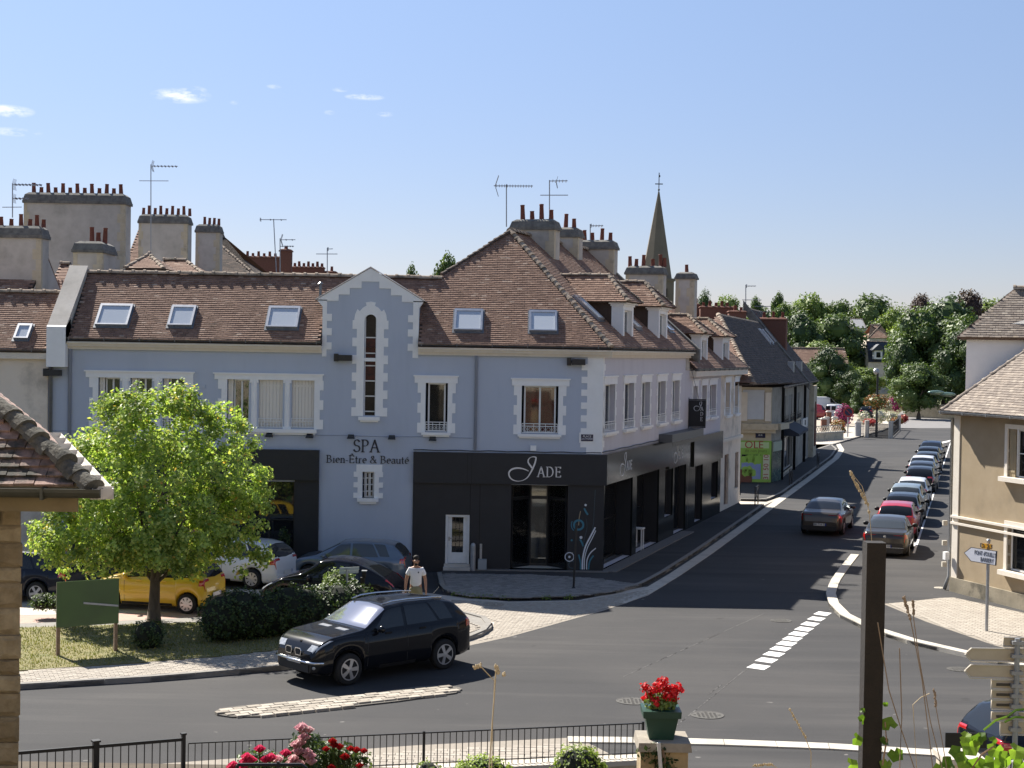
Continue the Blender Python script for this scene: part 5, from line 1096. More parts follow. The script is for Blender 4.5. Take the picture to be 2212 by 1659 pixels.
for h in ((su(1563), su(1572), .3, 2.75), (su(1587, 1050), su(1594, 1050), .9, 2.7)): MB().fbox(FS, h[0], h[1], -.2, -.12, h[2], h[3]).build('shutter', pm('brown_shutter', (.14, .085, .06), rough=.8), C3)
wall_grid(FS, u2 + .02, u3 - .02, .1, zf1 - .15, soC2, GLOSSB, C2, 'cladding', .07, depth=.08); MB().fbox(FS, u2 + .82, u3, .03, .16, zf0 - .35, zf1 - .12).build('fascia', GLOSSB, C2)
MB().fbox(FS, u3, u4, .0, .12, 3.4, 3.55).build('string_course', CREAM, C3)
for root, a, b, z in ((C2, u2 + .3, u3, ZE2), (C3, u3, u4, ZE2)):
    MB().fbox(FS, a, b, -.05, .3, z - .28, z - .02).build('cornice', CREAM, root); gutter(FS.p(a, z + .06, .3), FS.p(b, z + .06, .3), root, .09)
def onC(u, d): return FS.p(u, ZE2 + .02 + d * TS, .35 - d)
dC = 4.2
for root, a, b in ((C2, u2 + .3, u3), (C3, u3, u4)):
    rf = MB().fbox(FS, a + .2, b - .2, -4, -.4, ZE2 - .3, ZE2).build('roof', TILED, root)
    if root is C2: roof_tiles([onC(a, 0), onC(b, 0), onC(b, dC), onC(a, dC)], FS.ex, rf, TILE); rC2 = rf
    else:
        roof_tiles([onC(a, 0), onC(b + .2, 0), onC(b - 2.6, dC), onC(a, dC)], FS.ex, rf, TILE); roof_tiles([onC(b + .2, 0), FS.p(b + .2, ZE2 + .02, .35 - 2 * dC), onC(b - 2.6, dC)], -FS.out, rf, TILE); ridge_caps(onC(b + .2, 0), onC(b - 2.6, dC), rf, L=.3, r=.09, name='hip_tile')
    MB().prism([onC(a, dC), onC(b - 2.6, dC), FS.p(b, ZE2, .35 - 2 * dC), FS.p(a, ZE2, .35 - 2 * dC)], (0, 0, -.05)).build('rear_slope', TILED, rf); ridge_caps(onC(a, dC) + V((0, 0, .03)), onC(b - 2.6, dC) + V((0, 0, .03)), rf, L=.4)
for x0, x1, yb, yt in ((1512, 1526, 800, 720), (1559, 1573, 800, 726)):
    a, _ = FS.px(x0, yb, -.12); b, _ = FS.px(x1, yb, -.12); _, wt = FS.px(x0, yt, -.12); dormer(rC2 if x0 < 1540 else rf, FS, a, b + .1, ZE2 + .02, wt, .85, ZE2 + .02, TS)
def stack_at(root, x0, x1, yt, P, pots, dep, zb, mat=STUC, **k):
    f = Fr(V((P.x, P.y, 0)), (FS.out.x, FS.out.y)); a, z = f.px(x0, yt); b, _ = f.px(x1, yt); return chimney(root, f, a, b, -dep, 0, zb, z, pots, mat=mat, **k)
stack_at(C2, 1352, 1431, 593, onC(u2 + 3, dC), [(.05, .6), (.22, .45), (.42, .68), (.68, .45), (.9, .7), (1.0, .5)], .8, 7.5, cap=.4); stack_at(C3, 1460, 1499, 603, onC(u3 + .5, dC), [(.5, .5)], .8, 7.5, cap=.35)
bk, rb_ = bh('town_house', 'red brick house with a row of pots behind the cream street house', 1490, 1610, 730, 700, 112, 6, BRICK, TILED, group=None)
bigstack(bk, 1498, 1512, 660, 720, 111, [(.5, .5)], dep=.8, cap=.15, mat=BRICK, quoin=False, capm=BRICK, potr=.17); bigstack(bk, 1513, 1592, 664, 720, 110, [(.1, .35), (.27, .5), (.44, .35), (.6, .5), (.75, .35)], dep=.6, cap=.12, mat=BRICK, quoin=False, capm=BRICK, potr=.17); bigstack(bk, 1575, 1612, 674, 730, 108, [(.4, .5), (.75, .35)], dep=.8, cap=.12, mat=BRICK, quoin=False, capm=BRICK, potr=.17)
# ---- stone row beyond the side lane, green shop at its corner
D0 = G(1683, 1041); dD = (G(1752, 985) - D0); FD = Fr(D0, dD.xy); LD = dD.length; u_m = LD * .62
D1 = thing('stone_house', 'weathered stone house with a green corner shop beyond the side lane', 'house', D0, group='houses along the left side of the street')
D2 = thing('stone_house', 'last stone house of the left row with an arched stone pier', 'house', FD.p(u_m + 4, 0, 0), group='houses along the left side of the street')
OLDS = pm('old_render', (.27, .245, .2), (.36, .335, .285), rough=.95, sc=1.3, bump=.3, bsc=20, big=(.17, .155, .13), bigsc=.7, bigpos=(.5, .72)); ZD = 5.7
pC = G(1664, 1046); FDf = Fr(V((pC.x, pC.y, 0)), (1, 0.02)); FDc = Fr(V((pC.x, pC.y, 0)), (D0 - pC).xy); LDc = (D0 - pC).length
hD1 = [(FD.px(x, 880)[0], FD.px(x + 8, 880)[0], 3.4, 5.1) for x in (1690, 1703, 1718)]
wall_grid(FD, 0, u_m, 0, ZD, hD1 + [(2.0, 8.5, .4, 2.5)], OLDS, D1); wall_grid(FD, u_m, LD, 0, ZD, [(u_m + 1.5, u_m + 4.5, .3, 2.4)], OLDS, D2)
for h in hD1: w = MB().fbox(FD, h[0] - .15, h[1] + .15, -.1, .12, h[2] - .12, h[2]).build('window', STONE, D1); shutter(FD, w, h[0], h[1], h[2], h[3], -.05, pm('grey_shutter', (.22, .21, .19), rough=.8), 6); railing(FD, h[0] - .1, h[1] + .1, h[2], h[2] + .5, .15, w, IRONB, 8)
w = MB().fbox(FD, 2, 8.5, -.2, .05, .3, .4).build('shop_window', STONE, D1); sash(FD, w, 2, 8.5, .4, 2.5, -.1, 3, 0, STEEL, .1, GLASSD, back='half')
w = MB().fbox(FD, u_m + 1.5, u_m + 4.5, -.2, .05, .2, .3).build('shop_window', STONE, D2); sash(FD, w, u_m + 1.5, u_m + 4.5, .3, 2.4, -.1, 2, 0, STEEL, .1, GLASSD, back='none')
MB().hexa([FD.p(1.5, 2.7, 1.0), FD.p(8.8, 2.7, 1.0), FD.p(8.8, 2.7, .02), FD.p(1.5, 2.7, .02), FD.p(1.5, 2.85, 1.0), FD.p(8.8, 2.85, 1.0), FD.p(8.8, 3.35, .02), FD.p(1.5, 3.35, .02)]).build('awning', pm('dark_awning', (.03, .035, .05), rough=.8), D1)
sgn = MB().fbox(FD, u_m - 1.2, u_m + 3.2, .05, .18, 2.55, 3.2).build('shop_sign', pm('white_sign', (.6, .6, .58), rough=.5), D2); fonttext('TAXI', .5, wallmat(FD, u_m + 1, 2.88, .185), INK, sgn)
for u in (.6, LD * .36, LD * .68): downpipe([FD.p(u, ZD, .1), FD.p(u, .1, .1)], D1 if u < u_m else D2, .09, IRONB)
mb = MB(); mb.fbox(FD, LD - 3, LD, -.5, .35, 0, ZD - .3); mb.build('stone_pier', STONE, D2); mb = MB(); mb.fbox(FD, LD - 2.2, LD - .9, .3, .42, .9, 3.4); 
mb.prism([FD.p(LD - 1.55 + .65 * math.cos(math.pi * k / 8), 3.4 + .8 * math.sin(math.pi * k / 8), .3) for k in range(9)], FD.out * .12); mb.build('niche', BRICK, D2)
MB().poly([FD.p(LD, 0, 0), FD.p(LD, 0, -9), FD.p(LD, ZD, -9), FD.p(LD, ZD, 0)]).build('end_wall', STONE, D2)
uf0 = FDf.px(1560, 1000)[0]
wall_grid(FDf, uf0, 0, 0, ZD, [], STONE, D1); wall_grid(FDc, 0, LDc, 0, ZD, [], OLDS, D1)
q = ra(1605, 842, 1650, 906, FDf); MB().fbox(FDf, q[0], q[1], .0, .06, q[2], q[3]).build('roller_blind', pm('pale_blind', (.5, .53, .57), (.55, .58, .61), rough=.7, sc=3), D1)
for x in (1601, 1652): a = FDf.px(x, 880)[0]; MB().fbox(FDf, a, a + .35, 0, .12, q[2] - .1, ZD - .3).build('pilaster', CREAM, D1)
q = ra(1600, 914, 1664, 928, FDf); MB().fbox(FDf, q[0], .3, -.1, .5, q[2], q[3]).fbox(FDf, q[0], .2, -.1, .35, q[2] - .2, q[2]).build('balcony_cornice', STONE, D1); MB().fbox(FDc, .2, LDc + .2, -.1, .5, q[2], q[3]).build('balcony_cornice', STONE, D1)
# the green shop corner
GRN = pm('green_shop_panel', (.22, .42, .05), (.28, .5, .09), rough=.4, sc=.7); GRN2 = pm('pale_green_panel', (.45, .6, .3), rough=.4)
q = ra(1600, 950, 1664, 1046, FDf); ft = lambda y: FDf.px(1640, y)[1]
MB().fbox(FDf, uf0, -.0, .0, .1, .12, ft(952)).build('shopfront', GRN, D1); MB().fbox(FDf, uf0, -.15, .1, .14, ft(979), ft(955)).build('shop_sign', GRN2, D1); MB().fbox(FDf, uf0, -.15, .14, .15, ft(979), ft(968)).build('shop_sign', GRN, D1)
MB().fbox(FDc, .0, LDc, .0, .1, .12, ft(952)).build('shopfront', pm('dull_green_glass', (.1, .16, .12), (.05, .08, .09), rough=.15, sc=1.2), D1); MB().fbox(FDc, .05, LDc - .05, .1, .14, ft(975), ft(955)).build('shop_sign', pm('pale_green_sign', (.3, .36, .28), rough=.5), D1)
RINK = pm('red_letter', (.32, .03, .03), rough=.5); GINK = pm('brown_letter', (.12, .16, .03), rough=.5)
fonttext('OLE', .62, wallmat(FDf, FDf.px(1628, 961)[0], ft(961.5), .145), RINK, D1); fonttext('de nos jours', .26, wallmat(FDf, FDf.px(1632, 973)[0], ft(973.5), .155), GINK, D1)
a = FDf.px(1648, 1010)[0]; PST = pm('cream_strip', (.55, .58, .42), rough=.5); MB().fbox(FDf, a - .02, a + .36, .1, .13, .3, ft(982)).build('number_strip', PST, D1)
tm = wallmat(FDf, a + .17, lerp(.3, ft(982), .5), .135) @ M.Rotation(R(90), 4, 'Z'); fonttext('02 31 50 10 78', .42, tm, RINK, D1)
b0, b1, z0, z1 = FDf.px(1601, 1010)[0], a - .15, .3, ft(982); MB().fbox(FDf, b0, b1, .1, .125, z0, z1).build('poster', pm('blue_poster', (.2, .27, .5), (.28, .36, .58), rough=.4, sc=1), D1)
MB().fbox(FDf, b0, b1, .125, .13, lerp(z0, z1, .84), z1).build('poster', DARK, D1)
for t, z, r, m in ((.15, .8, .2, GRN), (.45, .83, .25, GRN), (.8, .8, .28, GRN), (.3, .32, .3, GRN), (.55, .25, .22, GRN), (.15, .1, .45, BRICK)):
    c = FDf.p(lerp(b0, b1, t), lerp(z0, z1, z), .131); MB().add([c] + [c + FDf.ex * r * math.cos(k * .524) * (1 + .2 * (k % 2)) + V((0, 0, r * math.sin(k * .524) * (.9 + .2 * (k % 3)))) for k in range(12)], [(0, 1 + k, 1 + (k + 1) % 12) for k in range(12)]).build('printed_plant', m, D1)
q = ra(1632, 934, 1653, 946, FDf); sg2 = thing('street_sign', 'small navy street plate on the stone above the green shop', 'street sign', FDf.p((q[0] + q[1]) / 2, q[2], .02)); MB().fbox(FDf, q[0], q[1], .005, .03, q[2], q[3]).build('plate', NAVY, sg2); fonttext('RUE', .13, wallmat(FDf, (q[0] + q[1]) / 2, lerp(q[2], q[3], .5), .031), WPT, sg2)
# roofs of the row
gutter(FD.p(-.5, ZD + .08, .35), FD.p(LD + .3, ZD + .08, .35), D1, .12); 
TD = math.tan(R(50)); dD_ = 4.6
def onD(u, d): return FD.p(u, ZD + .05 + d * TD, .4 - d)
rD = MB().fbox(FD, .5, u_m - .5, -5, -.5, ZD - .3, ZD).build('roof', TILED, D1); cl = FDf.p(-1.2, ZD + .05, .4); c1 = FDf.p(uf0, ZD + .05, .4)
E2_ = onD(u_m, 0); ND_ = (FD.out * TD + V((0, 0, 1))).normalized(); Hc = PP(1627, 829, E2_, ND_); pk = PP(1552, 679, E2_, ND_); rg = PP(1640, 712, E2_, ND_); rg = pk + FD.ex * ((E2_ - pk).dot(FD.ex) + .0)
roof_tiles([Hc, E2_, rg, pk], FD.ex, rD, TILED, .3, .14); roof_tiles([Hc - V((4.5, .3, 0)), Hc, pk], FDf.ex, rD, TILE, .3, .14)  # one roof: shaded street slope in darker tile, sunlit hip in browner tile
ridge_caps(Hc, pk, rD, L=.35, r=.15, name='hip_tile', objs=False, mat=RIDGE); MB().prism([pk, rg, rg - FD.out * 4 - V((0, 0, 4)), pk - FD.out * 4 - V((0, 0, 4))], (0, 0, -.05)).build('rear_slope', TILED, rD)
rD2 = MB().fbox(FD, u_m + .5, LD - .5, -5, -.5, ZD - .3, ZD).build('roof', TILED, D2)
pk2 = onD(u_m + 5, dD_ * .95)
roof_tiles([onD(u_m + .02, .05), onD(LD + .3, .05), onD(LD + .3, dD_ * .95), onD(u_m + .02, dD_ * .95)], FD.ex, rD2, TILED, .3, .14)
for u in (u_m - 5, u_m + 1.5): MB().fbox(FD, u, u + .7, -.6, -.2, ZD + .5, ZD + 1.5).build('vent_stub', STEEL, D1 if u < u_m else D2)
for u, d_ in ((LD * .42, 2.6), (LD * .5, 2.6), (LD * .62, 2.7)): skylight(None, rD, onD(u, d_), FD.ex, (-FD.out + V((0, 0, TD))).normalized(), (FD.out * TD + V((0, 0, 1))).normalized(), .7, 1.2)
MB().hexa([onD(u_m - .25, -.1) - V((0, 0, .4)), onD(u_m + .25, -.1) - V((0, 0, .4)), onD(u_m + .25, dD_) - V((0, 0, .6)), onD(u_m - .25, dD_) - V((0, 0, .6)), onD(u_m - .25, -.1) + V((0, 0, .18)), onD(u_m + .25, -.1) + V((0, 0, .18)), onD(u_m + .25, dD_) + V((0, 0, .18)), onD(u_m - .25, dD_) + V((0, 0, .18))]).build('party_parapet', CAPM, D1)
stack_at(D2, 1622, 1698, 690, onD(LD * .74, dD_), [(.1, .45), (.35, .55), (.62, .6), (.88, .55)], .8, 7.5, mat=BRICK, quoin=False, capm=BRICK, cap=.15, potr=.16)
D3 = thing('stone_house', 'hipped tile roof of the house behind the end of the left row', 'house', FD.p(LD - 2, 0, -8))
g0, g1, g2 = PY(1655, 712, 122), PY(1738, 790, 118), PY(1700, 795, 118)
MB().box(g2.x - 6, g1.x - .4, 118.5, 128, 0, g1.z - .2).build('wall', STUC, D3); rr = MB().box(g2.x - 5, g1.x - 1, 119.5, 127, g1.z - .4, g1.z - .1).build('roof', TILED, D3)
roof_tiles([V((g2.x - 6, 118, g1.z)), V((g1.x, 118, g1.z)), V((g0.x + 1, 123, g0.z))], (1, 0, 0), rr, TILE, .3, .14); MB().prism([V((g1.x, 118, g1.z)), V((g1.x, 128, g1.z)), V((g0.x + 1, 123, g0.z))], (0, 0, -.05)).build('rear_slope', TILED, rr); MB().prism([V((g2.x - 6, 118, g1.z)), V((g2.x - 6, 128, g1.z)), V((g0.x + 1, 123, g0.z))], (0, 0, -.05)).build('rear_slope', TILED, rr)
# ---- beige house on the right
K0 = G(2057, 1283); FE = Fr(V((K0.x, K0.y, 0)), (math.sin(AS), -math.cos(AS))); FE2 = Fr(V((K0.x, K0.y, 0)), (-math.sin(AS), -math.cos(AS)))
E1 = thing('beige_house', 'beige rendered house with a grey-brown tiled roof at the right corner', 'house', K0)
ZEe = FE.px(2064, 890)[1]; LE = 12
hE1 = [(FE.px(2180, 925)[0], FE.px(2180, 925)[0] + 1.3, FE.px(2180, 1030)[1], FE.px(2180, 926)[1]), (FE.px(2178, 1135)[0], FE.px(2178, 1135)[0] + 2.2, FE.px(2178, 1232)[1], FE.px(2178, 1135)[1])]
wall_grid(FE, 0, LE, 0, ZEe, hE1, BEIGE, E1, depth=.3)
MB().poly([FE.p(0, 0, 0), V((K0.x + 14 * math.sin(AS), K0.y + 14 * math.cos(AS), 0)), V((K0.x + 14 * math.sin(AS), K0.y + 14 * math.cos(AS), ZEe)), FE.p(0, ZEe, 0)]).build('street_wall', BEIGE, E1)
MB().fbox(FE, -.06, .25, -.3, .03, 0.55, ZEe).build('corner_pier', CREAM, E1); MB().poly([FE.p(LE, 0, 0), FE.p(LE, 0, -9), FE.p(LE, ZEe + 2, -5), FE.p(LE, ZEe, 0)]).build('end_wall', BEIGE, E1); MB().poly([FE.p(LE, 0, -9), V((K0.x + 9 + 14 * math.sin(AS), K0.y + 14 * math.cos(AS) - 3, 0)), V((K0.x + 9 + 14 * math.sin(AS), K0.y + 14 * math.cos(AS) - 3, ZEe)), FE.p(LE, ZEe, -9)]).build('rear_wall', BEIGE, E1)
MB().fbox(FE, -.05, LE, -.1, .09, 0, .55).build('plinth', pm('mossy_plinth', (.3, .26, .19), (.16, .14, .1), rough=1, sc=1.4, bump=.4, bsc=25, big=(.07, .065, .05), bigsc=.7, bigpos=(.52, .66)), E1)
for y in (1113, 1127): z = FE.px(2062, y)[1]; MB().fbox(FE, -.08, LE, -.05, .09, z - .07, z).build('string_course', CREAM, E1)
for i, h in enumerate(hE1):
    mb = MB(); mb.fbox(FE, h[0] - .14, h[0], -.1, .05, h[2], h[3]); mb.fbox(FE, h[1], h[1] + .14, -.1, .05, h[2], h[3]); mb.fbox(FE, h[0] - .14, h[1] + .14, -.1, .05, h[3], h[3] + .14); mb.fbox(FE, h[0] - .2, h[1] + .2, -.1, .22, h[2] - .14, h[2])
    w = mb.build('window', CREAM, E1); sash(FE, w, h[0] + (.3 if i == 0 else 0), h[1], h[2], h[3], -.12, 2, 1 if i == 0 else 0, glass=GLASSD, back='none')
    if i == 0: shutter(FE, w, h[0] + .02, h[0] + .32, h[2], h[3], -.02, pm('tan_shutter', (.3, .24, .15), rough=.8), 3)
downpipe([FE.p(-.2, ZEe - .2, .0), FE.p(-.2, .55, .0), FE.p(-.3, .12, .1)], E1, .06, STEEL)
TE = math.tan(R(38)); ZEr = ZEe + .05; ovE = .45
def e1(u, d): return FE.p(u, ZEr + d * TE, ovE - d)
# hip between the visible slope and the street slope
n1 = -FE.out; n2 = -FE2.out * -1
st_dir = V((math.sin(AS), math.cos(AS), 0)); n2 = V((math.cos(AS), -math.sin(AS), 0))      # inward from the street wall
cE = FE.p(0, ZEr, 0) - (n1 + n2).normalized() * (ovE / math.cos(math.acos(n1.dot(n2)) / 2)); cE.z = ZEr
hd = (n1 + n2).normalized(); hk = 1 / (hd.dot(n1)); topd = 5.2; apx = cE + hd * topd * hk + V((0, 0, topd * TE))
rfE = MB().fbox(FE, .3, LE - .3, -5, -.3, ZEe - .25, ZEe).build('roof', TILEG, E1)
roof_tiles([cE, cE + FE.ex * LE, apx + FE.ex * LE, apx], FE.ex, rfE, TILEG, .19, .12, nobj=300, th=.02)
roof_tiles([cE + st_dir * 14, cE, apx, apx + st_dir * 14], st_dir, rfE, TILEG, .3, .14)
MB().prism([apx, apx + FE.ex * LE, apx + FE.ex * LE + n1 * 5 - V((0, 0, 4)), apx + st_dir * 14 + n2 * 5 - V((0, 0, 4)), apx + st_dir * 14], (0, 0, -.05)).build('rear_slope', TILEG, rfE)
ridge_caps(cE + V((0, 0, .02)), apx, rfE, L=.32, r=.09, name='hip_tile', mat=TILEG); gutter(cE + FE.out * .06 + V((0, 0, -.02)), cE + FE.ex * LE + FE.out * .06 + V((0, 0, -.02)), E1, .08, STEEL)
MB().prism([cE - V((0, 0, .1)), cE + FE.ex * LE - V((0, 0, .1)), FE.p(LE, ZEr - .1, 0), FE.p(0, ZEr - .1, 0)], (0, 0, -.03)).build('soffit', WOOD, E1)
# large hipped dormer on the street slope: its white cheek faces the square
FX = Fr(V((K0.x, K0.y, 0)) + st_dir * 3.2, (n2.x, n2.y))       # along = inward from street wall, outward = towards the square
a0, zt_ = FX.px(2088, 728); zt2 = zt_
dmE = MB().prism([FX.p(a0, ZEr + .1, 0), FX.p(a0, zt_, 0), FX.p(a0 + 5.5, zt_, 0), FX.p(a0 + 5.5, ZEr + 4.2, 0)], FX.out * -.2).build('dormer', WHITE, rfE)
MB().prism([FX.p(a0, ZEr + .1, -3.2), FX.p(a0, zt_, -3.2), FX.p(a0 + 5.5, zt_, -3.2), FX.p(a0 + 5.5, ZEr + 4.2, -3.2)], FX.out * .2).build('cheek', WHITE, dmE); MB().fbox(FX, a0, a0 + .2, -3.0, -.2, ZEr + .1, zt_).build('dormer_front', WHITE, dmE)
r0 = FX.px(2190, 624, -1.6); ra0, rz = r0; eo = .3
A_l, A_r, A_t = FX.p(a0 - eo, zt_, eo), FX.p(a0 + 7, zt_, eo), FX.p(ra0, rz, -1.6)
roof_tiles([A_l, A_r, FX.p(a0 + 7, rz, -1.6), A_t], FX.ex, dmE, TILEG, .19, .12, nobj=250, th=.02); roof_tiles([FX.p(a0 - eo, zt_, -3.2 - eo), A_l, A_t], FX.out, dmE, TILEG, .3, .12, th=.02)
MB().prism([A_t, FX.p(a0 + 7, rz, -1.6), FX.p(a0 + 7, zt_, -3.5), FX.p(a0 - eo, zt_, -3.5)], (0, 0, -.05)).build('rear_slope', TILEG, dmE); ridge_caps(A_t + V((0, 0, .03)), FX.p(a0 + 7, rz, -1.6), dmE, L=.4)
MB().fbox(FE, FE.px(2064, 1219)[0] - .35, FE.px(2064, 1219)[0] - .2, .1, .25, 1.1, 1.35).build('meter_box', WHITE, E1)
for z in (.8, 1.5, 2.15): MB().box(K0.x - .2, K0.x - .06, K0.y + .5, K0.y + .62, z, z + .16).build('wall_ledge', KERB, E1)
# ---- church
CH = thing('church', 'slender octagonal stone church spire with a cross rising behind the roofs', 'church', V((uz(1420, 600, 250)[0], 250, 0)))
xs, zb = uz(1418, 603, 250); _, zt_ = uz(1420, 414, 250); SP = pm('spire_stone', (.155, .128, .098), (.195, .163, .128), rough=.95, sc=.4, bump=.3, bsc=4); hw_ = 2.6
mb = MB(); vs = [(xs + hw_ * math.cos(R(22.5 + 45 * k)), 250 + hw_ * math.sin(R(22.5 + 45 * k)), zb) for k in range(8)]; vt = [(xs + .12 + .12 * math.cos(R(22.5 + 45 * k)), 250 + .12 * math.sin(R(22.5 + 45 * k)), zt_) for k in range(8)]
mb.add(vs + vt, [(k, (k + 1) % 8, 8 + (k + 1) % 8, 8 + k) for k in range(8)] + [list(range(8, 16))]); mb.build('spire', SP, CH)
mb = MB(); mb.box(xs - 2.6, xs + 2.6, 247.4, 252.6, 0, zb - .4); mb.box(xs - 2.8, xs + 2.8, 247.2, 252.8, zb - .4, zb + .02); mb.build('tower', SP, CH); MB().box(xs + .9, xs + 1.5, 247.2, 247.5, zb - 5, zb - 1.6).build('belfry_opening', DARK, CH)
mb = MB(); _, zc = uz(1420, 373, 250); mb.tube([(xs + .12, 250, zt_ - .2), (xs + .12, 250, zc)], .07, 6); mb.box(xs - .5, xs + .75, 249.95, 250.05, lerp(zt_, zc, .38), lerp(zt_, zc, .43)); mb.ball((xs + .12, 250, zt_ + .3), .18, 8, 5); mb.box(xs + .05, xs + .32, 249.98, 250.02, zc - .7, zc - .4); mb.build('cross', IRONB, CH)
# ---- far houses by the trees
def farhouse(label, x0, x1, ye, yr, Y, dep, wm, tm, hl=0, hr=0, y0=None, group='far houses among the trees'):
    return bh('far_house', label, x0, x1, ye, yr, Y, dep, wm, tm, hl, hr, tw=.5, te=.3, group=group)
SLATE = pm('blue_slate', (.035, .042, .06), (.05, .058, .075), rough=.6, sc=2, isl=.3); SHEDR = pm('grey_sheet', (.3, .3, .31), rough=.7)
fh1, _ = farhouse('slate-blue mansard house with one white-framed dormer window', 1876, 1935, 777, 738, 268, 3.5, CREAMW, SLATE)
f = FP(266.6); a, z1 = uz(1889, 757, 266.6); b, z0 = uz(1906, 776, 266.6)
d = MB().fbox(f, a, b, -1.5, .0, z0, z1).build('dormer', WPAINT, fh1); MB().fbox(f, lerp(a, b, .25), lerp(a, b, .75), .0, .05, lerp(z0, z1, .2), lerp(z0, z1, .8)).build('pane', GLASSD, d); MB().prism([f.p(a - .5, z1, .3), f.p((a + b) / 2, z1 + 1.1, .3), f.p(b + .5, z1, .3)], (0, 2.2, 0)).build('dormer_roof', SLATE, d)
farhouse('cream gabled annexe left of the slate-blue house', 1828, 1880, 776, 752, 272, 6, CREAMW, SLATE)
farhouse('house with a red hipped roof above the slate-blue house', 1878, 1922, 728, 701, 300, 7, CREAMW, TILER, 3, 3)
farhouse('pale grey shed with a sheet roof among the trees', 1846, 1872, 707, 689, 330, 8, pm('pale_shed', (.4, .4, .4), rough=.9), SHEDR)
farhouse('long low brown-tiled barn behind the hedges', 1712, 1832, 782, 751, 240, 6, STUC, TILE)
wl = thing('garden_wall', 'long beige stone garden wall beside the far road', 'wall', G(1960, 878)); P1, P2 = G(1930, 862), G(1996, 897); fw = Fr(P1, (P2 - P1).xy); MB().fbox(fw, 0, (P2 - P1).length, -.4, 0, 0, 1.9).build('wall', pm('beige_stone_wall', (.42, .35, .24), (.5, .43, .31), rough=1, sc=.8, bump=.4, bsc=4), wl); MB().fbox(fw, -.1, (P2 - P1).length + .1, -.5, .1, 1.9, 2.05).build('coping', STONE, wl)
P1, P2 = G(2000, 903), G(2062, 906); fw = Fr(P1, (P2 - P1).xy); wl2 = thing('garden_wall', 'low dark stone wall under the big trees left of the beige house roof', 'wall', P1); MB().fbox(fw, -3, (P2 - P1).length + 6, -.4, 0, 0, 1.6).build('wall', STONE, wl2); MB().fbox(fw, -3.1, (P2 - P1).length + 6.1, -.5, .1, 1.6, 1.72).build('coping', CAPM, wl2)
P1, P2 = G(1893, 872), G(1925, 872); wl3 = thing('garden_wall', 'short pale wall at the foot of the slate-blue house', 'wall', P1); fw = Fr(P1, (P2 - P1).xy); MB().fbox(fw, 0, (P2 - P1).length, -.4, 0, 0, 1.5).build('wall', CREAM, wl3); MB().fbox(fw, -.1, (P2 - P1).length + .1, -.5, .1, 1.5, 1.62).build('coping', STONE, wl3)
# ---- television aerials
ALU = pm('aluminium_aerial', (.3, .31, .33), rough=.4, metal=.5)
def aerial(x, yt, yb, Y, booms, label, lean=0):
    x0, z0 = uz(x, yb, Y); x1, z1 = uz(x + lean, yt, Y); t = thing('tv_aerial', label, 'TV aerial', (x0, Y, z0), group='television aerials on the roofs'); s = Y / FPX
    mb = MB(); mb.tube([(x0, Y, z0), (x1, Y, z1)], .024 * max(1, Y / 75), 6); mb.build('mast', ALU, t)
    for y, dx0, dx1, n, refl in booms:
        xb, zz_ = uz(x + lean * (yb - y) / (yb - yt), y, Y); mb = MB(); mb.tube([(xb + dx0 * s, Y, zz_), (xb + dx1 * s, Y, zz_ + .02)], .017 * max(1, Y / 75), 5); mb.build('boom', ALU, t)
        mb = MB()
        for k in range(n): xx = xb + lerp(dx0, dx1, (k + 1) / (n + .5)) * s; mb.box(xx - .012, xx + .012, Y - .16, Y + .16, zz_ - .035, zz_ + .045)
        if n: mb.build('elements', ALU, t)
        if refl:
            mb = MB()
            for sg_ in (1, -1):
                for k in range(4): mb.tube([(xb + dx0 * s + .05, Y - .2 + k * .13, zz_), (xb + (dx0 + refl * .45) * s, Y - .2 + k * .13, zz_ + sg_ * refl * s)], .009, 4)
            mb.build('reflector', ALU, t)
aerial(1094, 398, 490, 60, [(402, -27, 57, 14, 0), (402, -27, -26, 0, 22)], 'tall aerial with a toothed boom on the corner roof peak')
aerial(1187, 389, 470, 62, [(391, 0, 39, 5, 0), (422, -20, 40, 0, 0), (394, 12, 13, 0, 12)], 'aerial with a long cross boom on the four-pot street chimney')
aerial(1275, 484, 520, 66, [(488, 0, 28, 4, 4)], 'short aerial between the street chimneys')
aerial(326, 355, 540, 80, [(359, 0, 58, 7, 12), (391, -25, 38, 0, 0)], 'tall aerial on the nine-pot stack left of centre', lean=0)
aerial(27, 396, 470, 68, [(399, 0, 64, 8, 12), (429, 0, 36, 4, 10), (448, -22, 20, 0, 0)], 'aerial with two booms at the far left')
aerial(597, 473, 590, 90, [(475, -30, 28, 2, 4)], 'leaning aerial rising beside the brick chimney', lean=-6)
aerial(605, 515, 590, 95, [(518, 0, 33, 2, 12), (532, 0, 30, 5, 0)], 'low aerial with two booms beside the brick chimney')
aerial(707, 535, 592, 100, [(538, 0, 12, 0, 4), (549, -24, 22, 0, 0)], 'small aerial above the farthest brick house')
aerial(1611, 615, 700, 120, [(618, 0, 22, 3, 4), (648, -8, 34, 0, 0)], 'aerial standing over the brick houses up the street')
aerial(1643, 672, 700, 115, [(674, -16, 24, 0, 0), (662, -14, 22, 0, 0)], 'flat two-boom aerial on the brick stack up the street')
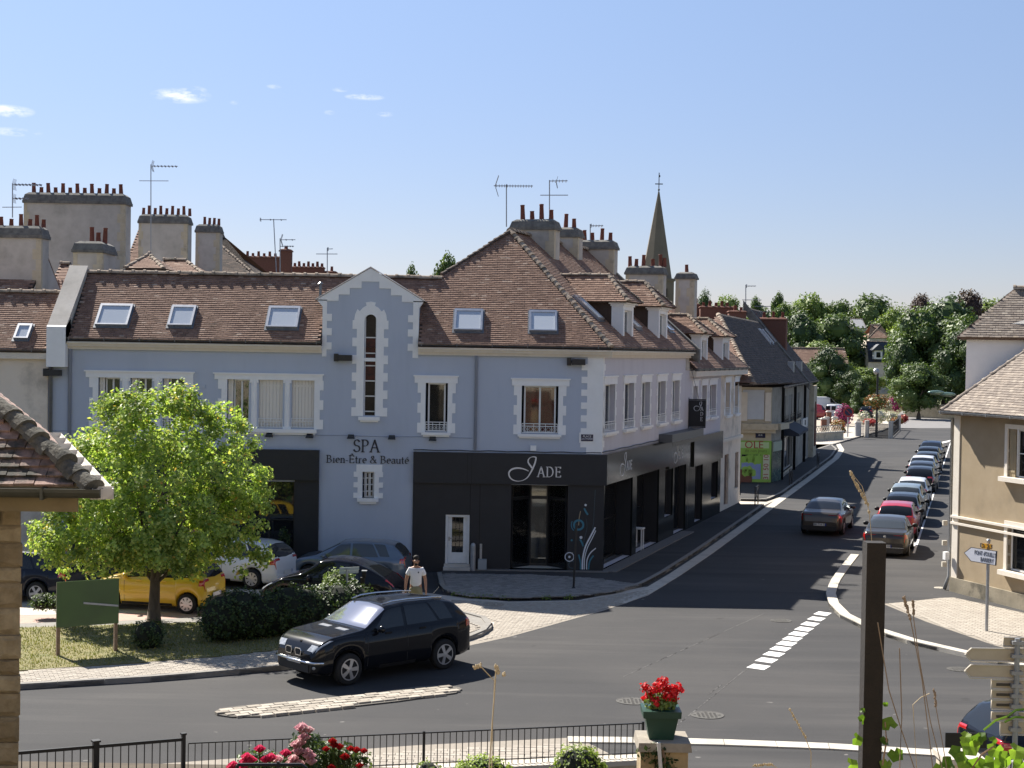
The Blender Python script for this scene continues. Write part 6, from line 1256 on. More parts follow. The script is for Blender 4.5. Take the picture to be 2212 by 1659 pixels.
# ================================================================== trees and planting
LF_M = leafm('maple_leaf', [(0, (0.150, 0.234, 0.067)), (.3, (0.248, 0.348, 0.094)), (.65, (0.382, 0.487, 0.143)), (.9, (0.532, 0.599, 0.201)), (.97, (0.665, 0.661, 0.201)), (1, (0.599, 0.348, 0.101))], .5)
LF_D = leafm('dark_leaf', [(0, (0.032, 0.061, 0.020)), (.5, (0.058, 0.098, 0.029)), (1, (0.102, 0.154, 0.044))], .25, big=.25)
LF_G = leafm('green_leaf', [(0, (0.058, 0.098, 0.029)), (.5, (0.091, 0.143, 0.041)), (1, (0.154, 0.204, 0.061))], .3, big=.25)
LF_L = leafm('light_leaf', [(0, (0.112, 0.174, 0.044)), (.5, (0.174, 0.245, 0.061)), (1, (0.265, 0.326, 0.091))], .35, big=.25)
LF_C = leafm('copper_leaf', [(0, (0.058, 0.037, 0.037)), (.5, (0.091, 0.053, 0.049)), (1, (0.143, 0.102, 0.072))], .25, big=.25)
LF_B = leafm('box_leaf', [(0, (0.135, 0.210, 0.022)), (.5, (0.240, 0.330, 0.045)), (1, (0.360, 0.420, 0.090))], .4)
LF_H = leafm('hedge_leaf', [(0, (0.023, 0.046, 0.013)), (.5, (0.046, 0.078, 0.021)), (.9, (0.078, 0.117, 0.033)), (1, (0.130, 0.156, 0.052))], .3)
BARK = pm('bark', (.09, .065, .045), (.14, .105, .075), rough=1, sc=12, bump=.8, bsc=25, stretch=(1, 1, .3), obj=True)
rnd = random.Random(3)
def leaf(mb, p, n, size, rot=None, fold=.25, asp=.7):
    n = n.normalized(); a = n.cross(V((rnd.uniform(-1, 1), rnd.uniform(-1, 1), rnd.uniform(-1, 1)))); 
    if a.length < 1e-3: return
    a.normalize(); b = n.cross(a); h = size / 2; w = h * asp
    i = len(mb.v); mb.v += [tuple(p - a * h), tuple(p + b * w + n * fold * w), tuple(p + a * h), tuple(p - b * w + n * fold * w)]; mb.f.append([i, i + 1, i + 2, i + 3]); mb.m.append(0)
def rdir():
    while True:
        v = V((rnd.uniform(-1, 1), rnd.uniform(-1, 1), rnd.uniform(-1, 1)))
        if .05 < v.length < 1: return v.normalized()
def blob(mb, c, r, n, size, shell=.35, zmin=None, up=.4, cl=0, clr=.3):
    """leaves spread through an ellipsoid, denser towards its skin; cl>0: gathered in tufts"""
    c = V(c); r = V(r if hasattr(r, '__len__') else (r, r, r)); k = 0; cc = None; lefts = 0
    while k < n:
        if cl:
            if lefts == 0: d = rdir(); t = 1 - rnd.random() ** 1.6 * shell; cc = c + V((d.x * r.x, d.y * r.y, d.z * r.z)) * t; cd = d; lefts = cl
            lefts -= 1; p = cc + rdir() * clr * rnd.random() ** .5; d = cd
        else: d = rdir(); t = 1 - rnd.random() ** 1.6 * shell; p = c + V((d.x * r.x, d.y * r.y, d.z * r.z)) * t
        k += 1
        if zmin is not None and p.z < zmin: continue
        leaf(mb, p, d + rdir() * .9 + V((0, 0, up)), size * rnd.uniform(.65, 1.25))
def trunk_mesh(h, r, limbs, seed=1):
    q = random.Random(seed); mb = MB(); pts = [V((0, 0, -.15))]; x = V((0, 0, 0))
    for i in range(1, 6): x = x + V((q.uniform(-.04, .04) * h / 5, q.uniform(-.04, .04) * h / 5, h / 5)); pts.append(x.copy())
    mb.tube(pts, [r * 1.45, r * 1.0, r * .9, r * .8, r * .7, r * .55], 10)
    for k in range(limbs):
        a = 2 * math.pi * k / limbs + q.uniform(-.4, .4); s = pts[2 + k % 4] if h > 1.8 else pts[3 + k % 3]; L = h * q.uniform(.6, 1.1)
        e1 = s + V((math.cos(a) * L * .4, math.sin(a) * L * .4, L * .35)); e2 = e1 + V((math.cos(a + .3) * L * .35, math.sin(a + .3) * L * .35, L * .4))
        mb.tube([s, e1, e2], [r * .42, r * .28, r * .1], 6)
    return mb
# ---- the maple on the island
mt = G(332, 1352); ym = mt.y
tm_ = thing('maple_tree', 'young yellow-green maple tree with a round crown on the island lawn', 'tree', V((mt.x, mt.y, .1)))
tb_ = trunk_mesh(2.6, .15, 9, 5); o = tb_.build('trunk', BARK, tm_, smooth=True, local=True)
cm = MB()
def bp(x, y, dy=0): q = PY(x, y, ym + dy); return q
for x, y, dy, r, n in ((335, 1040, 0, (2.35, 2.4, 2.0), 5200), (330, 930, .0, (1.5, 1.6, 1.15), 2900), (470, 1010, .2, (1.35, 1.5, 1.4), 2800), (205, 1000, -.2, (1.3, 1.5, 1.35), 2600), (155, 1140, .0, (1.1, 1.3, .95), 2400), (490, 1120, -.2, (.95, 1.2, 1.05), 2000), (330, 1150, -1.3, (1.8, 1.0, 1.1), 2600), (345, 1160, 1.2, (1.8, 1.0, 1.1), 1200), (255, 880, -.3, (.6, .7, .55), 700), (395, 870, .1, (.55, .6, .5), 650), (480, 905, 0, (.55, .6, .55), 600), (545, 1060, 0, (.5, .7, .6), 600), (110, 1180, 0, (.6, .7, .5), 600), (290, 870, .3, (.4, .5, .45), 350), (555, 1190, 0, (.3, .4, .35), 200), (115, 1080, 0, (.5, .6, .6), 420), (245, 1198, -.2, (1.2, 1.3, .55), 1600), (405, 1195, -.1, (.95, 1.2, .55), 1300), (335, 1190, -.9, (1.2, .8, .7), 1200), (330, 1100, 0, (2.2, 2.2, 1.3), 2600)):
    blob(cm, bp(x, y, dy), r, int(n * 1.35), .118, shell=.6, up=.5, cl=40, clr=.24)
for x, y in ((300, 905), (275, 855), (350, 862), (384, 845), (415, 855), (440, 880), (520, 915), (545, 960), (205, 930), (180, 965), (565, 1040), (577, 1095), (95, 1090), (75, 1165), (140, 1235), (230, 1240), (420, 1240), (520, 1235), (575, 1200)):
    blob(cm, bp(x, y, rnd.uniform(-.6, .6)), (.22, .25, .22), 80, .115, shell=.9, up=.5)
cm.build('crown', LF_M, tm_)
# ---- far trees: prototypes, then individuals
def crown(lobes, n, size, seed):
    rnd.seed(seed); mb = MB(); tot = sum(l[1] ** 2 for l in lobes)
    for c, r, sq in lobes:
        blob(mb, c, (r, r, r * sq), int(n * r * r / tot), size, shell=.3, up=.5, cl=10, clr=size * 1.5)
        b2 = MB().ball(c, r * .80, 10, 6, sq=(1, 1, sq)); mb.add(b2.v, b2.f)
    return mb
def lobes(seed, n, spread, h0, h1, r0, r1, cone=0):
    q = random.Random(seed); out = []
    for i in range(n):
        t = i / (n - 1); z = lerp(h0, h1, t); w = spread * (1 - abs(2 * t - .9) ** 1.7 * .75) if not cone else spread * (1 - t * .9); a = i * 2.4 + q.uniform(-.4, .4)
        out.append(((w * math.cos(a), w * math.sin(a), z), lerp(r0, r1, q.random()) * (1 - .35 * t if cone else 1), q.uniform(.8, 1.05)))
    return out
# unit trees: about 10 m tall and 8 m wide
PROTO = {}
for k, (ls, mtl) in {'round': (lobes(1, 15, 2.9, 2.9, 8.2, 1.3, 1.9), LF_G), 'dark': (lobes(2, 15, 3.0, 2.6, 8.2, 1.3, 2.0), LF_D), 'light': (lobes(4, 14, 2.9, 2.8, 8.3, 1.2, 1.8), LF_L), 'cone': (lobes(6, 11, 2.0, 2.2, 9.0, 1.6, 1.7, 1), LF_D), 'copper': (lobes(8, 12, 2.5, 3.0, 8.8, 1.1, 1.6), LF_C), 'open': (lobes(9, 11, 2.6, 3.0, 8.8, 1.0, 1.5), LF_G)}.items():
    PROTO[k] = (trunk_mesh(4.2, .26, 6, 3).mesh('trunk', BARK, True), crown(ls, 9500, .34, hash(k) % 1000 if False else len(k) * 7).mesh('crown', mtl))
rnd.seed(11)
def tree(kind, x, yb, yt, wpx, Y, label, group='trees beyond the street', base=None):
    b = PY(x, yb, Y); zb = 0.0; top = PY(x, yt, Y).z; h = top - zb; w = wpx * Y / FPX
    t = thing('tree', label, 'tree', (b.x, Y, zb), rnd.uniform(0, 6.28), group); s = h / 10.2; sw = w / (7.2 if Y < 240 else 6.0); t.scale = (sw, sw, s)
    tr, cr = PROTO[kind]
    for nme, me in (('trunk', tr), ('crown', cr)): o = bpy.data.objects.new(nme, me); col.objects.link(o); o.parent = t
    return t
for a in (('dark', 2040, 890, 642, 185, 232, 'biggest dark tree rising beside the beige house roof'), ('round', 1984, 888, 655, 132, 228, 'broad green tree left of the biggest dark tree'), ('dark', 1950, 880, 735, 66, 222, 'dark tree hanging over the far garden wall'), ('dark', 2085, 890, 700, 110, 215, 'dark tree half hidden by the beige house roof'),
          ('round', 1984, 906, 778, 112, 190, 'round clipped street tree standing before the dark garden wall'), ('cone', 1861, 895, 818, 62, 196, 'small cone-shaped tree behind the flower beds'),
          ('dark', 1790, 890, 748, 95, 212, 'dense dark tree over the white vans'), ('dark', 1838, 890, 800, 66, 208, 'low dark tree right of the white vans'), ('light', 1770, 880, 730, 110, 250, 'pale green tree above the brown barn'),
          ('round', 1800, 860, 668, 125, 275, 'rounded tree in the middle of the far slope'), ('dark', 1728, 860, 670, 95, 270, 'dark round tree left of the far slope'), ('light', 1862, 850, 790, 75, 255, 'light green shrubby tree below the slate-blue house'),
          ('round', 1876, 760, 627, 108, 345, 'domed skyline tree above the grey shed'), ('light', 1750, 760, 624, 90, 350, 'tall light skyline tree in the middle'), ('round', 1815, 760, 640, 75, 352, 'narrow skyline tree left of the domed one'), ('open', 1690, 760, 650, 70, 340, 'grey-green skyline tree over the street roofs'), ('open', 1680, 755, 627, 46, 360, 'wispy pale skyline tree'),
          ('light', 1570, 740, 629, 84, 330, 'skyline tree right of the church tower'), ('dark', 1518, 740, 628, 44, 335, 'small dark skyline tree touching the church tower'), ('open', 1632, 740, 636, 46, 338, 'skyline tree beside the street aerial'), ('light', 1948, 780, 680, 70, 300, 'green tree right of the red roof'), ('light', 1700, 780, 690, 80, 300, 'tree behind the far brick stack'),
          ('copper', 1990, 760, 629, 66, 300, 'copper-leaved tree at the left of the big trees'), ('copper', 2086, 760, 620, 86, 300, 'copper-leaved tree beside the beige house roof'), ('light', 2135, 760, 636, 110, 305, 'light green tree behind the beige house roof'), ('round', 2040, 760, 660, 120, 290, 'green tree filling between the copper trees'),
          ('open', 965, 640, 540, 100, 170, 'treetop above the blue building roof near its peak'), ('open', 888, 640, 564, 66, 172, 'smaller treetop above the blue building roof'),
          ('round', 2078, 892, 672, 140, 224, 'rounded tree just left of the beige house dormer'), ('round', 1640, 760, 655, 84, 342, 'low skyline tree behind the street aerial'), ('light', 1722, 760, 646, 84, 346, 'skyline tree above the far brick stack'), ('round', 1785, 760, 650, 84, 352, 'skyline tree between the tall light one and the narrow one'), ('round', 1842, 760, 652, 76, 350, 'skyline tree left of the domed one above the shed'), ('light', 1932, 770, 656, 96, 322, 'skyline tree right of the domed one'), ('round', 1770, 820, 690, 90, 290, 'tree below the skyline left of the grey shed')):
    tree(*a)
# a wood that closes the horizon beyond the town
wood = MB(); rnd.seed(21)
for i in range(46):
    x = -160 + i * 12.5 + rnd.uniform(-4, 4); Y = 430 + rnd.uniform(-25, 40); h = rnd.uniform(21, 27) if x > 42 else rnd.uniform(6, 9)
    blob(wood, (x, Y, h * .55), (10, 7, h * .5), 1500, .62, shell=.25, up=.6); b2 = MB().ball((x, Y, h * .5), 1, 8, 5, sq=(7.6, 5.4, h * .42)); wood.add(b2.v, b2.f)
o = wood.build('distant_wood', LF_G); o['label'] = 'distant wood closing the horizon'; o['category'] = 'wood'; o['kind'] = 'stuff'
# ---- hedges and shrubs on the island
def shrub(name, label, blobs, mat, size, cat='shrub', core=DARK, group=None, zmin=None, extra=None):
    c = blobs[0][0]; t = thing(name, label, cat, V((c.x, c.y, zmin if zmin is not None else c.z))); mb = MB()
    if group: t['group'] = group
    for cc, r, n in blobs: blob(mb, cc, r, n, size, shell=.22, up=.5, zmin=zmin, cl=6, clr=size * 1.2)
    mb.build('foliage', mat, t); mb = MB()
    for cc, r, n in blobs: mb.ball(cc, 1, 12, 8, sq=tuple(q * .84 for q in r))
    mb.build('shaded_core', pm('shrub_core', (.012, .016, .008), rough=1), t); return t  # near-black balls paint the shade deep inside the foliage
rnd.seed(5); hb = []
for i in range(9):
    t = i / 8; g = G(lerp(480, 760, t), lerp(1392, 1362, t)); hb.append((V((g.x, g.y, .68 + .06 * math.sin(i * 2))), (.62, .75, .66 + .05 * math.sin(i * 1.7)), 1500))
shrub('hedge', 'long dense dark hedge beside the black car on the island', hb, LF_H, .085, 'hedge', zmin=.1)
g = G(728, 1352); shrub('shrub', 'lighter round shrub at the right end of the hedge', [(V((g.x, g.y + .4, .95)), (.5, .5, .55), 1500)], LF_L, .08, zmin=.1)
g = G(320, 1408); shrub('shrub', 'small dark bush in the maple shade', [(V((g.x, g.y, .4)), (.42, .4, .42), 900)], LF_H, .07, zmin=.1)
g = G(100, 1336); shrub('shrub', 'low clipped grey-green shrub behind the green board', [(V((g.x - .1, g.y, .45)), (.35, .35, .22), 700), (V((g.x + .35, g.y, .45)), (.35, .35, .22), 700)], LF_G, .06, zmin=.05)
# ---- lawn grass
gr_ = MB(); rnd.seed(9); P2 = [(p.x, p.y) for p in LAWN]; xs_ = [p[0] for p in P2]; ys_ = [p[1] for p in P2]; k = 0
while k < 15000:
    x, y = rnd.uniform(min(xs_), max(xs_)), rnd.uniform(min(ys_), max(ys_))
    if not inside((x, y), P2): continue
    k += 1; h = rnd.uniform(.025, .07); a = rnd.uniform(0, 6.28); w = .012; lx, ly = rnd.uniform(-.03, .03), rnd.uniform(-.03, .03)
    gr_.add([(x - w * math.cos(a), y - w * math.sin(a), .115), (x + w * math.cos(a), y + w * math.sin(a), .115), (x + lx, y + ly, .115 + h)], [(0, 1, 2)])
o = gr_.build('lawn_grass', leafm('grass_blade', [(0, (.12, .15, .03)), (.5, (.2, .2, .06)), (1, (.3, .26, .11))], .3)); o['label'] = 'short half-dry grass on the island'; o['category'] = 'grass'; o['kind'] = 'stuff'
# weeds along the shop kerb
wd = MB()
for x, y in ((1010, 1291), (1030, 1293), (1045, 1294), (1060, 1294), (1090, 1296), (1180, 1296), (1230, 1295), (985, 1288)):
    g = G(x, y); blob(wd, (g.x, g.y - .05, .08), (.22, .06, .1), 60, .06, shell=.9, up=.7)
o = wd.build('kerb_weeds', LF_L); o['label'] = 'weeds growing along the shop kerb'; o['category'] = 'weeds'; o['kind'] = 'stuff'
# ================================================================== vehicles
CARG = pm('car_glass', (.012, .014, .016), rough=.04, spec=.6)
CARGL = pm('car_glass_pale', (.045, .052, .056), rough=.04, spec=.9)
WSG = pm('bright_windscreen', (.34, .36, .42), rough=.05, metal=.75, coat=.5)
TYRE = pm('tyre', (.012, .012, .012), rough=.85); ALLOY = pm('alloy', (.5, .5, .51), rough=.3, metal=.7); HUBD = pm('dark_wheel', (.03, .03, .032), rough=.6)
TRIM = pm('black_plastic', (.014, .014, .015), rough=.6); CHROME = pm('chrome', (.7, .71, .73), rough=.12, metal=1.0)
TAILR = pm('red_lens', (.42, .012, .012), rough=.12, spec=.8, coat=1); HEADL = pm('clear_lens', (.5, .52, .54), (.2, .21, .22), rough=.08, spec=.9, coat=1, sc=14); AMBER = pm('amber_lens', (.6, .2, .02), rough=.15)
PLATE = pm('plate_white', (.62, .62, .6), rough=.4); PLB = pm('plate_blue', (.01, .03, .25), rough=.4)
def paint(name, c, metal=.25, rough=.28): return pm('paint_' + name, c, rough=rough, metal=metal, spec=.4 if max(c) > .1 else .05, coat=.75 if max(c) > .1 else .6)
PROF = {
 'sedan': ([(0, .42), (.008, .63), (.03, .695), (.14, .72), (.27, .92), (.36, .985), (.5, 1), (.60, .965), (.735, .675), (.9, .60), (.97, .51), (1, .40)], .635, (.30, .50, .745, .60), (.155, .285)),
 'hatch': ([(0, .40), (.008, .62), (.045, .79), (.10, .925), (.2, .98), (.4, 1), (.55, .97), (.765, .67), (.92, .585), (.98, .48), (1, .39)], .625, (.26, .46, .755, .565), (.015, .105)),
 'suv': ([(0, .42), (.008, .64), (.06, .80), (.115, .93), (.22, .985), (.42, 1), (.545, .97), (.705, .705), (.9, .645), (.965, .57), (1, .44)], .655, (.27, .45, .70, .56), (.02, .11)),
 'beetle': ([(0, .36), (.02, .50), (.08, .64), (.2, .83), (.33, .965), (.46, 1), (.57, .955), (.70, .70), (.85, .60), (.94, .49), (1, .36)], .60, (.30, .34, .70, .57), (.10, .27)),
 'van': ([(0, .38), (.006, .93), (.03, .985), (.1, 1), (.6, 1), (.7, .93), (.83, .62), (.95, .54), (1, .38)], .58, (.62, .63, .83, .70), (.001, .02)),
}
PLAN = [(0, .80), (.012, .86), (.04, .92), (.1, .97), (.3, 1), (.7, 1), (.88, .965), (.95, .90), (.98, .82), (1, .70)]
WH = {}
def wheel_mesh(r, style):
    k = (r, style)
    if k in WH: return WH[k]
    t = MB().lathe([(r * .60, -.085), (r * .9, -.10), (r * .98, -.08), (r, -.05), (r, .05), (r * .98, .08), (r * .9, .10), (r * .60, .085)], n=24, ax='Y').mesh('wheel', TYRE, True)
    mb = MB(); ro = r * .68
    mb.lathe([(ro, .06), (ro, .098), (ro * .9, .098), (ro * .88, .03), (.01, .03)], n=24, mi=1, ax='Y'); mb.m = [0 if i < 48 else 1 for i in range(len(mb.m))]
    mb.lathe([(ro * .2, .03), (ro * .2, .10), (.005, .105)], n=10, ax='Y'); n = {'five': 5, 'six': 6, 'cap': 8}[style]
    for i in range(n):
        a = 2 * math.pi * i / n; c, s = math.cos(a), math.sin(a); wi, wo_ = (ro * .13, ro * .2) if style != 'cap' else (ro * .12, ro * .22)
        P_ = lambda rad, tan, y: (rad * c - tan * s, y, rad * s + tan * c)
        mb.hexa([P_(ro * .1, -wi, .05), P_(ro * .95, -wo_, .05), P_(ro * .95, wo_, .05), P_(ro * .1, wi, .05), P_(ro * .1, -wi, .102), P_(ro * .95, -wo_, .095), P_(ro * .95, wo_, .095), P_(ro * .1, wi, .102)])
    WH[k] = (t, mb.mesh('rim', [ALLOY, HUBD])); return WH[k]
def car(name, label, kind, pt, loc, head, L=4.0, W=1.72, H=1.46, wr=.31, rim='six', glass=None, group=None, plate=None, cat='car', extra=None, wbf=(.2, .815), sill=.2, z0=0., rearL=(.52, .66), fine=True, dull=False):
    glass = glass or CARG; prof, beltf, sidew, rearw = PROF[kind]
    c = thing(name, label, cat, (loc[0], loc[1], z0), head, group); hx = lambda t: (t - .5) * L
    wx = [hx(wbf[0]), hx(wbf[1])]; AR = wr * 1.15
    ts = sorted(set([round(i / 64, 4) for i in range(65)] + [.004, .008, .014, .03, .97, .985, .993] + [round(.5 + (x + q * AR) / L, 4) for x in wx for q in (-1.001, -1, -.97, -.85, -.6, -.3, 0, .3, .6, .85, .97, 1, 1.001)]))
    def sec(t):
        x = hx(t); w = interp(PLAN, t) * W / 2; zt = (interp(prof, t) if t < .02 or t > .982 else sum(interp(prof, t + d_ * .006) for d_ in (-3, -2, -1, 0, 1, 2, 3)) / 7) * H; zb = min(beltf * H * (1 + .03 * (.5 - t)), zt - .03); zl = sill + .06 * max(0, abs(t - .5) - .42) / .08
        for xw in wx:
            d = abs(x - xw)
            if d < AR: zl = max(zl, min(wr + math.sqrt(max(0, AR * AR - d * d)), zb - .08))
        h = zt - zb; wrf = w * lerp(.92, .70, min(1, h / (.34 * H))); g = .925 * w; d = zb - zl
        return x, [(w * .90, zl), (w * .965, zl + .12 * d), (w, zl + .42 * d), (w * .995, zl + .72 * d), (w * .968, zb - .025), (w * .94, zb), (lerp(g, wrf, .1), zb + .10 * h), (lerp(g, wrf, .5), zb + .5 * h), (lerp(g, wrf, .88), zb + .87 * h), (wrf * .93, zb + .96 * h), (wrf * .55, zt), (0, zt + .01)]
    def S(t, s, sd=1):
        x, p = sec(t); i = min(int(s), 10); f = s - i; return V((x, sd * lerp(p[i][0], p[i + 1][0], f), lerp(p[i][1], p[i + 1][1], f)))
    mb = MB(); rows = []
    for t in ts:
        x, p = sec(t); ring = [(x, y, z) for y, z in p] + [(x, -y, z) for y, z in p[-2::-1]]; ring = [(x, p[0][0] * .62, p[0][1])] + ring + [(x, -p[0][0] * .62, p[0][1])]; rows.append(ring)
    n = len(rows[0]); vs = [v for r_ in rows for v in r_]
    fs = [(i * n + k, i * n + (k + 1) % n, (i + 1) * n + (k + 1) % n, (i + 1) * n + k) for i in range(len(rows) - 1) for k in range(n)]
    mb.add(vs, fs); mb.add(rows[0], [list(range(n - 1, -1, -1))]); mb.add(rows[-1], [list(range(n))])
    mb.build('body', pt, c, smooth=True, local=True)
    MB().box(hx(.06), hx(.94), -W * .3, W * .3, sill - .03, sill + .4).build('chassis', TRIM, c, local=True)
    def patch(nm, mat, ta, tb, s0, s1, sd=1, off=.006, nt=8, ns=5, across=False, par=None):
        """panel lying on the body; ta, tb = (at s0, at s1); across = over the centre line"""
        q = MB(); P = []
        ss = [lerp(s0, s1, j / ns) for j in range(ns + 1)]; seq = [(s, sd) for s in ss]
        if across: seq = [(s, 1) for s in ss] + [(s, -1) for s in ss[-2::-1]]
        for i in range(nt + 1):
            for s, d in seq:
                f = (s - s0) / (s1 - s0); t = lerp(lerp(ta[0], ta[1], f), lerp(tb[0], tb[1], f), i / nt); e = .004
                a = S(min(t + e, 1), s, d) - S(max(t - e, 0), s, d); b = S(t, min(s + .05, 11), d) - S(t, max(s - .05, 0), d); nn = a.cross(b) * d
                if nn.length > 1e-9: nn.normalize()
                if nn.z < -.2 or nn.y * d < -.3: nn = -nn
                P.append(S(t, s, d) + nn * off)
        m = len(seq); q.add(P, [(i * m + j, i * m + j + 1, (i + 1) * m + j + 1, (i + 1) * m + j) for i in range(nt) for j in range(m - 1)]); return q.build(nm, mat, par or c, smooth=True, local=True)
    a, b, fb, ftp = sidew
    for sd in (1, -1):
        if kind != 'van':
            patch('side_window', glass, (b + .012, b + .012), (fb - .02, ftp - .005), 6.0, 8.25, sd); patch('side_window', glass, (a - (.03 if kind != 'sedan' else -.02), a + .03), (b - .008, b - .008), 6.0, 8.2, sd)
            if kind in ('hatch', 'suv'): patch('side_window', glass, (.135, .18), (a - .045, a + .015), 6.1, 8.1, sd, nt=4)
        else: patch('side_window', glass, (.66, .655), (fb - .01, ftp + .0), 6.0, 8.2, sd)
        patch('sill_trim', TRIM, (.28, .28), (.73, .73), .05, .9, sd, .004, 4, 2)
        for t in ((.44, .66) if kind not in ('beetle', 'van') else (.42,)):
            h_ = S(t - .09, 4.1, sd); MB().box(h_.x - .09, h_.x + .09, h_.y - .02, h_.y + .02, h_.z - .04, h_.z).build('door_handle', pt, c, local=True)
        for t in ((b, .70) if kind != 'van' else (.62,)):      # door gaps
            patch('door_gap', TRIM, (t - .0015, t - .0015), (t + .0015, t + .0015), 1.0, 5.0, sd, .002, 1, 6)
        m_ = S(fb - .07, 5.0, sd); MB().ball((m_.x, m_.y + sd * .12, m_.z + .08), 1, 10, 6, sq=(.07, .12, .085)).tube([(m_.x, m_.y - sd * .03, m_.z + .02), (m_.x, m_.y + sd * .1, m_.z + .06)], .03, 6).build('mirror', pt if not dull else TRIM, c, smooth=True, local=True)
        # lamps wrap the corners
        w2 = W / 2
        if kind == 'beetle': patch('tail_light', TAILR, (.03, .03), (.085, .085), 5.6, 8.6, sd, .012, 5, 5)
        elif kind == 'van': MB().box(hx(0) - .012, hx(0) + .03, *sorted((sd * w2 * .72, sd * w2 * .8)), .42 * H, .55 * H).build('tail_light', TAILR, c, local=True)
        else:
            t_hi = .0078 if kind == 'sedan' else .02
            tl = patch('tail_light', TAILR, (.0030, .0030), (t_hi, t_hi), 4.6, 10.1 if kind == 'sedan' else 9.75, sd, .012, 5, 10); patch('tail_light_side', TAILR, (.004, .004), (.06 if kind == 'sedan' else .05, .045), 3.3, 5.0, sd, .010, 6, 4, par=None)
        patch('headlight', HEADL, (.90, .925), (.985, .975), 4.15, 6.4, sd, .008, 8, 4); patch('headlight', HEADL, (.968, .968), (.992, .990), 6.4, 9.7, sd, .008, 5, 5)
    patch('windscreen', WSG if kind == 'suv' else glass, (ftp + .0, ftp - .012), (fb - .0, fb + .004), 8.55, 11, 1, .006, 10, 5, True)
    if kind != 'van': patch('rear_window', glass, (rearw[0] + .012, rearw[0]), (rearw[1] - .01, rearw[1]), 8.5, 11, 1, .006, 8, 5, True)
    else:
        for sd in (1, -1): MB().box(hx(0) - .008, hx(0) + .02, *sorted((sd * .08, sd * W * .36)), H * .62, H * .9).build('rear_window', glass, c, local=True)
    # bumpers, grille, plates
    MB().box(hx(0) - .035, hx(.02), -W * .38, W * .38, sill + .05, .30 * H).build('bumper', TRIM if not dull else pt, c, local=True)
    MB().box(hx(.98), hx(1) + .012, -W * .30, W * .30, .20 * H, .30 * H).build('lower_grille', TRIM, c, local=True)
    for x0, x1 in ((hx(0) - .05, hx(0) - .034), (hx(1) + .012, hx(1) + .028)):
        p_ = MB().box(x0, x1, -.26, .26, .30 * H if x0 > 0 else .38 * H - .11, .30 * H + .11 if x0 > 0 else .38 * H).build('number_plate', PLATE, c, local=True)
        MB().box(x0 - .002, x1 + .002, -.262, -.22, .30 * H if x0 > 0 else .38 * H - .11, .30 * H + .11 if x0 > 0 else .38 * H).build('plate_band', PLB, p_, local=True)
        if plate and x0 < 0:
            cu = fonttext(plate, .115, M(), INK, c); cu.parent = p_; m = M(((0, 0, -1, x0 - .002), (-1, 0, 0, 0), (0, 1, 0, .38 * H - .055), (0, 0, 0, 1))); cu.matrix_basis = m
    tm, rm = wheel_mesh(wr, rim)
    for x in wx:
        for sd in (1, -1):
            w = bpy.data.objects.new('wheel', tm); col.objects.link(w); w.parent = c; w.location = (x, sd * (W / 2 - .11), wr); w.rotation_euler = (0, rnd.uniform(0, 6), 0 if sd > 0 else math.pi)
            r_ = bpy.data.objects.new('rim', rm); col.objects.link(r_); r_.parent = w
    if extra: extra(c, hx, L, W, H, S, patch)
    return c
def along(p, q): d = q - p; return math.atan2(d.y, d.x)
# ---- the black off-roader turning on the square
def x5(c, hx, L, W, H, S, patch):
    for sd in (1, -1):
        q = MB(); q.tube([V((hx(t), sd * (W / 2 * z), H * h_ + .03)) for t, z, h_ in ((.56, .60, .965), (.5, .62, .995), (.4, .63, 1.0), (.25, .63, .985), (.17, .62, .965))], .022, 6); q.build('roof_rail', CHROME, c, smooth=True, local=True)
        q = MB(); y0 = .06; pts = [(y0, .46), (y0 + .02, .50), (y0 + .2, .50), (y0 + .24, .47), (y0 + .22, .405), (y0 + .03, .405)]; x = hx(1) + .012
        q.prism([V((x, sd * a, b * H)) for a, b in pts], (.02, 0, 0)); g = q.build('kidney_grille', CHROME, c, local=True)
        q = MB(); q.prism([V((x + .021, sd * lerp(a, y0 + .12, .15), lerp(b, .453, .15) * H)) for a, b in pts], (.004, 0, 0)); q.build('grille_mesh', TRIM, g, local=True)
        patch('arch_trim', TRIM, (.10, .10), (.31, .31), .0, .5, sd, .008, 16, 2); patch('arch_trim', TRIM, (.71, .71), (.92, .92), .0, .5, sd, .008, 16, 2)
        MB().ball((hx(.985), sd * W * .36, .27 * H), .055, 8, 5).build('fog_lamp', HEADL, c, smooth=True, local=True)
    q = MB(); q.tube([V((hx(t) + .03, W / 2 * y, .335 * H)) for t, y in ((.95, -.92), (.985, -.8), (1.0, -.6), (1.004, 0), (1.0, .6), (.985, .8), (.95, .92))], .028, 6); q.build('bumper_strip', CHROME, c, smooth=True, local=True)
    q = MB(); q.tube([V((hx(.705), -W * .3, H * .70)), V((hx(.66), -W * .05, H * .775))], .012, 5); q.build('wiper', TRIM, c, local=True); q = MB(); q.tube([V((hx(.71), W * .05, H * .70)), V((hx(.66), W * .3, H * .765))], .012, 5); q.build('wiper', TRIM, c, local=True)
    for y in (-.45, .12): MB().hexa([(hx(.75), W * y * .6, H * .682), (hx(.78), W * y * .6, H * .675), (hx(.78), W * (y * .6 + .2), H * .675), (hx(.75), W * (y * .6 + .2), H * .682), (hx(.75), W * y * .6, H * .697), (hx(.78), W * y * .6, H * .69), (hx(.78), W * (y * .6 + .2), H * .69), (hx(.75), W * (y * .6 + .2), H * .697)]).build('bonnet_vent', ZINCL, c, local=True)
    MB().lathe([(.04, 0), (.04, .008), (.001, .01)], (hx(.962), 0, H * .575), 12).build('bonnet_badge', CHROME, c, local=True)
    q = MB(); q.tube([(hx(.12), 0, H * .965), (hx(.08), 0, H * 1.06)], .008, 5); q.build('aerial_fin', TRIM, c, local=True)
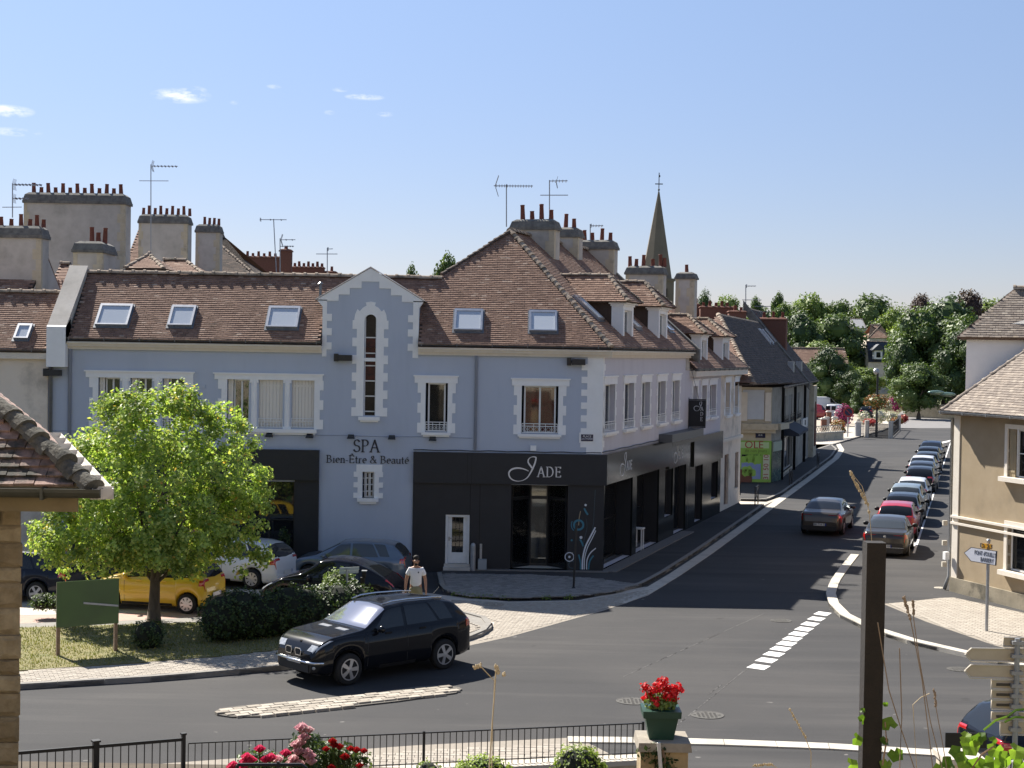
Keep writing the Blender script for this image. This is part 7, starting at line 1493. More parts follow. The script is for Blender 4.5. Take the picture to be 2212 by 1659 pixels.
fw_, rw_ = G(751, 1479), G(953, 1445); hd_ = along(rw_, fw_); hv = V((math.cos(hd_), math.sin(hd_), 0)); rt = V((hv.y, -hv.x, 0)); mid_ = (fw_ + rw_) / 2 + rt * .82
car('black_suv', 'black off-road estate car turning beside the sett island', 'suv', paint('black', (.008, .009, .012), .0, .18), mid_ - hv * .03, hd_, L=4.62, W=1.87, H=1.70, wr=.36, rim='five', extra=x5, sill=.27, rearL=(.52, .64), wbf=(.2, .81))
# ---- cars in the square
def at(x, y, z=0): return G(x, y, z)
PT = R(180)
car('white_hatchback', 'white hatchback parked behind the maple crown', 'hatch', paint('white', (.68, .69, .70), 0), at(498, 1259), PT - R(19), L=4.03, W=1.75, H=1.47, rim='cap', rearL=(.56, .70), dull=True)
car('grey_hatchback', 'blue-grey five-door hatchback parked along the blue wall', 'hatch', paint('bluegrey', (.13, .17, .22), .4), at(757, 1258), PT - R(5), L=3.81, W=1.64, H=1.42, rim='cap', glass=CARGL, rearL=(.56, .72))
car('black_coupe', 'black round-backed coupe parked behind the hedge', 'beetle', paint('black2', (.01, .01, .014), .0, .16), at(722, 1311), PT - R(8), L=4.08, W=1.72, H=1.50, rim='five', rearL=(.40, .50))
car('yellow_hatchback', 'yellow small hatchback parked behind the maple trunk', 'hatch', paint('yellow', (.60, .40, .03), 0), at(345, 1312), PT - R(14), L=3.5, W=1.66, H=1.5, wr=.285, rim='cap', rearL=(.58, .78), wbf=(.15, .83))
car('dark_estate', 'dark blue estate car half hidden behind the stone wall at left', 'hatch', paint('navy', (.012, .015, .025), .1), at(22, 1290), PT - R(12), L=4.4, W=1.78, H=1.5, wr=.32, rim='five', rearL=(.56, .72))
# ---- cars up the street
ds = math.pi / 2 - AS
car('bronze_saloon', 'bronze saloon driving away up the street in the left lane', 'sedan', paint('bronze', (.085, .075, .065), .5), at(1789, 1074, 1.45), ds - R(1), L=4.68, W=1.81, H=1.45, group=None, plate='BK 714 TL', rearL=(.50, .62))
def gate_box(c, hx, L, W, H, S, patch):
    MB().lathe([(.055, 0), (.055, .01), (.001, .012)], n=14).build('badge', CHROME, c, local=True).matrix_basis = M(((0, 0, -1, hx(0) - .012), (-1, 0, 0, 0), (0, 1, 0, H * .58), (0, 0, 0, 1)))
    MB().box(hx(0) - .045, hx(0) - .02, -W * .4, W * .4, .30 * H, .315 * H).build('bumper_chrome', CHROME, c, local=True)
row = [('grey-brown saloon, first of the row parked along the right kerb', 'sedan', (.06, .056, .052), .4, 1921, 1111, 4.7, 1.47, 'CF 439 GM'), ('bright red hatchback parked second in the row', 'hatch', (.42, .012, .02), .1, 1941, 1080, 4.0, 1.47, None), ('dark hatchback parked just ahead of the red one', 'hatch', (.016, .017, .02), .1, 1955, 1061, 4.0, 1.46, None), ('silver-green hatchback parked fourth in the row', 'hatch', (.30, .34, .33), .5, 1962, 1042, 4.0, 1.48, None), ('white car parked fifth in the row', 'hatch', (.66, .67, .68), 0, 1974, 1028.5, 4.1, 1.47, None), ('black hatchback parked after the gap in the row', 'hatch', (.01, .01, .012), 0, 1991, 1005, 4.0, 1.5, None), ('slate-grey saloon parked ahead of the black hatchback', 'sedan', (.07, .08, .1), .5, 1993, 995, 4.5, 1.45, None), ('white saloon parked eighth in the row', 'sedan', (.64, .65, .66), 0, 1996, 983, 4.5, 1.47, None), ('dark grey hatchback parked ninth in the row', 'hatch', (.03, .032, .036), .3, 2005, 974, 3.9, 1.46, None), ('black hatchback parked last but one in the row', 'hatch', (.012, .012, .014), 0, 2008, 963, 4.0, 1.48, None), ('dark blue saloon parked at the far end of the row', 'sedan', (.02, .03, .06), .3, 2014, 951.5, 4.5, 1.47, None)]
for i, (lb, kd, cl_, mt_, x, y, L_, H_, plt) in enumerate(row):
    p = at(x, y, H_); car('parked_car', lb, kd, paint('row%d' % i, cl_, mt_), p, ds + R(rnd.uniform(-1.2, 1.2)), L=L_, W=1.76, H=H_, group='cars parked along the right kerb', plate=plt, rim='cap', rearL=(.53, .66) if kd == 'hatch' else (.5, .62), extra=gate_box if i == 0 else None, dull=True, glass=CARGL if i in (0, 3, 4) else None)
# ---- car at the lower right, vans on the far plaza
car('dark_hatchback', 'dark blue hatchback at the lower right behind the direction signs', 'hatch', paint('midnight', (.006, .007, .011), .0), at(2212, 1590, .8) + V((.95, .0, 0)), R(14), L=4.0, W=1.75, H=1.5, rearL=(.53, .66), rim='five')
car('white_van', 'small white box van parked beyond the plaza flowers', 'van', paint('van', (.68, .69, .7), 0), at(1806, 905), R(60), L=4.1, W=1.7, H=1.8, cat='van', dull=True, rearL=(.4, .52))
car('white_van', 'larger white panel van behind the small white van', 'van', paint('van', (.68, .69, .7), 0), at(1776, 890), R(8), L=5.2, W=1.95, H=2.1, cat='van', dull=True, rearL=(.4, .5))
car('red_van', 'red van parked beside the stone house end', 'van', paint('vanred', (.42, .02, .02), 0), at(1757, 906), R(35), L=4.3, W=1.75, H=1.85, cat='van', dull=True, rearL=(.4, .5))
car('dark_car', 'dark hatchback parked behind the pink flower tower', 'hatch', paint('vand', (.015, .017, .02), 0), at(1872, 902), R(75), L=4.0, W=1.72, H=1.46, dull=True); car('dark_car', 'purple-grey car parked behind the small white van', 'sedan', paint('vanp', (.06, .05, .07), .3), at(1838, 891), R(70), L=4.4, W=1.75, H=1.45, dull=True)
# ================================================================== things in the square
rnd.seed(31)
def pole(mb, p, h, r=.035, n=8): mb.tube([p, p + V((0, 0, h))], r, n)
# ---- man in a white T-shirt
def skinmesh(name, verts, edges, rad, mat, parent, root=0, sub=2, smooth=True):
    me = bpy.data.meshes.new(name); me.from_pydata([tuple(v) for v in verts], edges, []); o = bpy.data.objects.new(name, me); col.objects.link(o)
    o.modifiers.new('s', 'SKIN'); m2 = o.modifiers.new('u', 'SUBSURF'); m2.levels = sub; m2.render_levels = sub
    sv = me.skin_vertices[0].data
    for i, r_ in enumerate(rad): sv[i].radius = r_ if hasattr(r_, '__len__') else (r_, r_); sv[i].use_root = (i == root)
    dg = bpy.context.evaluated_depsgraph_get(); nm = bpy.data.meshes.new_from_object(o.evaluated_get(dg)); bpy.data.objects.remove(o); bpy.data.meshes.remove(me)
    nm.materials.clear(); nm.materials.append(mat)
    for p in nm.polygons: p.use_smooth = True
    b = bpy.data.objects.new(name, nm); col.objects.link(b); b.parent = parent; return b
SKIN = pm('skin', (.30, .155, .095), (.34, .18, .115), rough=.55, sc=9, obj=True); TEE = pm('white_cotton', (.68, .68, .70), (.60, .60, .62), rough=.9, sc=5, bump=.3, bsc=9, obj=True); KHAKI = pm('khaki_cotton', (.25, .225, .14), (.20, .18, .11), rough=.95, sc=6, bump=.3, bsc=12, obj=True); HAIR = pm('dark_hair', (.012, .009, .008), rough=.8)
mp = G(897, 1341)
man = thing('person', 'man in a white T-shirt and khaki shorts walking past the parked cars', 'person', mp, R(4))
vs = []; es = []; rd = []
def jn(p, r, par=None):
    vs.append(p); rd.append(r)
    if par is not None: es.append((par, len(vs) - 1))
    return len(vs) - 1
pel = jn((0, 0, .96), (.15, .11)); spi = jn((0, .01, 1.15), (.145, .10), pel); che = jn((0, .015, 1.36), (.17, .115), spi); nk = jn((0, .02, 1.52), (.062, .062), che); nk2 = jn((0, .005, 1.58), (.058, .06), nk); hd0 = jn((0, -.01, 1.65), (.076, .09), nk2); hd1 = jn((0, -.005, 1.73), (.074, .092), hd0)
for sd in (1, -1):
    sh = jn((sd * .185, .015, 1.44), .07, che); el = jn((sd * .265, .03, 1.16), .048, sh); wr_ = jn((sd * .285, -.06 if sd > 0 else -.03, .92), .031, el); pa = jn((sd * .29, -.075 if sd > 0 else -.045, .84), (.022, .04), wr_)
    for k in range(4): f1 = jn((sd * .29 + sd * .004 * k, -.115 + .026 * k + (0 if sd > 0 else .03), .775 - (.01 if k in (1, 2) else 0)), .0105, pa); jn((sd * .282, -.112 + .024 * k + (0 if sd > 0 else .03), .725 - (.012 if k in (1, 2) else 0)), .009, f1)
    th = jn((sd * .27, -.125 + (0 if sd > 0 else .03), .83), .012, wr_); jn((sd * .268, -.145 + (0 if sd > 0 else .03), .78), .0105, th)
    st_ = .13 if sd > 0 else -.14; hp = jn((sd * .095, 0, .90), .098, pel); kn = jn((sd * .105, -st_ * .9, .50), .062, hp); an = jn((sd * .105, -st_ + (.0 if sd > 0 else .1), .09), .04, kn); jn((sd * .11, -st_ - .13 + (0 if sd > 0 else .1), .04), .04, an)
skinmesh('body', vs, es, rd, SKIN, man)
tv = [(0, .005, .90), (0, .01, 1.12), (0, .015, 1.34), (0, .018, 1.46), (.17, .015, 1.44), (.235, .022, 1.26), (-.17, .015, 1.44), (-.235, .022, 1.26)]
skinmesh('t_shirt', tv, [(0, 1), (1, 2), (2, 3), (2, 4), (4, 5), (2, 6), (6, 7)], [(.178, .14), (.172, .128), (.20, .14), (.10, .085), (.088, .088), (.082, .082), (.088, .088), (.082, .082)], TEE, man)
sv_ = [(0, 0, 1.02), (0, 0, .9), (.1, -.03, .82), (.107, -.085, .56), (-.1, .03, .82), (-.107, .09, .56)]; skinmesh('shorts', sv_, [(0, 1), (1, 2), (2, 3), (1, 4), (4, 5)], [(.16, .125), (.16, .125), .105, .098, .105, .098], KHAKI, man)
MB().ball((0, .04, 1.775), 1, 14, 9, sq=(.082, .085, .066)).build('hair', HAIR, man, smooth=True, local=True); MB().ball((0, -.055, 1.592), 1, 12, 7, sq=(.052, .045, .036)).build('beard', HAIR, man, smooth=True, local=True)
mb = MB(); mb.add([(-.014, -.095, 1.655), (.014, -.095, 1.655), (0, -.122, 1.66), (0, -.096, 1.70)], [(0, 1, 2), (0, 2, 3), (1, 3, 2)]); mb.build('nose', SKIN, man, local=True)
for sd in (1, -1):
    MB().ball((sd * .032, -.088, 1.695), 1, 8, 5, sq=(.009, .006, .005)).build('eye', HAIR, man, smooth=True, local=True); MB().ball((sd * .08, .005, 1.67), 1, 8, 6, sq=(.012, .022, .032)).build('ear', SKIN, man, smooth=True, local=True)
    MB().box(sd * .11 - .045, sd * .11 + .045, (-.27 if sd > 0 else .0), (-.02 if sd > 0 else .25), 0, .055).build('shoe', HAIR, man, local=True)
MB().box(.05, .085, -.149, -.137, 1.36, 1.40).build('shirt_print', INK, man, local=True)
# ---- green board on two wooden posts
p0, p1 = G(123, 1428), G(252, 1417); FB = Fr(p0, (p1 - p0).xy); LB = (p1 - p0).length; t0, zt0 = FB.px(120, 1258); t1, zb0_ = FB.px(122, 1356)
gb = thing('notice_board', 'dark green board on two wooden posts seen from behind on the lawn', 'notice board', p0)
GB = pm('green_board_paint', (.04, .085, .022), (.055, .115, .026), rough=.28, spec=.6, sc=1.2, big=(.06, .13, .02), bigsc=.9, bigpos=(.5, .7))
MB().fbox(FB, -.02, LB + .04, -.03, .0, zb0_, zt0).build('panel', GB, gb)
for u in (.0, LB - .05): MB().fbox(FB, u, u + .08, -.13, -.035, -.05, zt0 - .03).build('post', WOOD, gb)
a, z = FB.px(180, 1302); b, z2 = FB.px(255, 1308); MB().hexa([FB.p(a, z - .025, .03), FB.p(b, z2 - .025, .03), FB.p(b, z2 - .025, .005), FB.p(a, z - .025, .005), FB.p(a, z + .02, .03), FB.p(b, z2 + .02, .03), FB.p(b, z2 + .02, .005), FB.p(a, z + .02, .005)]).build('stay_bar', STEEL, gb)
# ---- street name post and dark post by the hedge
sp_ = G(748, 1350); ss = thing('street_name_post', 'thin grey post with small street name blades beside the hedge', 'signpost', sp_); z1 = PY(748, 1229, sp_.y).z; mb = MB(); pole(mb, sp_, z1); mb.build('pole', STEEL, ss)
for k, (a, b, dz) in enumerate(((-.2, .32, 0), (-.2, .3, -.09))): MB().hexa([sp_ + V((a, -.06, z1 + dz - .045)), sp_ + V((b, .1, z1 + dz - .03)), sp_ + V((b, .13, z1 + dz - .03)), sp_ + V((a, -.03, z1 + dz - .045)), sp_ + V((a, -.06, z1 + dz + .035)), sp_ + V((b, .1, z1 + dz + .05)), sp_ + V((b, .13, z1 + dz + .05)), sp_ + V((a, -.03, z1 + dz + .035))]).build('name_blade', pm('grey_blade', (.34, .38, .36), rough=.4), ss)
dp = G(782, 1338); z1 = PY(782, 1232, dp.y).z; dd = thing('dark_post', 'square dark post with a stepped top behind the black off-roader', 'post', dp); MB().box(dp.x - .06, dp.x + .06, dp.y - .06, dp.y + .06, 0, z1 - .2).box(dp.x - .01, dp.x + .09, dp.y - .05, dp.y + .05, z1 - .2, z1 - .03).build('shaft', WOODD, dd); MB().box(dp.x - .03, dp.x + .12, dp.y - .07, dp.y + .07, z1 - .03, z1).build('cap', STEEL, dd)
# ---- pole on the shop pavement, pot plant, stool
bp_ = G(1239, 1271, .1); bo = thing('bollard_post', 'slim black post on the brick pavement before the corner panel', 'post', bp_); mb = MB(); mb.tube([bp_, V((bp_.x + .05, bp_.y, PY(1241, 1132, bp_.y).z))], .035, 8); mb.build('shaft', IRONB, bo); MB().lathe([(.07, 0), (.07, .02), (.036, .05)], bp_, 10).build('foot', IRONB, bo)
q = FA.px(617, 1195); pb = thing('planter', 'grey square planter with a dark shrub beside the left shopfront', 'planter', FA.p(q[0], 0, .35)); z1 = FA.px(617, 1195)[1]
MB().hexa([FA.p(q[0] - .17, .0, .55), FA.p(q[0] + .17, 0, .55), FA.p(q[0] + .17, 0, .2), FA.p(q[0] - .17, 0, .2), FA.p(q[0] - .2, z1, .58), FA.p(q[0] + .2, z1, .58), FA.p(q[0] + .2, z1, .17), FA.p(q[0] - .2, z1, .17)]).build('box', pm('grey_planter', (.2, .2, .2), rough=.8), pb); mb = MB(); blob(mb, FA.p(q[0], z1 + .45, .37), (.22, .22, .5), 700, .06, shell=.6, cl=5, clr=.08); mb.build('shrub_leaves', LF_H, pb)
sq_ = FS.px(1380, 1176, -.15); sx0 = sq_[0]; stl = thing('stool', 'tall white wooden stool in the street shop doorway', 'stool', FS.p(sx0, .14, -.15))
for du, do in ((-.16, -.13), (.16, -.13), (-.16, .13), (.16, .13)): MB().fbox(FS, sx0 + du - .02, sx0 + du + .02, -.15 + do - .02, -.15 + do + .02, .14, .9).build('leg', WPAINT, stl)
MB().fbox(FS, sx0 - .2, sx0 + .2, -.33, .03, .9, .95).build('seat', WPAINT, stl); MB().fbox(FS, sx0 - .14, sx0 + .14, -.28, -.26, .4, .44).build('rung', WPAINT, stl)
# ---- street barriers with crossed bars
for x, y, lb in ((1634, 1090, 'black crossed-bar pavement barrier at the mouth of the side lane'), (1708, 1047, 'black crossed-bar barrier in front of the green shop row'), (1767, 1008, 'black crossed-bar barrier farthest up the left pavement')):
    g = G(x, y, .1); b = thing('barrier', lb, 'barrier', g, group='street barriers'); f = Fr(g, (FS.ex.x, FS.ex.y))
    for u in (-.45, .45): mb = MB(); pole(mb, f.p(u, 0), .95, .03); mb.build('post', IRONB, b)
    MB().tube([f.p(-.45, .93), f.p(.45, .93)], .03, 6).build('top_rail', IRONB, b); MB().tube([f.p(-.45, .15), f.p(.45, .85)], .018, 6).build('cross_bar', IRONB, b); MB().tube([f.p(.45, .15), f.p(-.45, .85)], .018, 6).build('cross_bar', IRONB, b)
# ---- white direction sign D23
g = G(2131, 1363, .1); ds_ = thing('direction_sign', 'white arrow road sign to Pont d\'Ouilly and Barbery under an orange road plate', 'road sign', g); f = Fr(g, (.485, -.874))
zt2 = f.px(2134, 1168)[1]; mb = MB(); pole(mb, g, zt2, .045); mb.ball(g + V((0, 0, zt2)), .06, 8, 5); mb.build('pole', STEEL, ds_)
pts = [f.px(x, y, .06) for x, y in ((2083, 1194), (2098, 1182), (2154, 1190.5), (2152, 1222), (2098, 1212.5))]
WS = pm('sign_white', (.66, .67, .72), rough=.35); OR = pm('sign_orange', (.62, .3, .02), rough=.4)
MB().prism([f.p(a, b, .05) for a, b in pts], f.out * .02).build('panel_edge', INK, ds_); cxp = sum(p[0] for p in pts) / 5; czp = sum(p[1] for p in pts) / 5
pa_ = MB().prism([f.p(lerp(a, cxp, .05), lerp(b, czp, .09), .07) for a, b in pts], f.out * .006).build('panel', WS, ds_)
tip = pts[0]; MB().prism([f.p(*pts[0], .07), f.p(*pts[1], .07), f.p(pts[1][0] + .16, lerp(pts[0][1], pts[1][1], .25), .07), f.p(*pts[4], .07)], f.out * .004).build('arrow_tip', INK, ds_)
wsg = pts[2][0] - pts[1][0]; hs_ = pts[2][1] - pts[3][1]; uc_ = (pts[1][0] + pts[2][0]) / 2
t1_ = fonttext("PONT d'OUILLY", hs_ * .42, wallmat(f, uc_ + .06 * wsg, czp + hs_ * .17, .077) @ M.Diagonal((wsg / (hs_ * 3.6), 1, 1, 1)), INK, ds_); fonttext('BARBERY', hs_ * .42, wallmat(f, uc_ + .14 * wsg, czp - hs_ * .24, .077) @ M.Diagonal((wsg / (hs_ * 3.4), 1, 1, 1)), INK, ds_)
c0_ = [f.px(x, y, .05) for x, y in ((2121, 1173), (2143, 1176), (2142, 1187), (2121, 1184))]; MB().prism([f.p(a, b, .045) for a, b in c0_], f.out * .02).build('road_plate', OR, ds_); fonttext('D 23', .17, wallmat(f, sum(p[0] for p in c0_) / 4, sum(p[1] for p in c0_) / 4, .068) @ M.Diagonal((1.4, 1, 1, 1)), INK, ds_)
# ---- backs of the direction signs at lower right
YB = 25.0; fb_ = FP(YB); up_ = PY(2191, 1500, YB).x; sb_ = thing('direction_signs', 'grey post carrying tan backs of direction signs at lower right', 'road sign', (up_, YB, 0)); BACK = pm('sign_back', (.52, .43, .30), (.58, .49, .35), rough=.55, sc=3); EDGE = pm('sign_edge', (.66, .6, .5), rough=.5)
zt3 = PY(2192, 1377, YB).z; mb = MB(); pole(mb, V((up_, YB - .09, 0)), zt3, .045, 10); mb.build('pole', STEEL, sb_)
def sback(nm, x0, y0, y1, arrow, x1=2330, bar=False):
    a, zt = uz(x0, y0, YB); _, zb = uz(x0, y1, YB); b = uz(x1, y0, YB)[0]; zm_ = (zt + zb) / 2
    P = [(a + (.1 if arrow else 0), zb), (b, zb), (b, zt), (a + (.1 if arrow else 0), zt)] + ([(a, zm_)] if arrow else [])
    o = MB().prism([V((x, YB - .02, z)) for x, z in P], (0, .03, 0)).build(nm, BACK, sb_)
    mb = MB(); mb.tube([V((x, YB - .03, z)) for x, z in P + P[:1]], .014, 4); mb.build('rim', EDGE, o)
    if bar: MB().box(a + .08, up_ - .08, YB - .05, YB - .021, zm_ - .02, zm_ + .02).build('stiffener', pm('dark_slot', (.08, .065, .045), rough=.7), o)
    MB().box(up_ - .09, up_ + .09, YB - .14, YB - .025, zm_ - .03, zm_ + .03).build('clamp', STEEL, o)
sback('arrow_panel', 2084, 1399, 1427, True); sback('arrow_panel', 2083, 1435, 1463, True)
for y0, y1 in ((1468, 1487), (1490, 1508.5), (1512, 1531), (1537, 1556)): sback('small_panel', 2141, y0, y1, False, 2245, True)
sback('small_panel', 2160, 1558, 1586, False, 2216, False); sback('top_panel', 2167, 1376, 1396, False, 2217, False)
# ---- street lamps by the beige house
for x, y, lb in ((2022, 848, 'green street lamp head leaning out left of the beige house eave'), (2046, 852, 'second green lamp head close to the beige house eave'), (2098, 806, 'small lamp head over the white dormer cheek')):
    Yl = 56 if y > 820 else 60; q = PY(x, y, Yl); sl_ = thing('street_lamp', lb, 'street lamp', (q.x + .6, Yl, 0), group='street lamps at the beige house'); s_ = 1.0 if y > 820 else .5
    mb = MB(); mb.ball(q, 1, 12, 6, sq=(.32 * s_, .16, .085 * s_)); mb.build('lamp_head', pm('green_lamp', (.09, .15, .13), rough=.3, metal=.3), sl_, smooth=True); mb = MB(); mb.tube([q + V((.25 * s_, 0, -.02)), q + V((.7, .1, -.2)), q + V((.95, .1, -.7)), V((q.x + .95, Yl + .1, 0))], .04, 6); mb.build('pole', IRONB, sl_)
# ================================================================== the far plaza: fences, flowers, posts
FLR = leafm('red_flowers', [(0, (.3, .02, .03)), (.6, (.45, .06, .05)), (1, (.5, .2, .1))], .2, tlc=(1, 1, 1)); FLP = leafm('pink_flowers', [(0, (.3, .02, .1)), (.6, (.42, .06, .18)), (1, (.1, .03, .06))], .2, tlc=(1, 1, 1)); FLW = leafm('white_flowers', [(0, (.5, .5, .42)), (.6, (.55, .5, .35)), (1, (.15, .25, .06))], .2, tlc=(1, 1, 1)); FLO = leafm('orange_flowers', [(0, (.4, .1, .03)), (.5, (.3, .16, .04)), (1, (.1, .15, .03))], .2, tlc=(1, 1, 1)); FLY = leafm('yellow_foliage', [(0, (.4, .32, .02)), (1, (.55, .45, .05))], .2)
def flower(x, y, wpx, hpx, mat, label, name='flower_bed', n=380, z0=0., size=.24, cat='flowers', base=True):
    g = G(x, y, z0); s = g.y / FPX; r = (wpx * s / 2, min(wpx * s / 2, .9), hpx * s / 2); t = thing(name, label, cat, g, group='flowers on the far plaza'); mb = MB(); c = g + V((0, 0, r[2] * 1.0)); blob(mb, c, r, n, size, shell=.6, up=.5); b2 = MB().ball(c, 1, 8, 5, sq=tuple(q * .7 for q in r)); mb.add(b2.v, b2.f); mb.build('blossom', mat, t); return t
flower(1935, 894, 36, 48, FLP, 'tall pink flower tower standing on the corner of the far road', 'flower_tower', 700); flower(1823, 921, 40, 50, FLP, 'pink flower tower before the white van', 'flower_tower', 700)
flower(1812, 941, 30, 30, FLO, 'orange flowers in the tub at the plaza edge', n=300, z0=.3)
for x, y, w, h, m, lb in ((1866, 917, 30, 30, FLW, 'white shrub roses at the left of the plaza fence'), (1880, 921, 32, 18, FLR, 'red flowers hanging over the plaza fence'), (1900, 916, 30, 34, FLW, 'tall cream flowers in the plaza bed middle'), (1925, 914, 30, 26, FLW, 'pale flowers left of the fence corner'), (1938, 918, 26, 18, FLO, 'salmon flowers on the fence corner'), (1952, 915, 20, 20, FLR, 'red flowers at the right end of the fence'), (1915, 892, 30, 30, FLW, 'white flowering bush behind the lamp post'), (1810, 924, 30, 18, FLO, 'ochre flowers behind the low wall')): flower(x, y, w, h, m, lb, n=300, z0=.5)
flower(1852, 862, 46, 34, FLY, 'bright yellow shrub below the slate-blue house', 'shrub', 420, cat='shrub', size=.4)
lp = G(1893, 944); lp_t = thing('lamp_post', 'slender dark lamp post carrying a hanging flower ball on the plaza', 'lamp post', lp); mb = MB(); z1 = PY(1893, 800, lp.y).z; pole(mb, lp, z1, .1); mb.build('pole', IRONB, lp_t); mb = MB(); q = PY(1893, 868, lp.y); blob(mb, q, (1.25, 1.0, .75), 600, .22, shell=.6); b2 = MB().ball(q, 1, 8, 5, sq=(.9, .7, .5)); mb.add(b2.v, b2.f); mb.build('flower_ball', FLO, lp_t); MB().ball(PY(1893, 802, lp.y), .3, 8, 5).build('lantern', STEEL, lp_t)
ns = G(1831, 946); nst = thing('no_parking_sign', 'round red-rimmed blue no-parking sign on a pole at the plaza', 'road sign', ns); mb = MB(); z1 = PY(1831, 890, ns.y).z; pole(mb, ns, z1, .06); mb.build('pole', STEEL, nst)
for r_, m, o_ in ((.48, RINK, 0), (.34, NAVY, -.02)):
    mb = MB(); c = V((ns.x, ns.y - .1 + o_, z1)); mb.add([c + V((0, 0, 0))] + [c + V((r_ * math.cos(k * math.pi / 10), 0, r_ * math.sin(k * math.pi / 10))) for k in range(20)] + [c + V((0, .015, 0))] + [c + V((r_ * math.cos(k * math.pi / 10), .015, r_ * math.sin(k * math.pi / 10))) for k in range(20)], [(0, 1 + k, 1 + (k + 1) % 20) for k in range(20)] + [(21, 22 + k, 22 + (k + 1) % 20) for k in range(20)] + [(1 + k, 1 + (k + 1) % 20, 22 + (k + 1) % 20, 22 + k) for k in range(20)]); mb.build('disc' if r_ > .4 else 'disc_face', m, nst)
mb = MB(); mb.hexa([V((ns.x + a, ns.y - .13 + b, z1 + c)) for b in (0, .005) for a, c in ((-.3, .24), (-.24, .3), (.3, -.24), (.24, -.3))]); mb.build('diagonal', RINK, nst)
g = G(1919, 898); z1 = PY(1919, 884, g.y).z; rs = thing('round_sign_back', 'grey round sign back among the plaza flowers', 'road sign', g); mb = MB(); pole(mb, g, z1, .06); mb.build('pole', STEEL, rs); MB().lathe([(.5, 0), (.5, .03), (.01, .03)], n=18).build('disc', STEEL, rs).matrix_basis = M(((1, 0, 0, 0), (0, 0, -1, 0), (0, 1, 0, z1), (0, 0, 0, 1)))
# plaza fence and low walls
def plfence(x0, y0, x1, y1, h, label, n):
    a, b = G(x0, y0), G(x1, y1); f = Fr(a, (b - a).xy); L = (b - a).length; t = thing('plaza_fence', label, 'fence', a, group='plaza fences')
    for z in (.25, h): MB().fbox(f, 0, L, -.03, .03, z - .04, z).build('rail', IRONB, t)
    me = None
    for i in range(n + 1):
        if me is None: me = MB().box(-.025, .025, -.02, .02, 0, h).mesh('bar', IRONB)
        inst('bar', me, t, f.mat(L * i / n, 0, 0))
    for u in (0, L): MB().fbox(f, u - .16, u + .16, -.16, .16, 0, h + .25).build('post', KERB, t)
plfence(1873, 945, 1923, 947, 1.35, 'long iron fence along the plaza flower bed', 26); plfence(1925, 946, 1942, 930, 1.35, 'short iron fence turning the plaza corner', 16); plfence(1853, 940, 1872, 943, 1.3, 'small fence piece left of the flower bed', 8)
a, b = G(1752, 956), G(1822, 951); f = Fr(a, (b - a).xy); L = (b - a).length; lw = thing('low_wall', 'low curved stone wall with a white lattice rail by the plaza', 'wall', a); MB().fbox(f, 0, L, -.4, 0, 0, .75).build('wall', STONE, lw); MB().fbox(f, -.05, L + .05, -.45, .05, .75, .85).build('coping', KERB, lw); mb = MB()
for i in range(14): u0, u1 = L * i / 14, L * (i + 1) / 14; mb.tube([f.p(u0, .85, -.2), f.p(u1, 1.35, -.2)], .035, 4); mb.tube([f.p(u1, .85, -.2), f.p(u0, 1.35, -.2)], .035, 4)
mb.tube([f.p(0, 1.37, -.2), f.p(L, 1.37, -.2)], .04, 4); mb.build('lattice', pm('cream_lattice', (.55, .5, .4), rough=.8), lw)
for x, y, m, lb in ((1779, 935, BRICK, 'brick pier with a pale cap before the red van'), (1803, 932, CREAM, 'cream gate pier at the plaza'), (1785, 932, STEEL, 'grey square post near the brick pier'), (1853, 944, STEEL, 'grey stone post beside the no-parking sign'), (1808, 918, BRICK, 'rusty bollard behind the cream pier'), (1790, 916, BRICK, 'rusty bollard before the red van'), (1825, 916, BRICK, 'rusty bollard before the small white van'), (1963, 893, BRICK, 'brown wooden bollard right of the pink flower tower')):
    g = G(x, y); t = thing('stone_post', lb, 'post', g, group='posts around the plaza'); MB().box(g.x - .25, g.x + .25, g.y - .25, g.y + .25, 0, 1.35).build('shaft', m, t); MB().hexa([V((g.x + a * .34, g.y + b * .34, 1.35)) for a, b in ((-1, -1), (1, -1), (1, 1), (-1, 1))] + [V((g.x + a * .2, g.y + b * .2, 1.5)) for a, b in ((-1, -1), (1, -1), (1, 1), (-1, 1))]).build('cap', KERB, t)
hg = [(V((G(x, 884).x, G(x, 884).y, .9)), (3.2, 1.0, 1.0), 260) for x in (1790, 1810, 1830, 1850)]; shrub('hedge', 'dark clipped hedge at the back of the plaza behind the vans', hg, LF_D, .35, 'hedge', zmin=0)
# ================================================================== foreground: garden, fence, stone outbuilding
rnd.seed(77); SOIL = pm('garden_soil', (.06, .045, .03), (.09, .07, .045), rough=1, sc=3, bump=.6, bsc=12)
gz = lambda Y: .45 + (26.2 - Y) * .185
struct(MB().add([(-16, 26.0, gz(26)), (2.6, 26.0, gz(26)), (2.6, 2, gz(2)), (-16, 2, gz(2))], [(0, 1, 2, 3)]), 'garden', SOIL)
gz2 = lambda Y: .15 + (21.5 - Y) * .215
struct(MB().add([(2.6, 21.5, gz2(21.5)), (16, 21.5, gz2(21.5)), (16, 2, gz2(2)), (2.6, 2, gz2(2))], [(0, 1, 2, 3)]), 'garden', SOIL)
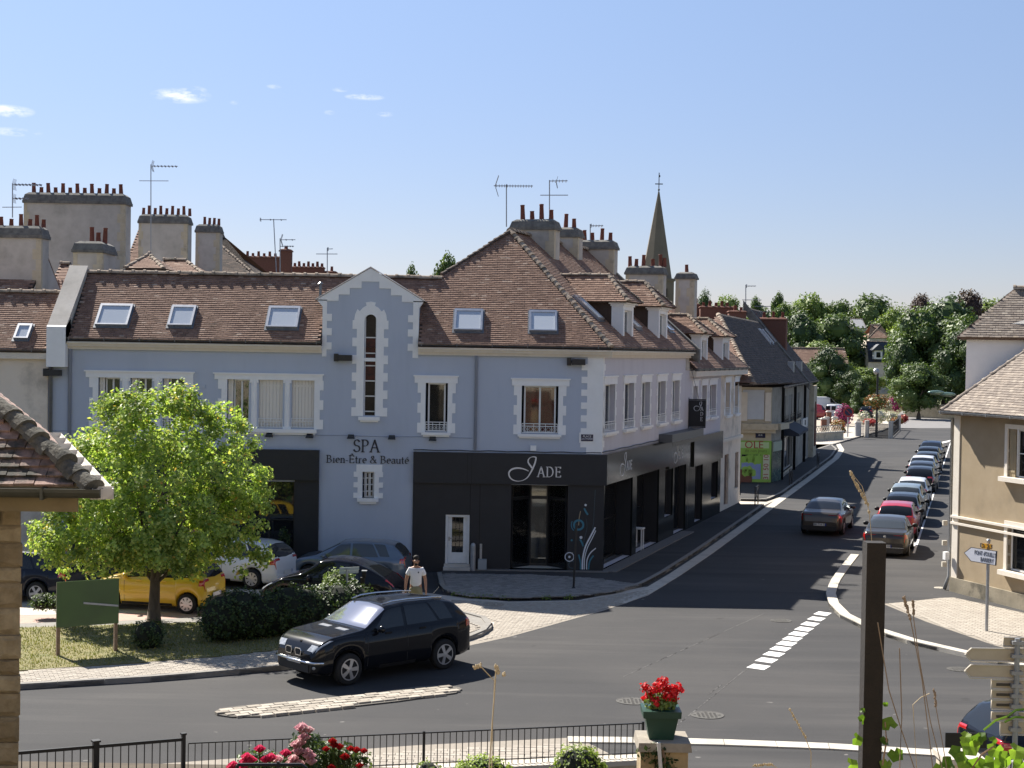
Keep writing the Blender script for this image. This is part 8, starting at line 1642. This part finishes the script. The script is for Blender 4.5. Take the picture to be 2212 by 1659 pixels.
# ---- fence on its low wall
A0, A1_ = V((-5.23, 25.2, 0)), V((2.42, 27.1, 0)); ff = Fr(A0, (A1_ - A0).xy); LF = (A1_ - A0).length
lwall = thing('roadside_wall', 'low pale stone wall carrying the black railing along the near pavement', 'wall', ff.p(LF / 2, 0, 0))
COP = pm('wall_coping', (.48, .43, .35), (.54, .49, .41), rough=.9, sc=3, bump=.2); MB().fbox(ff, -3.5, LF + .2, -.14, .14, 0, .36).build('wall', STONE, lwall)
n = 12; cme = MB().box(0, (LF + 3.7) / n - .012, -.2, .2, 0, .09).mesh('coping_stone', COP)
for i in range(n): inst('coping_stone', cme, lwall, ff.mat(-3.5 + i * (LF + 3.7) / n, .36, 0))
fence_r = thing('railing', 'long thin black iron railing along the near pavement', 'fence', ff.p(0, .45, 0)); zr = 1.06; sp = .11; nb = int(LF / sp)
MB().fbox(ff, 0, LF, -.012, .012, zr - .02, zr).build('rail', IRONB, fence_r); MB().fbox(ff, 0, LF, -.01, .01, .52, .535).build('rail', IRONB, fence_r)
bme = MB().box(-.007, .007, -.007, .007, 0, zr - .02 - .45).mesh('bar', IRONB)
for i in range(nb + 1): inst('bar', bme, fence_r, ff.mat(i * sp, .45, 0))
for u in (LF, LF * .5): MB().fbox(ff, u - .02, u + .02, -.02, .02, .36, zr + .02).build('post', IRONB, fence_r)
B0, B1 = V((-8.6, 23.0, 0)), V((-5.3, 25.12, 0)); fg = Fr(B0, (B1 - B0).xy); LG = (B1 - B0).length; fence_l = thing('railing', 'shorter heavy black railing with stout posts at lower left', 'fence', fg.p(0, .5, 0)); zz0, zz1 = 1.33, 1.16
MB().hexa([fg.p(0, zz0 - .05, .02), fg.p(LG, zz1 - .05, .02), fg.p(LG, zz1 - .05, -.02), fg.p(0, zz0 - .05, -.02), fg.p(0, zz0, .02), fg.p(LG, zz1, .02), fg.p(LG, zz1, -.02), fg.p(0, zz0, -.02)]).build('rail', IRONB, fence_l); MB().fbox(fg, 0, LG, -.015, .015, .5, .53).build('rail', IRONB, fence_l)
nb = int(LG / .128)
for i in range(nb + 1): u = LG * i / nb; MB().fbox(fg, u - .007, u + .007, -.007, .007, .45, lerp(zz0, zz1, i / nb) - .05).build('bar', IRONB, fence_l)
for x, r_ in ((207, .045), (396, .03)): u = (PP(x, 1620, fg.O, fg.out) - fg.O).dot(fg.ex); zt_ = lerp(zz0, zz1, u / LG) + .05; MB().fbox(fg, u - r_, u + r_, -r_, r_, .3, zt_).fbox(fg, u - r_ * 1.4, u + r_ * 1.4, -r_ * 1.4, r_ * 1.4, zt_, zt_ + .03).build('post', IRONB, fence_l)
# ---- stone outbuilding at the left edge
e0 = PY(221, 1055, 13.3); ob = thing('stone_outbuilding', 'rough stone outbuilding corner with mossy tiled hip roof at the left edge', 'outbuilding', (e0.x - .8, 13.8, gz(13.8)))
RS = pm('rubble_stone', (.2, .16, .1), ramp=[(0, (.3, .235, .14)), (.5, (.38, .305, .19)), (1, (.47, .39, .25))], c2=(.62, .6, .55), sc=7, rough=1, bump=.9, bsc=22); MOR = pm('lime_mortar', (.26, .21, .14), (.32, .27, .19), rough=1, sc=9, bump=.5)
wx_ = PY(45, 1400, 13.65).x; FL = Fr(V((wx_, 13.65, 0)), (1, .05)); MB().prism([FL.p(-2.6, gz(13.5) - .3, -.03), FL.p(-.02, gz(13.5) - .3, -.03), FL.p(-.02, gz(13.5) - .3, -.03) + V((-.5, 1.3, 0)), FL.p(-2.6, gz(13.5) - .3, -1.3)], (0, 0, 6.25 - gz(13.5) + .3)).build('wall', MOR, ob)
z = gz(13.5); row_ = 0
while z < 6.15:
    h = rnd.uniform(.13, .24); u = .0; k = 0
    while u > -.95:
        w = rnd.uniform(.28, .45) if row_ % 2 else rnd.uniform(.18, .34); o_ = rnd.uniform(.0, .03); e = rnd.uniform(-.012, .012)
        j = lambda: rnd.uniform(-.012, .012)
        P = [FL.p(u - w + .012, z + .008, -.15), FL.p(u - .06 + e, z + .008, -.15), FL.p(u - .004 + e, z + .008, o_ - .02), FL.p(u - w + .012, z + .008, o_ - .02)]
        Q = [FL.p(u - w + .012, z + h - .008, -.15), FL.p(u - .06 + e, z + h - .008, -.15), FL.p(u - .004 + e, z + h - .008, o_ - .02), FL.p(u - w + .012, z + h - .008, o_ - .02)]
        mb = MB(); mb.hexa(P + Q); c_ = sum((V(p) for p in (P[2], P[3], Q[2], Q[3])), V((0, 0, 0))) / 4 + FL.out * .018
        fr4 = [V(P[3]).lerp(c_, .35) + FL.out * .016 + V((j(), 0, j())), V(P[2]).lerp(c_, .35) + FL.out * .016 + V((j(), 0, j())), V(Q[2]).lerp(c_, .35) + FL.out * .016 + V((j(), 0, j())), V(Q[3]).lerp(c_, .35) + FL.out * .016 + V((j(), 0, j()))]
        ed = [P[3], P[2], Q[2], Q[3]]; mb.add(ed + fr4, [(4, 5, 6, 7)] + [(i, (i + 1) % 4, 4 + (i + 1) % 4, 4 + i) for i in range(4)]); mb.build('stone', RS, ob); u -= w
    z += h; row_ += 1
ZEo = e0.z - .02; n1 = V((-.05, 1, 0)).normalized(); n2 = V((-.944, -.33, 0)); hd = (n1 + n2).normalized(); cO = V((e0.x - .12, e0.y + .03, ZEo + .03)); TO = math.tan(R(40)); s_ = 2.6; ap = cO + hd * (s_ / hd.dot(n1)) * 1.0 + V((0, 0, s_ * TO)); exf = V((1, .05, 0)).normalized(); sdv = V((-.33, .944, 0))
OT = tilem('old_clay_tile', [(0, (.3, .19, .15)), (.3, (.40, .265, .215)), (.6, (.46, .31, .255)), (.85, (.40, .29, .24)), (1, (.56, .38, .3))], moss=(.045, .042, .032), mp=(.5, .62)); OTR = pm('mossy_hip_tile', (.07, .068, .055), (.16, .145, .115), rough=1, sc=9, bump=1., bsc=22, big=(.03, .03, .025), bigsc=5)
orf = MB().prism([V(cO) - exf * 2.4 - V((0, 0, .12)) + n1 * .25, V(cO) - exf * .35 - V((0, 0, .12)) + n1 * .25, V(cO) - exf * .6 - V((0, 0, .12)) + n1 * 1.4, V(cO) - exf * 2.4 - V((0, 0, .12)) + n1 * 1.4], (0, 0, .05)).build('roof', WOODD, ob)
roof_tiles([cO - exf * 2.6, cO, ap, ap - exf * .01 - exf * 2.0], exf, orf, OT, .17, .112, nobj=300, th=.028, jit=.008, base=MOR); roof_tiles([cO, cO + sdv * 9, ap + sdv * 6, ap], sdv, orf, OT, .17, .112, th=.02, base=MOR)
ridge_caps(cO + V((0, 0, .02)) - hd * .05, ap + V((0, 0, .04)), orf, OTR, L=.2, r=.1, name='hip_tile', jit=.02)
ZG = pm('green_zinc', (.075, .078, .06), (.1, .1, .08), rough=.55, sc=4, metal=.3); gutter(V((e0.x - 3, e0.y - .03 - .15, e0.z + .0)), V((e0.x, e0.y - .03, e0.z + .0)), ob, .085, ZG); gutter(V((e0.x + .02, e0.y - .05, e0.z + .0)), V((e0.x + .02, e0.y - .05, e0.z)) + sdv * 8.6, ob, .09, pm('sunlit_zinc', (.6, .57, .52), rough=.5))  # side gutter's sunlit inside is put into a whiter zinc colour
FLs = Fr(V((e0.x - .24, e0.y + .1, 0)), (1, .05)); MB().fbox(FLs, -3, 0, -.03, .0, e0.z - .22, e0.z - .085).build('fascia_board', pm('ochre_board', (.2, .155, .085), (.25, .2, .11), rough=.8, sc=6), ob); MB().fbox(FLs, -3, .0, -.8, -.03, e0.z - .1, e0.z - .09).build('soffit', WOOD, ob)
# ---- stone pier with a pot of red geraniums
pq = PY(1431, 1592, 13.5); pp_ = thing('garden_pier', 'square stone garden pier with a flat cap', 'pier', (pq.x, 13.5, gz(13.5))); zt_ = pq.z
PST_ = pm('pier_stone', (.36, .27, .15), (.44, .34, .2), rough=1, sc=5, bump=.5, bsc=25, big=(.2, .15, .09), bigsc=3); z = gz(13.5) - .1; r_ = 0
while z < zt_ - .09:
    h = min(.16, zt_ - .08 - z); 
    for u0, u1 in ((-.21, 0), (0, .21)) if r_ % 2 else ((-.21, -.08), (-.08, .21)): MB().box(pq.x + u0 + .004, pq.x + u1 - .004, 13.5 - .2, 13.5 + .2, z + .004, z + h - .004).build('stone', PST_, pp_)
    z += h; r_ += 1
MB().hexa([V((pq.x + a * .235, 13.5 + b * .235, zt_ - .075)) for a, b in ((-1, -1), (1, -1), (1, 1), (-1, 1))] + [V((pq.x + a * .225, 13.5 + b * .225, zt_)) for a, b in ((-1, -1), (1, -1), (1, 1), (-1, 1))]).build('cap', pm('pier_cap', (.24, .21, .17), (.32, .285, .23), rough=1, sc=6, bump=.5, bsc=20), pp_)
gpt = thing('flower_pot', 'green plastic pot of bright red geraniums on the garden pier', 'flower pot', V((pq.x - .02, 13.5, zt_))); c = V((pq.x - .02, 13.5, zt_)); GP = pm('green_plastic', (.012, .05, .035), rough=.45)
MB().hexa([c + V((a * .105, b * .105, 0)) for a, b in ((-1, -1), (1, -1), (1, 1), (-1, 1))] + [c + V((a * .15, b * .15, .24)) for a, b in ((-1, -1), (1, -1), (1, 1), (-1, 1))]).hexa([c + V((a * .165, b * .165, .2)) for a, b in ((-1, -1), (1, -1), (1, 1), (-1, 1))] + [c + V((a * .168, b * .168, .26)) for a, b in ((-1, -1), (1, -1), (1, 1), (-1, 1))]).build('pot', GP, gpt)
mb = MB(); blob(mb, c + V((0, 0, .3)), (.14, .14, .08), 240, .06, shell=.9); mb.build('leaves', LF_L, gpt); GER = leafm('geranium_petal', [(0, (.5, .005, .01)), (.6, (.65, .015, .02)), (1, (.75, .05, .05))], .3, tlc=(1, 1, 1))
for a, b, h in ((-.17, 0, .5), (-.1, .05, .44), (-.05, -.05, .52), (.02, 0, .58), (.08, .04, .5), (.13, -.03, .47), (.18, .02, .5), (-.13, .06, .36), (-.06, -.08, .36), (.06, -.06, .42), (.14, .05, .36), (.0, .08, .5)):
    a, b, h = a * .85, b * .85, .26 + (h - .26) * .72
    mb = MB(); mb.tube([c + V((a * .4, b * .4, .26)), c + V((a, b, h))], .005, 4); mb.build('stalk', LF_L, gpt); mb = MB(); blob(mb, c + V((a, b, h)), (.055, .055, .045), 46, .045, shell=.7); mb.build('flower_head', GER, gpt)
cr = thing('creeper', 'dark small-leaved creeper climbing the front of the garden pier', 'plant', V((pq.x + .02, 13.25, gz(13.2)))); mb = MB()
for i in range(7): blob(mb, (pq.x + rnd.uniform(-.1, .14), 13.27, zt_ - .08 - i * .12), (.16, .05, .09), 90, .045, shell=.9)
mb.build('leaves', LF_H, cr); mb = MB(); mb.tube([(pq.x + .0, 13.26, gz(13.2)), (pq.x + .05, 13.25, zt_ - .5), (pq.x - .02, 13.27, zt_ - .05)], .012, 5); mb.build('stem', WOOD, cr)
mb = MB(); mb.tube([(pq.x + .07, 13.22, gz(13.2)), (pq.x - .06, 13.22, zt_ + .02)], .018, 6); single(mb, 'garden_stake', pm('white_stake', (.6, .58, .55), rough=.8), 'pale wooden stake leaning on the garden pier', 'stake')
# ---- dark pergola post
po = PY(1889, 1172, 6.6); MB_ = MB().box(-.041, .041, -.041, .041, 0, po.z - gz2(6.6) + .2); pt_ = thing('pergola_post', 'tall square dark-stained wooden post in the right foreground', 'post', V((po.x, 6.6, gz2(6.6) - .2))); MB_.build('shaft', WOODD, pt_, local=True); MB().box(-.0415, .0415, -.0415, .0415, po.z - gz2(6.6) + .2, po.z - gz2(6.6) + .203).build('top', WOODD, pt_, local=True)
# ---- vine leaves by the post and at the corner
VINE = leafm('vine_leaf', [(0, (.09, .17, .02)), (.5, (.15, .26, .03)), (1, (.24, .36, .05))], .55, big=3)
def vleaf(mb, p, n, size):
    n = n.normalized(); a = n.cross(rdir()); 
    if a.length < .05: return
    a.normalize(); b = n.cross(a); out = []
    for k in range(15): t = 2 * math.pi * k / 15; r_ = size * .5 * (.62 + .38 * abs(math.cos(2.5 * t))) * (1 if k else .35); out.append(p + a * r_ * math.cos(t) + b * r_ * math.sin(t) + n * size * .12 * math.cos(2 * t))
    mb.add([p] + out, [(0, 1 + k, 1 + (k + 1) % 15) for k in range(15)])
def vine(label, lv, Y, stem):
    q0 = PY(*stem[0], Y); t = thing('vine', label, 'vine', V((q0.x, q0.y, gz2(Y))))
    for x, y, s_, *dy in lv:
        mb = MB(); vleaf(mb, PY(x, y, Y + (dy[0] if dy else 0)), V((rnd.uniform(-.7, .7), -1, rnd.uniform(.0, .9))), s_ * Y / FPX); mb.build('leaf', VINE, t)
    mb = MB(); P = [PY(x, y, Y) for x, y in stem]; mb.tube([V((P[0].x, P[0].y, gz2(Y) - .1))] + P, .004, 5); mb.build('stem', WOOD, t)
vine('young vine climbing beside the dark post', [(1851, 1597, 32), (1862, 1555, 24), (1921, 1565, 38), (1935, 1630, 38), (1912, 1600, 26), (1863, 1535, 14), (1840, 1652, 34), (1915, 1652, 34), (1913, 1521, 14, .08), (1868, 1640, 20, .1)], 6.55, [(1905, 1659), (1915, 1600), (1912, 1560)])
vine('bright grape vine shoot at the lower right corner', [(2068, 1628, 44), (2095, 1612, 48), (2050, 1650, 40), (2085, 1648, 52), (2110, 1600, 34), (2130, 1648, 40), (2150, 1620, 40), (2172, 1640, 44), (2195, 1622, 46), (2105, 1655, 44), (2120, 1592, 26), (2205, 1652, 40), (2160, 1655, 40), (2030, 1659, 36), (2085, 1592, 30), (2145, 1600, 22)], 6.3, [(2100, 1659), (2120, 1630), (2150, 1610)])
mb = MB(); [mb.tube([PY(x0, y0, 5.5), PY((x0 + x1) / 2, (y0 + y1) / 2 - 6, 5.5), PY(x1, y1, 5.5)], .004, 4) for x0, y0, x1, y1 in ((2125, 1577, 2175, 1548), (2175, 1548, 2214, 1532), (2170, 1560, 2214, 1550))]; single(mb, 'vine_tendril', VINE, 'yellow-green tendril crossing the sign post at lower right', 'plant')
# ---- dry stalks
DRY = pm('dry_stalk', (.36, .29, .18), (.44, .36, .24), rough=.9, sc=20); DRY2 = pm('brown_stalk', (.16, .12, .085), (.22, .165, .12), rough=.9, sc=20)
def stalk(label, pts, Y, mat, head=None, r=.0035, hr=.012, name='dry_grass_stalk'):
    r *= .62; hr *= .8
    P = [PY(x, y, Y) for x, y in pts]; t = thing(name, label, 'grass stalk', V((P[-1].x, P[-1].y, min(P[-1].z, gz2(Y)))), group='dry stalks in the foreground'); mb = MB(); mb.tube(P + [V((P[-1].x, P[-1].y, gz2(Y) - .05))], r, 5); mb.build('stem', mat, t)
    if head:
        mb = MB()
        for x, y in head: q = PY(x, y, Y); [mb.ball(q + rdir() * hr * .7, hr * rnd.uniform(.5, .9), 6, 4, sq=(.8, .8, 1.3)) for k in range(5)]
        mb.build('seed_head', mat, t)
def ln(x0, y0, x1, y1, n): return [(lerp(x0, x1, i / n), lerp(y0, y1, i / n)) for i in range(n + 1)]
stalk('tall pale dead flower stalk with drooping seed heads in the centre foreground', [(1072, 1440), (1068, 1500), (1062, 1580), (1057, 1659)], 6.0, DRY, ln(1072, 1440, 1075, 1452, 3) + [(1088, 1456)], .0045, .010); stalk('side stalk with a bent seed head beside the tall dead stalk', [(1030, 1438), (1040, 1441), (1056, 1458), (1068, 1470), (1064, 1560)], 6.02, DRY, ln(1024, 1442, 1038, 1437, 3), .0035, .009)
stalk('golden grass ear floating before the street cars', [(1878, 1110), (1872, 1080), (1862, 1050), (1846, 1030), (1838, 1020)][::-1] + [(1884, 1180)], 7.4, DRY, ln(1837, 1020, 1852, 1050, 6) + ln(1852, 1050, 1874, 1090, 8) + [(1877, 1105)], .003, .009)
stalk('reddish grass ear right of the dark post', [(1953, 1292), (1965, 1330), (1975, 1380), (1992, 1470), (2015, 1659)], 5.2, DRY2, ln(1952, 1290, 1966, 1335, 7), .003, .007); stalk('second reddish grass ear beside the first', [(1972, 1300), (1974, 1340), (1985, 1420), (2010, 1560), (2035, 1659)], 5.3, DRY2, ln(1972, 1300, 1974, 1325, 4), .0028, .006)
stalk('dark stem leaning away from the dark post', [(1896, 1345), (1905, 1400), (1920, 1490), (1945, 1570), (1975, 1659)], 5.6, DRY2, None, .0035); stalk('upright brown stem right of the dark post', [(1943, 1400), (1945, 1460), (1948, 1550), (1944, 1640)], 5.6, DRY2, None, .0035); stalk('pale bent grass blade over the road', [(1706, 1533), (1722, 1560), (1738, 1590), (1752, 1625)], 5.2, DRY, ln(1706, 1533, 1740, 1592, 9), .0025, .005); stalk('arched golden grass ear at the bottom edge', [(1625, 1655), (1650, 1650), (1670, 1653), (1678, 1659)], 5.0, DRY, ln(1630, 1654, 1668, 1651, 9), .0025, .005)
stalk('short pale twig crossing right of the dark post', [(2008, 1498), (1990, 1506), (1972, 1522), (1980, 1659)], 5.6, DRY, None, .0025); stalk('thin grass stem with a brown ear far right', [(2018, 1490), (2022, 1530), (2035, 1600), (2045, 1659)], 5.4, DRY2, ln(2018, 1490, 2022, 1525, 6), .0025, .006)
# ---- roses and box in the garden below
PINKR = leafm('pink_rose', [(0, (.72, .36, .42)), (.6, (.8, .5, .52)), (1, (.85, .68, .64))], .45, tlc=(1, 1, 1)); REDR = leafm('red_rose', [(0, (.36, .01, .015)), (1, (.5, .03, .03))], .25, tlc=(1, 1, 1)); MAGR = leafm('magenta_rose', [(0, (.68, .03, .13)), (1, (.78, .12, .22))], .4, tlc=(1, 1, 1))
def rose_bush(label, x, y, Y, w, blooms, mat, nleaf=500, leafs=LF_G):
    q = PY(x, y, Y); s = Y / FPX; t = thing('rose_bush', label, 'rose bush', V((q.x, Y, gz(Y))), group='roses in the garden'); mb = MB()
    for bx, by, r_ in blooms: blob(mb, PY(bx, by + 18, Y + .3), (.13, .1, .14), 60, .06, shell=.9)
    blob(mb, PY(x, y + 45, Y + .5), (w * s / 2, .35, .38), nleaf, .065, shell=.8); mb.build('foliage', leafs, t)
    mb = MB(); [mb.tube([V((q.x + (PY(bx, by, Y).x - q.x) * .3, Y + .1, gz(Y) - .05)), PY(bx, by, Y)], .008, 4) for bx, by, r_ in blooms]; mb.build('canes', LF_H, t)
    for bx, by, r_ in blooms:
        mb = MB(); c = PY(bx, by, Y); R_ = r_ * s * 1.25
        for L_ in range(4):      # whorls of petals
            rr = R_ * (1 - .22 * L_); m = 7 - L_
            for k in range(m):
                a = 2 * math.pi * k / m + L_ * .5; d = V((math.cos(a), math.sin(a), 0)); e = V((-math.sin(a), math.cos(a), 0)); b0_ = c - V((0, 0, R_ * .5))
                mb.add([b0_ + e * -.3 * rr, b0_ + e * .3 * rr, c + d * rr + e * .55 * rr + V((0, 0, R_ * (.15 + .16 * L_))), c + d * rr * .75 + V((0, 0, R_ * (.45 + .16 * L_))), c + d * rr - e * .55 * rr + V((0, 0, R_ * (.15 + .16 * L_)))], [(0, 1, 2, 3, 4)])
        mb.build('rose', mat, t)
rose_bush('tall pale pink rose bush rising above the railing', 662, 1590, 20, 90, [(652, 1574, 13), (668, 1578, 9), (657, 1594, 11), (647, 1606, 11), (638, 1610, 10), (645, 1624, 11), (668, 1634, 12), (664, 1625, 9), (634, 1640, 10), (628, 1650, 10), (648, 1650, 9), (672, 1646, 10), (600, 1642, 11)], PINKR, 900, LF_D)
rose_bush('red rose bush right of the pale pink one', 722, 1610, 20.3, 120, [(718, 1602, 8), (722, 1610, 8), (733, 1614, 8), (704, 1619, 7), (757, 1618, 7), (770, 1621, 8), (786, 1623, 7), (745, 1636, 9), (777, 1655, 7), (716, 1658, 7)], REDR, 1100, LF_G)
rose_bush('magenta rose bush left of the pale pink one', 560, 1630, 19.8, 130, [(561, 1619, 10), (533, 1636, 10), (529, 1646, 10), (543, 1643, 10), (574, 1642, 10), (585, 1638, 11), (617, 1628, 10), (504, 1653, 9), (525, 1657, 9), (498, 1658, 8)], MAGR, 900, LF_G)
mb = MB(); q0, q1 = PY(565, 1653, 19), PY(652, 1652, 19); mb.tube([q0 - V((.3, 0, .0)), q1, q1 + V((.05, 0, -.03)), V((q1.x + .06, 19, gz(19)))], .022, 6); mb.tube([PY(601, 1645, 19), PY(601, 1659, 19)], .02, 6); mb.tube([V((q0.x - .3, 19, gz(19))), q0 - V((.3, 0, 0))], .022, 6); single(mb, 'garden_rail', IRONB, 'short black garden rail under the pink roses', 'rail')
def ball_bush(label, x, y, Y, r_, mat=LF_B, n=1800): q = PY(x, y, Y); t = shrub('box_bush', label, [(q, r_, n)], mat, .05); t['category'] = 'bush'; t.location.z = t.location.z; return t
ball_bush('bright round clipped box ball at the bottom centre', 1250, 1664, 22, (.40, .36, .36)); ball_bush('low light green shrub left of the box ball', 1045, 1668, 22, (.42, .34, .22)); ball_bush('small straggling dry plant at the foot of the railing', 925, 1672, 23, (.2, .2, .2), LF_L, 260)
# ---- low stone pier, white gate and arrow board at the lower right corner
q = PY(2072, 1640, 17); lp2 = thing('gate_pier', 'low stone gate pier with a pale cap behind the vine', 'pier', V((q.x, 17, gz2(17)))); MB().box(q.x - .2, q.x + .2, 16.8, 17.2, gz2(17) - .2, q.z).build('shaft', STONE, lp2); MB().box(q.x - .23, q.x + .23, 16.75, 17.25, q.z, q.z + .06).build('cap', COP, lp2)
q = PY(2086, 1599, 24.5); ab = thing('arrow_board', 'small black chevron board with a grey arrow by the near kerb', 'road sign', V((q.x, 24.5, 0))); mb = MB(); pole(mb, V((q.x, 24.52, 0)), q.z, .04); mb.build('pole', STEEL, ab); MB().box(q.x - .33, q.x + .33, 24.48, 24.5, q.z - .12, q.z + .12).build('board', IRONB, ab); MB().prism([V((q.x + a, 24.478, q.z + b)) for a, b in ((.15, .09), (.28, 0), (.15, -.09))], (0, -.004, 0)).build('arrow', STEEL, ab)
g_ = thing('garden_gate', 'white slatted garden gate at the lower right corner', 'gate', V((PY(2190, 1659, 16).x, 16, gz2(16)))); zt_ = PY(2190, 1634, 16).z
for k in range(7): x = PY(2150 + k * 14, 1650, 16).x; MB().box(x - .015, x + .015, 15.98, 16.0, gz2(16), zt_ + (.06 if k == 4 else 0)).build('slat', WPAINT, g_)
for z in (zt_ - .05, zt_ - .16): MB().box(PY(2145, 1650, 16).x, PY(2240, 1650, 16).x, 16.001, 16.02, z - .02, z).build('rail', WPAINT, g_)

# ---- the house the photograph is taken from, whose sunlit wall lights and mirrors in the shop glass
hh = thing('viewing_house', 'pale stone house behind the camera facing the square', 'house', (0, -2, 0)); fv = Fr(V((0, -1.6, 0)), (-1, 0)); HS = pm('sunlit_stone', (.55, .46, .33), (.62, .53, .39), rough=.95, sc=1.5, bump=.3)
hol = [(u, u + 1.1, w, w + 1.7) for u in (-17, -13, -9, -5, 3.5, 7.5, 11.5, 15.5) for w in (5.2, 8.6)]
wall_grid(fv, -20, 20, 0, 11.5, hol, HS, hh, depth=.25)
for h in hol: w = MB().fbox(fv, h[0] - .15, h[1] + .15, -.1, .1, h[2] - .15, h[2]).build('window', STONE, hh); MB().fbox(fv, h[0], h[1], -.22, -.2, h[2], h[3]).build('pane', CARG, w)
MB().prism([fv.p(-20.4, 11.4, .4), fv.p(20.4, 11.4, .4), fv.p(20.4, 15.5, -5), fv.p(-20.4, 15.5, -5)], (0, 0, .2)).build('roof', TILE, hh)
